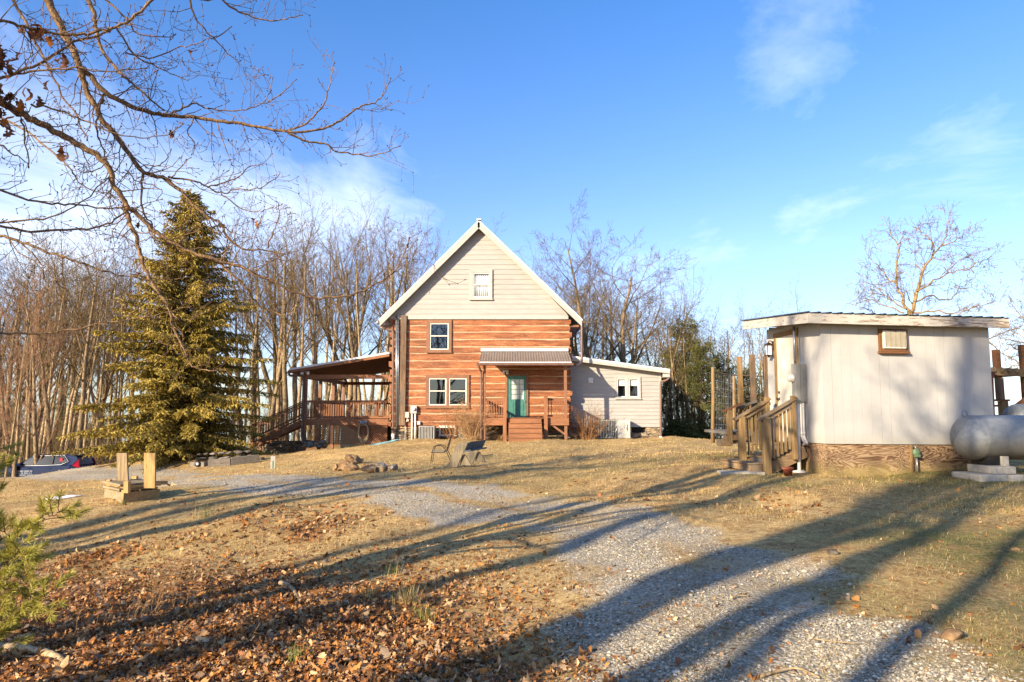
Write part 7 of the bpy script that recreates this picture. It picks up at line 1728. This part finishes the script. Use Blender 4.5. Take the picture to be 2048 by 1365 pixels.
for i, (px, top, Y, Rb, lab, st) in enumerate(((1372, 640, 46, 2.6, 'tallest dark pine right of the house addition', .30), (1405, 690, 44, 2.2, 'shorter full pine beside the wire fence left of the shed', .12), (1340, 700, 50, 1.9, 'narrow dark pine just right of the addition roof', .2), (1448, 715, 47, 2.2, 'low dark pine behind the wire fence', .08), (1500, 740, 50, 2.0, 'dark pine behind the tall deck posts', .08))):
    x = P(px, 825, Y).x; pine('pine_tree', (x, Y, gz(x, Y)), P(px, top, Y).z - gz(x, Y), Rb, lab, 300 + i, MAT['pine_far'], st, GP)
for i, (px, top, Y) in enumerate(((1350, 840, 43), (1372, 852, 42.5), (1398, 846, 43.5))):
    x = P(px, 825, Y).x; spruce('cedar_shrub', (x, Y, gz(x, Y) - .1), max(.9, P(px, top, Y).z - gz(x, Y)), .8, f'small dark cedar shrub at the foot of the pines, {ORD[i]} right of the addition', 400 + i, MAT['pine_far'], .22, .1, .02, .6, 'shrub')
for i, (px, top, Y, Rb) in enumerate(((150, 775, 58, 2.0), (30, 780, 60, 2.2), (205, 830, 50, 1.5))):
    x = P(px, 825, Y).x; pine('woods_pine', (x, Y, gz(x, Y)), P(px, top, Y).z - gz(x, Y), Rb, f'small pine in the left woods, {("between car and spruce","behind the near pine branches","just left of the spruce foot")[i]}', 420 + i, MAT['pine_far'], .05, 'young pines in the left woods', .8)
# ------------------------------------------------------------------ near pine at the left edge
rp = random.Random(66); prs = np.random.RandomState(66)
pb = Vector((-4.35, 4.5, 0)); pb.z = gz(pb.x, pb.y)
pn = thing('young_pine', pb, 'young pine with bright yellow-green needles at the left edge of the foreground', 'tree')
t = TB(); t.add([Vector((.02 * math.sin(i * 2), .02 * math.cos(i), -.2 + 3.6 * i / 9)) for i in range(10)], [.05 * (1 - i / 10.5) for i in range(10)], 9); link('trunk', t.mesh('trunk', MAT['bark_conifer']), pn)
NB = TB(); P0, D0, L0, W0, S0 = [], [], [], [], []
def shoot(p, d, L, nl=.05, dens=1.0, tone=0):
    """needle shoot: short twig clothed in paired needles"""
    d = d.normalized(); n = 4; pts = [p]; dd = d
    for i in range(1, n): dd = (dd + rvec(rp) * .10 + Vector((0, 0, .06))).normalized(); pts.append(pts[-1] + dd * L / (n - 1))
    NB.add(pts, [.0032, .0028, .0024, .0018], 5)
    m_ = int(L / .001 * .85 * dens)
    for k in range(m_):
        u = rp.random() ** .8; i = min(int(u * (n - 1)), n - 2); q = pts[i].lerp(pts[i + 1], u * (n - 1) - i); td = (pts[i + 1] - pts[i]).normalized(); e = Matrix.Rotation(rp.uniform(0, 6.28), 3, td) @ td.orthogonal().normalized(); a = R(rp.uniform(28, 68) * (1.1 - .45 * u))
        P0.append(q); D0.append(td * math.cos(a) + e * math.sin(a) + rvec(rp) * .08); L0.append(nl * rp.uniform(.7, 1.2)); W0.append(rp.uniform(.0013, .0019)); S0.append(min(1, max(0, .5 + tone + rp.uniform(-.22, .3))))
def bough(pts, Y0, Y1, ns_, spread=.10, L=(.06, .13), tone=0, dens=1.0):
    ws = [P(px - 85, py, Y0 + (Y1 - Y0) * i / (len(pts) - 1)) for i, (px, py) in enumerate(pts)]; c = catmull(ws, 4); NB.add(c, [.011 - .008 * i / (len(c) - 1) for i in range(len(c))], 6)
    for k in range(int(ns_ * 1.7)):
        u = .12 + .88 * (k + rp.random()) / ns_; x = u * (len(c) - 1); i = min(int(x), len(c) - 2); q = c[i].lerp(c[i + 1], x - i); td = (c[i + 1] - c[i]).normalized(); e = Matrix.Rotation(rp.uniform(0, 6.28), 3, td) @ td.orthogonal().normalized()
        d = td * .75 + e * .8; d.y *= .9; l2 = rp.uniform(*L)
        if rp.random() < .55:
            q2 = q + d.normalized() * spread * rp.uniform(.4, 1.2); NB.add([q, q.lerp(q2, .5) + rvec(rp) * .006, q2], [.003, .0028, .0025], 4); q = q2
        shoot(q, d + Vector((0, 0, .15)), l2, tone=tone + rp.uniform(-.1, .1), dens=dens)
    shoot(c[-1], c[-1] - c[-2], L[1], tone=tone, dens=dens)
bough([(-70, 1150), (-10, 1118), (40, 1097), (85, 1080), (132, 1058)], 4.5, 4.2, 19, .10)
bough([(-70, 1120), (0, 1105), (45, 1118), (90, 1125), (105, 1118)], 4.5, 4.1, 18, .11)
bough([(-70, 1180), (0, 1170), (40, 1155), (75, 1160), (92, 1168)], 4.4, 4.2, 17, .10)
bough([(-70, 1090), (-20, 1060), (5, 1030), (20, 1020)], 4.6, 4.4, 14, .09)
bough([(-70, 1235), (0, 1233), (35, 1241), (80, 1242), (118, 1228)], 4.4, 4.1, 15, .09)
bough([(-70, 1270), (0, 1265), (30, 1262), (55, 1272)], 4.4, 4.2, 11, .08)
bough([(-70, 1310), (-20, 1308), (8, 1300)], 4.3, 4.2, 6, .07)
bough([(-70, 1000), (-10, 990), (20, 975), (34, 960)], 4.8, 4.9, 13, .09, tone=-.08)
bough([(-70, 960), (-10, 950), (15, 935), (32, 938)], 4.8, 4.9, 10, .10, tone=-.08)
bough([(-70, 935), (0, 920), (40, 905), (70, 900), (86, 897)], 4.9, 5.2, 3, .05, (.05, .10), tone=-.1)
bough([(-80, 790), (-25, 778), (0, 765)], 5.0, 5.0, 2, .05, (.04, .08)); bough([(-80, 850), (-20, 838), (15, 830)], 5.0, 5.0, 2, .05, (.04, .08))
o = link('branches', NB.mesh('branches', MAT['bark_conifer']), pn)
for v in o.data.vertices: v.co -= pb
A = lambda q: np.array([tuple(x) for x in q]); V, F_, c = spindles(A(P0), A(D0), np.array(L0), np.array(W0), np.array(S0), prs)
link('crown', np_mesh('crown', V - np.array(tuple(pb)), F_, MAT['pine_near'], attrs={'shade': c}), pn)
print('near needles', len(P0))
# ------------------------------------------------------------------ ground cover
crs = np.random.RandomState(2024)
def sample(n, y0, y1, pw, margin=1.2):
    """points in the view wedge, denser near the viewer"""
    u = crs.uniform(0, 1, n); a = 1 - pw
    y = (y0 ** a + (y1 ** a - y0 ** a) * u) ** (1 / a) if abs(a) > 1e-6 else y0 * (y1 / y0) ** u
    x = crs.uniform(-1, 1, n) * (0.78 * y + margin); return x, y
def tint_material(name, rough=.8, trans=.3, ns=50):
    m, t = newmat(name); a = t.attr('tint', 'Color'); p = t.principled(a, rough, 0, None, .2); tr = t.new('ShaderNodeBsdfTranslucent'); t.l.new(a, tr.inputs[0]); mx = t.new('ShaderNodeMixShader'); mx.inputs[0].default_value = trans
    t.l.new(p.outputs[0], mx.inputs[1]); t.l.new(tr.outputs[0], mx.inputs[2]); t.out(mx.outputs[0]); return m
MAT['blade'] = tint_material('dry_grass_blade', .7, .3)
STRAW = np.array([srgb(c) for c in ('#c9ab6e', '#d8bc82', '#b5955a', '#e2ca94', '#a5854c', '#cdb072', '#bd9d64', '#94763f')])
GREEN = np.array([srgb(c) for c in ('#6f7a35', '#868a45', '#5b6a2c', '#979554')])
def blades(x, y, h, w, tiltm, green):
    n = len(x); z = GZ(x, y); yaw = crs.uniform(0, 6.283, n); tl = np.clip(crs.normal(tiltm, .32, n), .05, 1.45); bend = crs.uniform(.0, .5, n)
    dx, dy = np.cos(yaw), np.sin(yaw); sx, sy = -dy, dx
    a1 = tl * .8; a2 = np.minimum(tl + bend, 1.6); P0 = np.stack([x, y, z - .004], 1); d1 = np.stack([dx * np.sin(a1), dy * np.sin(a1), np.cos(a1)], 1); d2 = np.stack([dx * np.sin(a2), dy * np.sin(a2), np.cos(a2)], 1)
    P1 = P0 + d1 * (h * .55)[:, None]; P2 = P1 + d2 * (h * .45)[:, None]; S = np.stack([sx, sy, np.zeros(n)], 1) * w[:, None] * .5
    V = np.stack([P0 - S, P0 + S, P1 - S * .8, P1 + S * .8, P2 - S * .15, P2 + S * .15], 1).reshape(-1, 3)
    F_ = (np.arange(n)[:, None, None] * 6 + np.array([[0, 1, 3, 2], [2, 3, 5, 4]])[None]).reshape(-1, 4)
    c = STRAW[crs.randint(0, len(STRAW), n)] * crs.uniform(.8, 1.2, (n, 1)) * (.45 + .6 * fbm(x, y, 1.7, 67) + .55 * fbm(x, y, .3, 69))[:, None]; k = crs.uniform(0, 1, n) < green; c[k] = GREEN[crs.randint(0, len(GREEN), k.sum())] * crs.uniform(.8, 1.15, (k.sum(), 1)); return V, F_, np.repeat(c, 6, 0)
VV, FF, CC = [], [], []; base = 0
for (n, y0, y1, pw, h0, h1, w0, w1, tm) in ((330000, 2.6, 9, 1.2, .025, .065, .0016, .0032, 1.15), (260000, 9, 19, 1.1, .03, .075, .003, .006, .95), (150000, 19, 44, 1.0, .04, .09, .007, .013, .85)):
    x, y = sample(n, y0, y1, pw); g = gravel_at(x, y); lf = leaf_at(x, y); cl = fbm(x, y, .55, 61); cl2 = fbm(x, y, 2.4, 63)
    pr = np.clip(1 - 1.05 * g, .0, 1) * np.clip(1 - .75 * lf, .08, 1) * np.clip(.15 + 1.9 * (cl - .28), .1, 1) * np.clip(.45 + cl2, 0, 1)
    pr = np.maximum(pr, (.06 + .34 * np.clip((fbm(x, y, .6, 73) - .42) * 4, 0, 1)) * (g > .2))
    # nothing grows under the buildings
    inside = (y > 34.7) & (x > -11) & (x < 7.8); shx, shy = x - C0.x, y - C0.y; lx = shx * math.cos(RS) + shy * math.sin(RS); ly = -shx * math.sin(RS) + shy * math.cos(RS); inside |= (lx > .05) & (lx < 3.6) & (ly > .05) & (ly < 2.3)
    k = (crs.uniform(0, 1, n) < pr) & ~inside; x, y = x[k], y[k]; n = len(x); gr = np.clip(green_at(x, y) * .9 + .02, 0, .85)
    V, F_, c = blades(x, y, crs.uniform(h0, h1, n), crs.uniform(w0, w1, n), tm, gr); VV.append(V); FF.append(F_ + base); CC.append(c); base += len(V)
tag(link('dry_grass', np_mesh('dry_grass', np.concatenate(VV), np.concatenate(FF), MAT['blade'], attrs={'tint': np.concatenate(CC)})), 'matted straw-coloured winter grass on the lawn', 'grass', kind='stuff')
# fallen leaves
VV, FF, CC = [], [], []; base = 0
for (n, y0, y1, pw, s0, s1) in ((150000, 2.6, 9.5, 1.0, .024, .075), (40000, 9.5, 22, 1.0, .06, .12)):
    x, y = sample(n, y0, y1, pw); lf = leaf_at(x, y); g = gravel_at(x, y); pr = np.clip(lf * 1.0 + .008, 0, 1) * (1 - .85 * g); k = crs.uniform(0, 1, n) < pr; x, y = x[k], y[k]; n = len(x); lf = lf[k]
    z = GZ(x, y) + crs.uniform(.002, .045, n) * np.clip(lf * 1.3, .2, 1); tilt = crs.normal(0, .42, n); roll = crs.normal(0, .45, n)
    V, F_, c = leaf_arrays(np.stack([x, y, z], 1), crs.uniform(0, 6.283, n), tilt, roll, np.clip(np.exp(crs.normal(math.log((s0 + s1) / 2.45), .42, n)), .018, .14), np.abs(crs.normal(.45, .35, n)) * np.where(crs.uniform(0, 1, n) < .2, -1, 1), LEAFC[crs.randint(0, len(LEAFC), n)] * crs.uniform(.55, 1.3, (n, 1)), crs)
    VV.append(V); FF.append(F_ + base); CC.append(c); base += len(V)
tag(link('leaf_litter', np_mesh('leaf_litter', np.concatenate(VV), np.concatenate(FF), MAT['dead_leaf'], smooth=True, attrs={'tint': np.concatenate(CC)})), 'brown fallen oak leaves carpeting the foreground', 'fallen leaves', kind='stuff')
# gravel stones
x, y = sample(420000, 2.6, 18, 1.3); g = gravel_at(x, y); g2 = np.clip((g - .1) * 1.25, 0, 1) * np.clip(fbm(x, y, .5, 71) * 2.6 - .75, .03, 1); k = crs.uniform(0, 1, len(x)) < g2; x, y = x[k], y[k]; n = len(x)
s = np.exp(crs.normal(math.log(.0062), .42, n)) * np.clip(1 + (y - 5) * .03, 1, 1.5); z = GZ(x, y) + s * .25 + .006
octv = np.array([[1, 0, 0], [-1, 0, 0], [0, 1, 0], [0, -1, 0], [0, 0, 1], [0, 0, -1], [.7, .7, .45], [-.7, .6, .5], [.65, -.7, .5], [-.65, -.7, .4]], float)
octf = np.array([[6, 2, 7], [6, 7, 4], [6, 0, 2], [0, 6, 8], [8, 6, 4], [8, 4, 9], [9, 4, 7], [9, 7, 1], [1, 7, 2], [8, 9, 3], [9, 1, 3], [8, 3, 0], [0, 5, 2], [2, 5, 1], [1, 5, 3], [3, 5, 0]])
V = octv[None] * crs.uniform(.6, 1.35, (n, 10, 1)) * np.stack([np.ones(n), crs.uniform(.6, 1.0, n), crs.uniform(.45, .8, n)], 1)[:, None, :]; a = crs.uniform(0, 6.28, n); ca, sa = np.cos(a)[:, None], np.sin(a)[:, None]
V = np.stack([V[..., 0] * ca - V[..., 1] * sa, V[..., 0] * sa + V[..., 1] * ca, V[..., 2]], -1) * s[:, None, None] + np.stack([x, y, z], 1)[:, None, :]
STN = np.array([srgb(c) for c in ('#a89e8a', '#bdb29c', '#938873', '#c8bfab', '#7f7462', '#b0a58f', '#a0937a')]); c = STN[crs.randint(0, len(STN), n)] * crs.uniform(.62, 1.0, (n, 1))
F_ = (np.arange(n)[:, None, None] * 10 + octf[None]).reshape(-1, 3)
tag(link('gravel_stones', np_mesh('gravel_stones', V.reshape(-1, 3), F_, tint_material('limestone_gravel', .9, 0.0), attrs={'tint': np.repeat(c, 10, 0)})), 'loose pale crushed stone on the driveway', 'gravel', kind='stuff')
# ------------------------------------------------------------------ tufts, weeds, sticks
def tuft(px, py, label, n, h, greenp, w=.004, spread=.05, name='grass_tuft', cat='grass tuft'):
    g = G(px, py); x = g.x + crs.normal(0, spread, n); y = g.y + crs.normal(0, spread, n); hh = crs.uniform(.5, 1.1, n) * h
    V, F_, c = blades(x, y, hh, np.full(n, w), .38, np.full(n, greenp)); V = V - np.array(tuple(g)); o = link(name, np_mesh(name, V, F_, MAT['blade'], attrs={'tint': c})); o.location = g; return tag(o, label, cat, 'tufts of grass in the leaves')
tuft(783, 1147, 'small pale green tuft of grass highest up among the fallen leaves', 60, .13, .7)
tuft(742, 1197, 'low yellowish tuft of grass left of the straw tuft', 70, .12, .45)
tuft(817, 1210, 'thick straw-coloured tuft of grass standing in the fallen leaves', 130, .17, .15, spread=.06)
tuft(853, 1240, 'dark green tuft of grass beside the gravel edge', 60, .12, .9)
tuft(593, 1325, 'dark green tuft of grass nearest the viewer at the bottom', 90, .12, .95)
tuft(832, 1228, 'tiny green sprout of grass between two larger tufts', 30, .07, .9, spread=.03)
tuft(406, 1035, 'wispy arching green grass tuft right of the wooden box', 60, .30, .6, spread=.08)
tuft(243, 1010, 'short green grass tuft at the near corner of the wooden box', 50, .14, .9)
tuft(40, 1052, 'short green tuft left below the white bag', 40, .12, .8)
rw_ = random.Random(15)
def weed(px, py, label, n, h, sp, lean):
    g = G(px, py); T_ = TB()
    for i in range(n):
        p = Vector((rw_.gauss(0, sp), rw_.gauss(0, sp), -.02)); d = Vector((lean + rw_.uniform(-.25, .25), rw_.uniform(-.2, .2), 1)).normalized(); L = h * rw_.uniform(.5, 1.1); pts = [p]; dd = d
        for k in range(5): dd = (dd + rvec(rw_) * .06).normalized(); pts.append(pts[-1] + dd * L / 5)
        T_.add(pts, [.0022, .002, .0018, .0016, .0013, .001], 4)
        for k in range(rw_.randrange(1, 4)):
            q = pts[rw_.randrange(2, 5)]; d2 = (dd + rvec(rw_) * .5).normalized(); T_.add([q, q + d2 * L * .15, q + d2 * L * .28], [.0014, .0012, .0009], 4)
    o = link('dry_weed', T_.mesh('dry_weed', MAT['weed'])); o.location = g; return tag(o, label, 'dry weed', 'dry weed stems in the leaves')
MAT['weed'] = M('dry_stem', srgb('#8a6a48'), srgb('#b48e62'), ns=30, rough=.8, bump=.05)
weed(355, 1165, 'tall dry reddish weed stems above the leaf litter in the middle left', 12, .38, .07, .12)
weed(285, 1235, 'leaning dry grass stems in the shaded band of leaves', 16, .34, .10, .35)
weed(345, 1225, 'sparse upright dry stems right of the leaning grass stems', 9, .36, .12, .1)
weed(190, 1262, 'thin dry stalks near the pine, left in the leaves', 9, .30, .12, .3)
weed(470, 1300, 'few thin arching stalks in the leaves near the bottom edge', 6, .25, .05, .6)
def stick(pts, r0, r1, label, name='fallen_branch', mt='bark_pale', cat='branch', n=8):
    ws = [G(px, py) + Vector((0, 0, dz)) for px, py, dz in pts]; c = catmull(ws, 5); q = MB(); k = len(c); q.tube(c, [(r0 + (r1 - r0) * i / (k - 1)) * (1 + .12 * math.sin(i * 2.3)) for i in range(k)], n); return tag(q.build(name, MAT[mt]), label, cat)
stick([(-20, 1305, .03), (20, 1306, .035), (60, 1312, .035), (84, 1316, .03)], .034, .028, 'thick grey piece of dead branch in leaves below the pine', 'dead_log'); stick([(88, 1318, .03), (110, 1325, .03), (130, 1332, .02)], .036, .024, 'short pale broken log end right of the thick dead branch', 'dead_log')
stick([(560, 1176, .05), (574, 1180, .05), (588, 1188, .03), (592, 1197, .02)], .022, .016, 'bent grey stick lying on the leaves in the centre left')
stick([(195, 1168, .01), (220, 1160, .02), (246, 1156, .02), (268, 1150, .01)], .008, .005, 'thin bare stick on the mossy grass'); stick([(1520, 1362, .02), (1590, 1352, .03), (1640, 1364, .02)], .010, .006, 'pale twig on the gravel at the bottom edge')
stick([(1628, 1288, .02), (1660, 1292, .02), (1720, 1296, .02)], .006, .004, 'thin straw-coloured twig on the gravel, lower right'); stick([(1462, 1205, .03), (1475, 1200, .03), (1500, 1196, .015)], .010, .006, 'short dark twig on the shaded gravel')
def stone(px, py, s, label, sd, m_='rock_grey'):
    me = rock_mesh(sd, s, s * .8, s * .5, 2); me.materials.append(MAT[m_]); o = link('loose_stone', me); g = G(px, py); o.location = g + Vector((0, 0, s * .25)); tag(o, label, 'stone')
stone(1543, 1220, .035, 'single pale pebble on the straw strip beside the gravel', 501); stone(1905, 1282, .11, 'flat half-buried stone at the right edge of the gravel', 502, 'rock_tan'); stone(1665, 1110, .07, 'brown stone in the shaded grass right of the driveway', 503, 'rock_dark'); stone(1835, 1268, .07, 'flat buried stone on the gravel left of the larger one', 504)
# ------------------------------------------------------------------ shrubs by the house
def shrub(name, c, label, n, h, sp, seed, mt, arch=.25, fine=3, up=.9):
    r = random.Random(seed); T_ = TB()
    for i in range(n):
        a = r.uniform(0, 6.28); p = Vector((math.cos(a) * sp[0] * .3 * r.random(), math.sin(a) * sp[1] * .3 * r.random(), -.1)); d = Vector((math.cos(a) * sp[0] / h * r.uniform(.1, 1.1), math.sin(a) * sp[1] / h * r.uniform(.1, 1.1), up)).normalized(); L = h * r.uniform(.55, 1.1); pts = [p]; dd = d
        for k in range(6): dd = (dd + rvec(r) * .10 + Vector((math.cos(a), math.sin(a), 0)) * arch * .1 * k / 3).normalized(); pts.append(pts[-1] + dd * L / 6)
        T_.add(pts, [.009, .008, .007, .006, .005, .004, .003], 4)
        for k in range(fine * 3):
            j = r.randrange(2, 7); d2 = (dd + rvec(r) * .55).normalized(); l2 = L * r.uniform(.1, .28); q = pts[j]; m_ = q + d2 * l2 * .5 + rvec(r) * .02; e = m_ + (d2 + rvec(r) * .3).normalized() * l2 * .5; T_.add([q, m_, e], [.0045, .0038, .003], 3)
            if r.random() < .6: T_.add([m_, m_ + (d2 + rvec(r) * .6).normalized() * l2 * .2, m_ + (d2 + rvec(r) * .6).normalized() * l2 * .4], [.0035, .003, .0025], 3)
    o = link(name, T_.mesh(name, mt)); o.location = c; return tag(o, label, 'shrub')
MAT['shrub_tan'] = M('dry_shrub_stem', srgb('#9a7650'), srgb('#c7a174'), ns=20, rough=.85, bump=.05, big=.2); MAT['shrub_brown'] = M('brown_shrub_stem', srgb('#7b5636'), srgb('#a3784c'), ns=20, rough=.85, bump=.05, big=.2)
g = Vector((HX(945, 33.4), 33.4, gz(HX(945, 33.4), 33.4))); shrub('dry_shrub', g, 'large tangled tan dry shrub left of the porch steps', 170, 1.75, (.95, .6), 1, MAT['shrub_tan'])
g = Vector((HX(905, 33.6), 33.6, gz(HX(905, 33.6), 33.6))); shrub('dry_shrub', g, 'thin upright brown shrub in front of the basement window', 42, 1.7, (.8, .4), 2, MAT['shrub_brown'], .1, 2)
g = Vector((HX(1172, 34.0), 34.0, gz(HX(1172, 34), 34.0))); shrub('dry_shrub', g, 'brown fan-shaped bare shrub against the beige addition', 85, 1.7, (1.15, .5), 3, MAT['shrub_brown'], .2, 3)
g = Vector((HX(1000, 33.9), 33.9, gz(HX(1000, 33.9), 33.9))); shrub('dry_shrub', g, 'low yellowish shrub under the porch deck beside the steps', 60, .55, (.45, .3), 4, MAT['shrub_tan'], .3, 3, .6)
# brush at the foot of the woods
T_ = TB(); r = random.Random(88)
for i in range(1500):
    zone = r.random()
    if zone < .45: px, Y = r.uniform(-80, 250), r.uniform(40, 72)
    elif zone < .75: px, Y = r.uniform(250, 830), r.uniform(45, 66)
    else: px, Y = r.uniform(1300, 1560), r.uniform(43, 60)
    x = P(px, 825, Y).x; p = Vector((x, Y, gz(x, Y) - .1)); d = Vector((r.uniform(-.35, .35), r.uniform(-.3, .3), 1)).normalized(); L = r.uniform(1.2, 4.6); pts = [p]; dd = d
    for k in range(5): dd = (dd + rvec(r) * .10).normalized(); pts.append(pts[-1] + dd * L / 5)
    T_.add(pts, [.020, .017, .014, .011, .009, .006], 4)
    for k in range(9):
        q = pts[r.randrange(1, 6)]; d2 = (dd + rvec(r) * .6).normalized(); l2 = L * r.uniform(.12, .35); m_ = q + d2 * l2 * .5; T_.add([q, m_, m_ + (d2 + rvec(r) * .4).normalized() * l2 * .5], [.010, .008, .006], 3)
tag(link('undergrowth', T_.mesh('undergrowth', MAT['twig'])), 'tangled bare brush along the foot of the woods', 'undergrowth', kind='stuff')
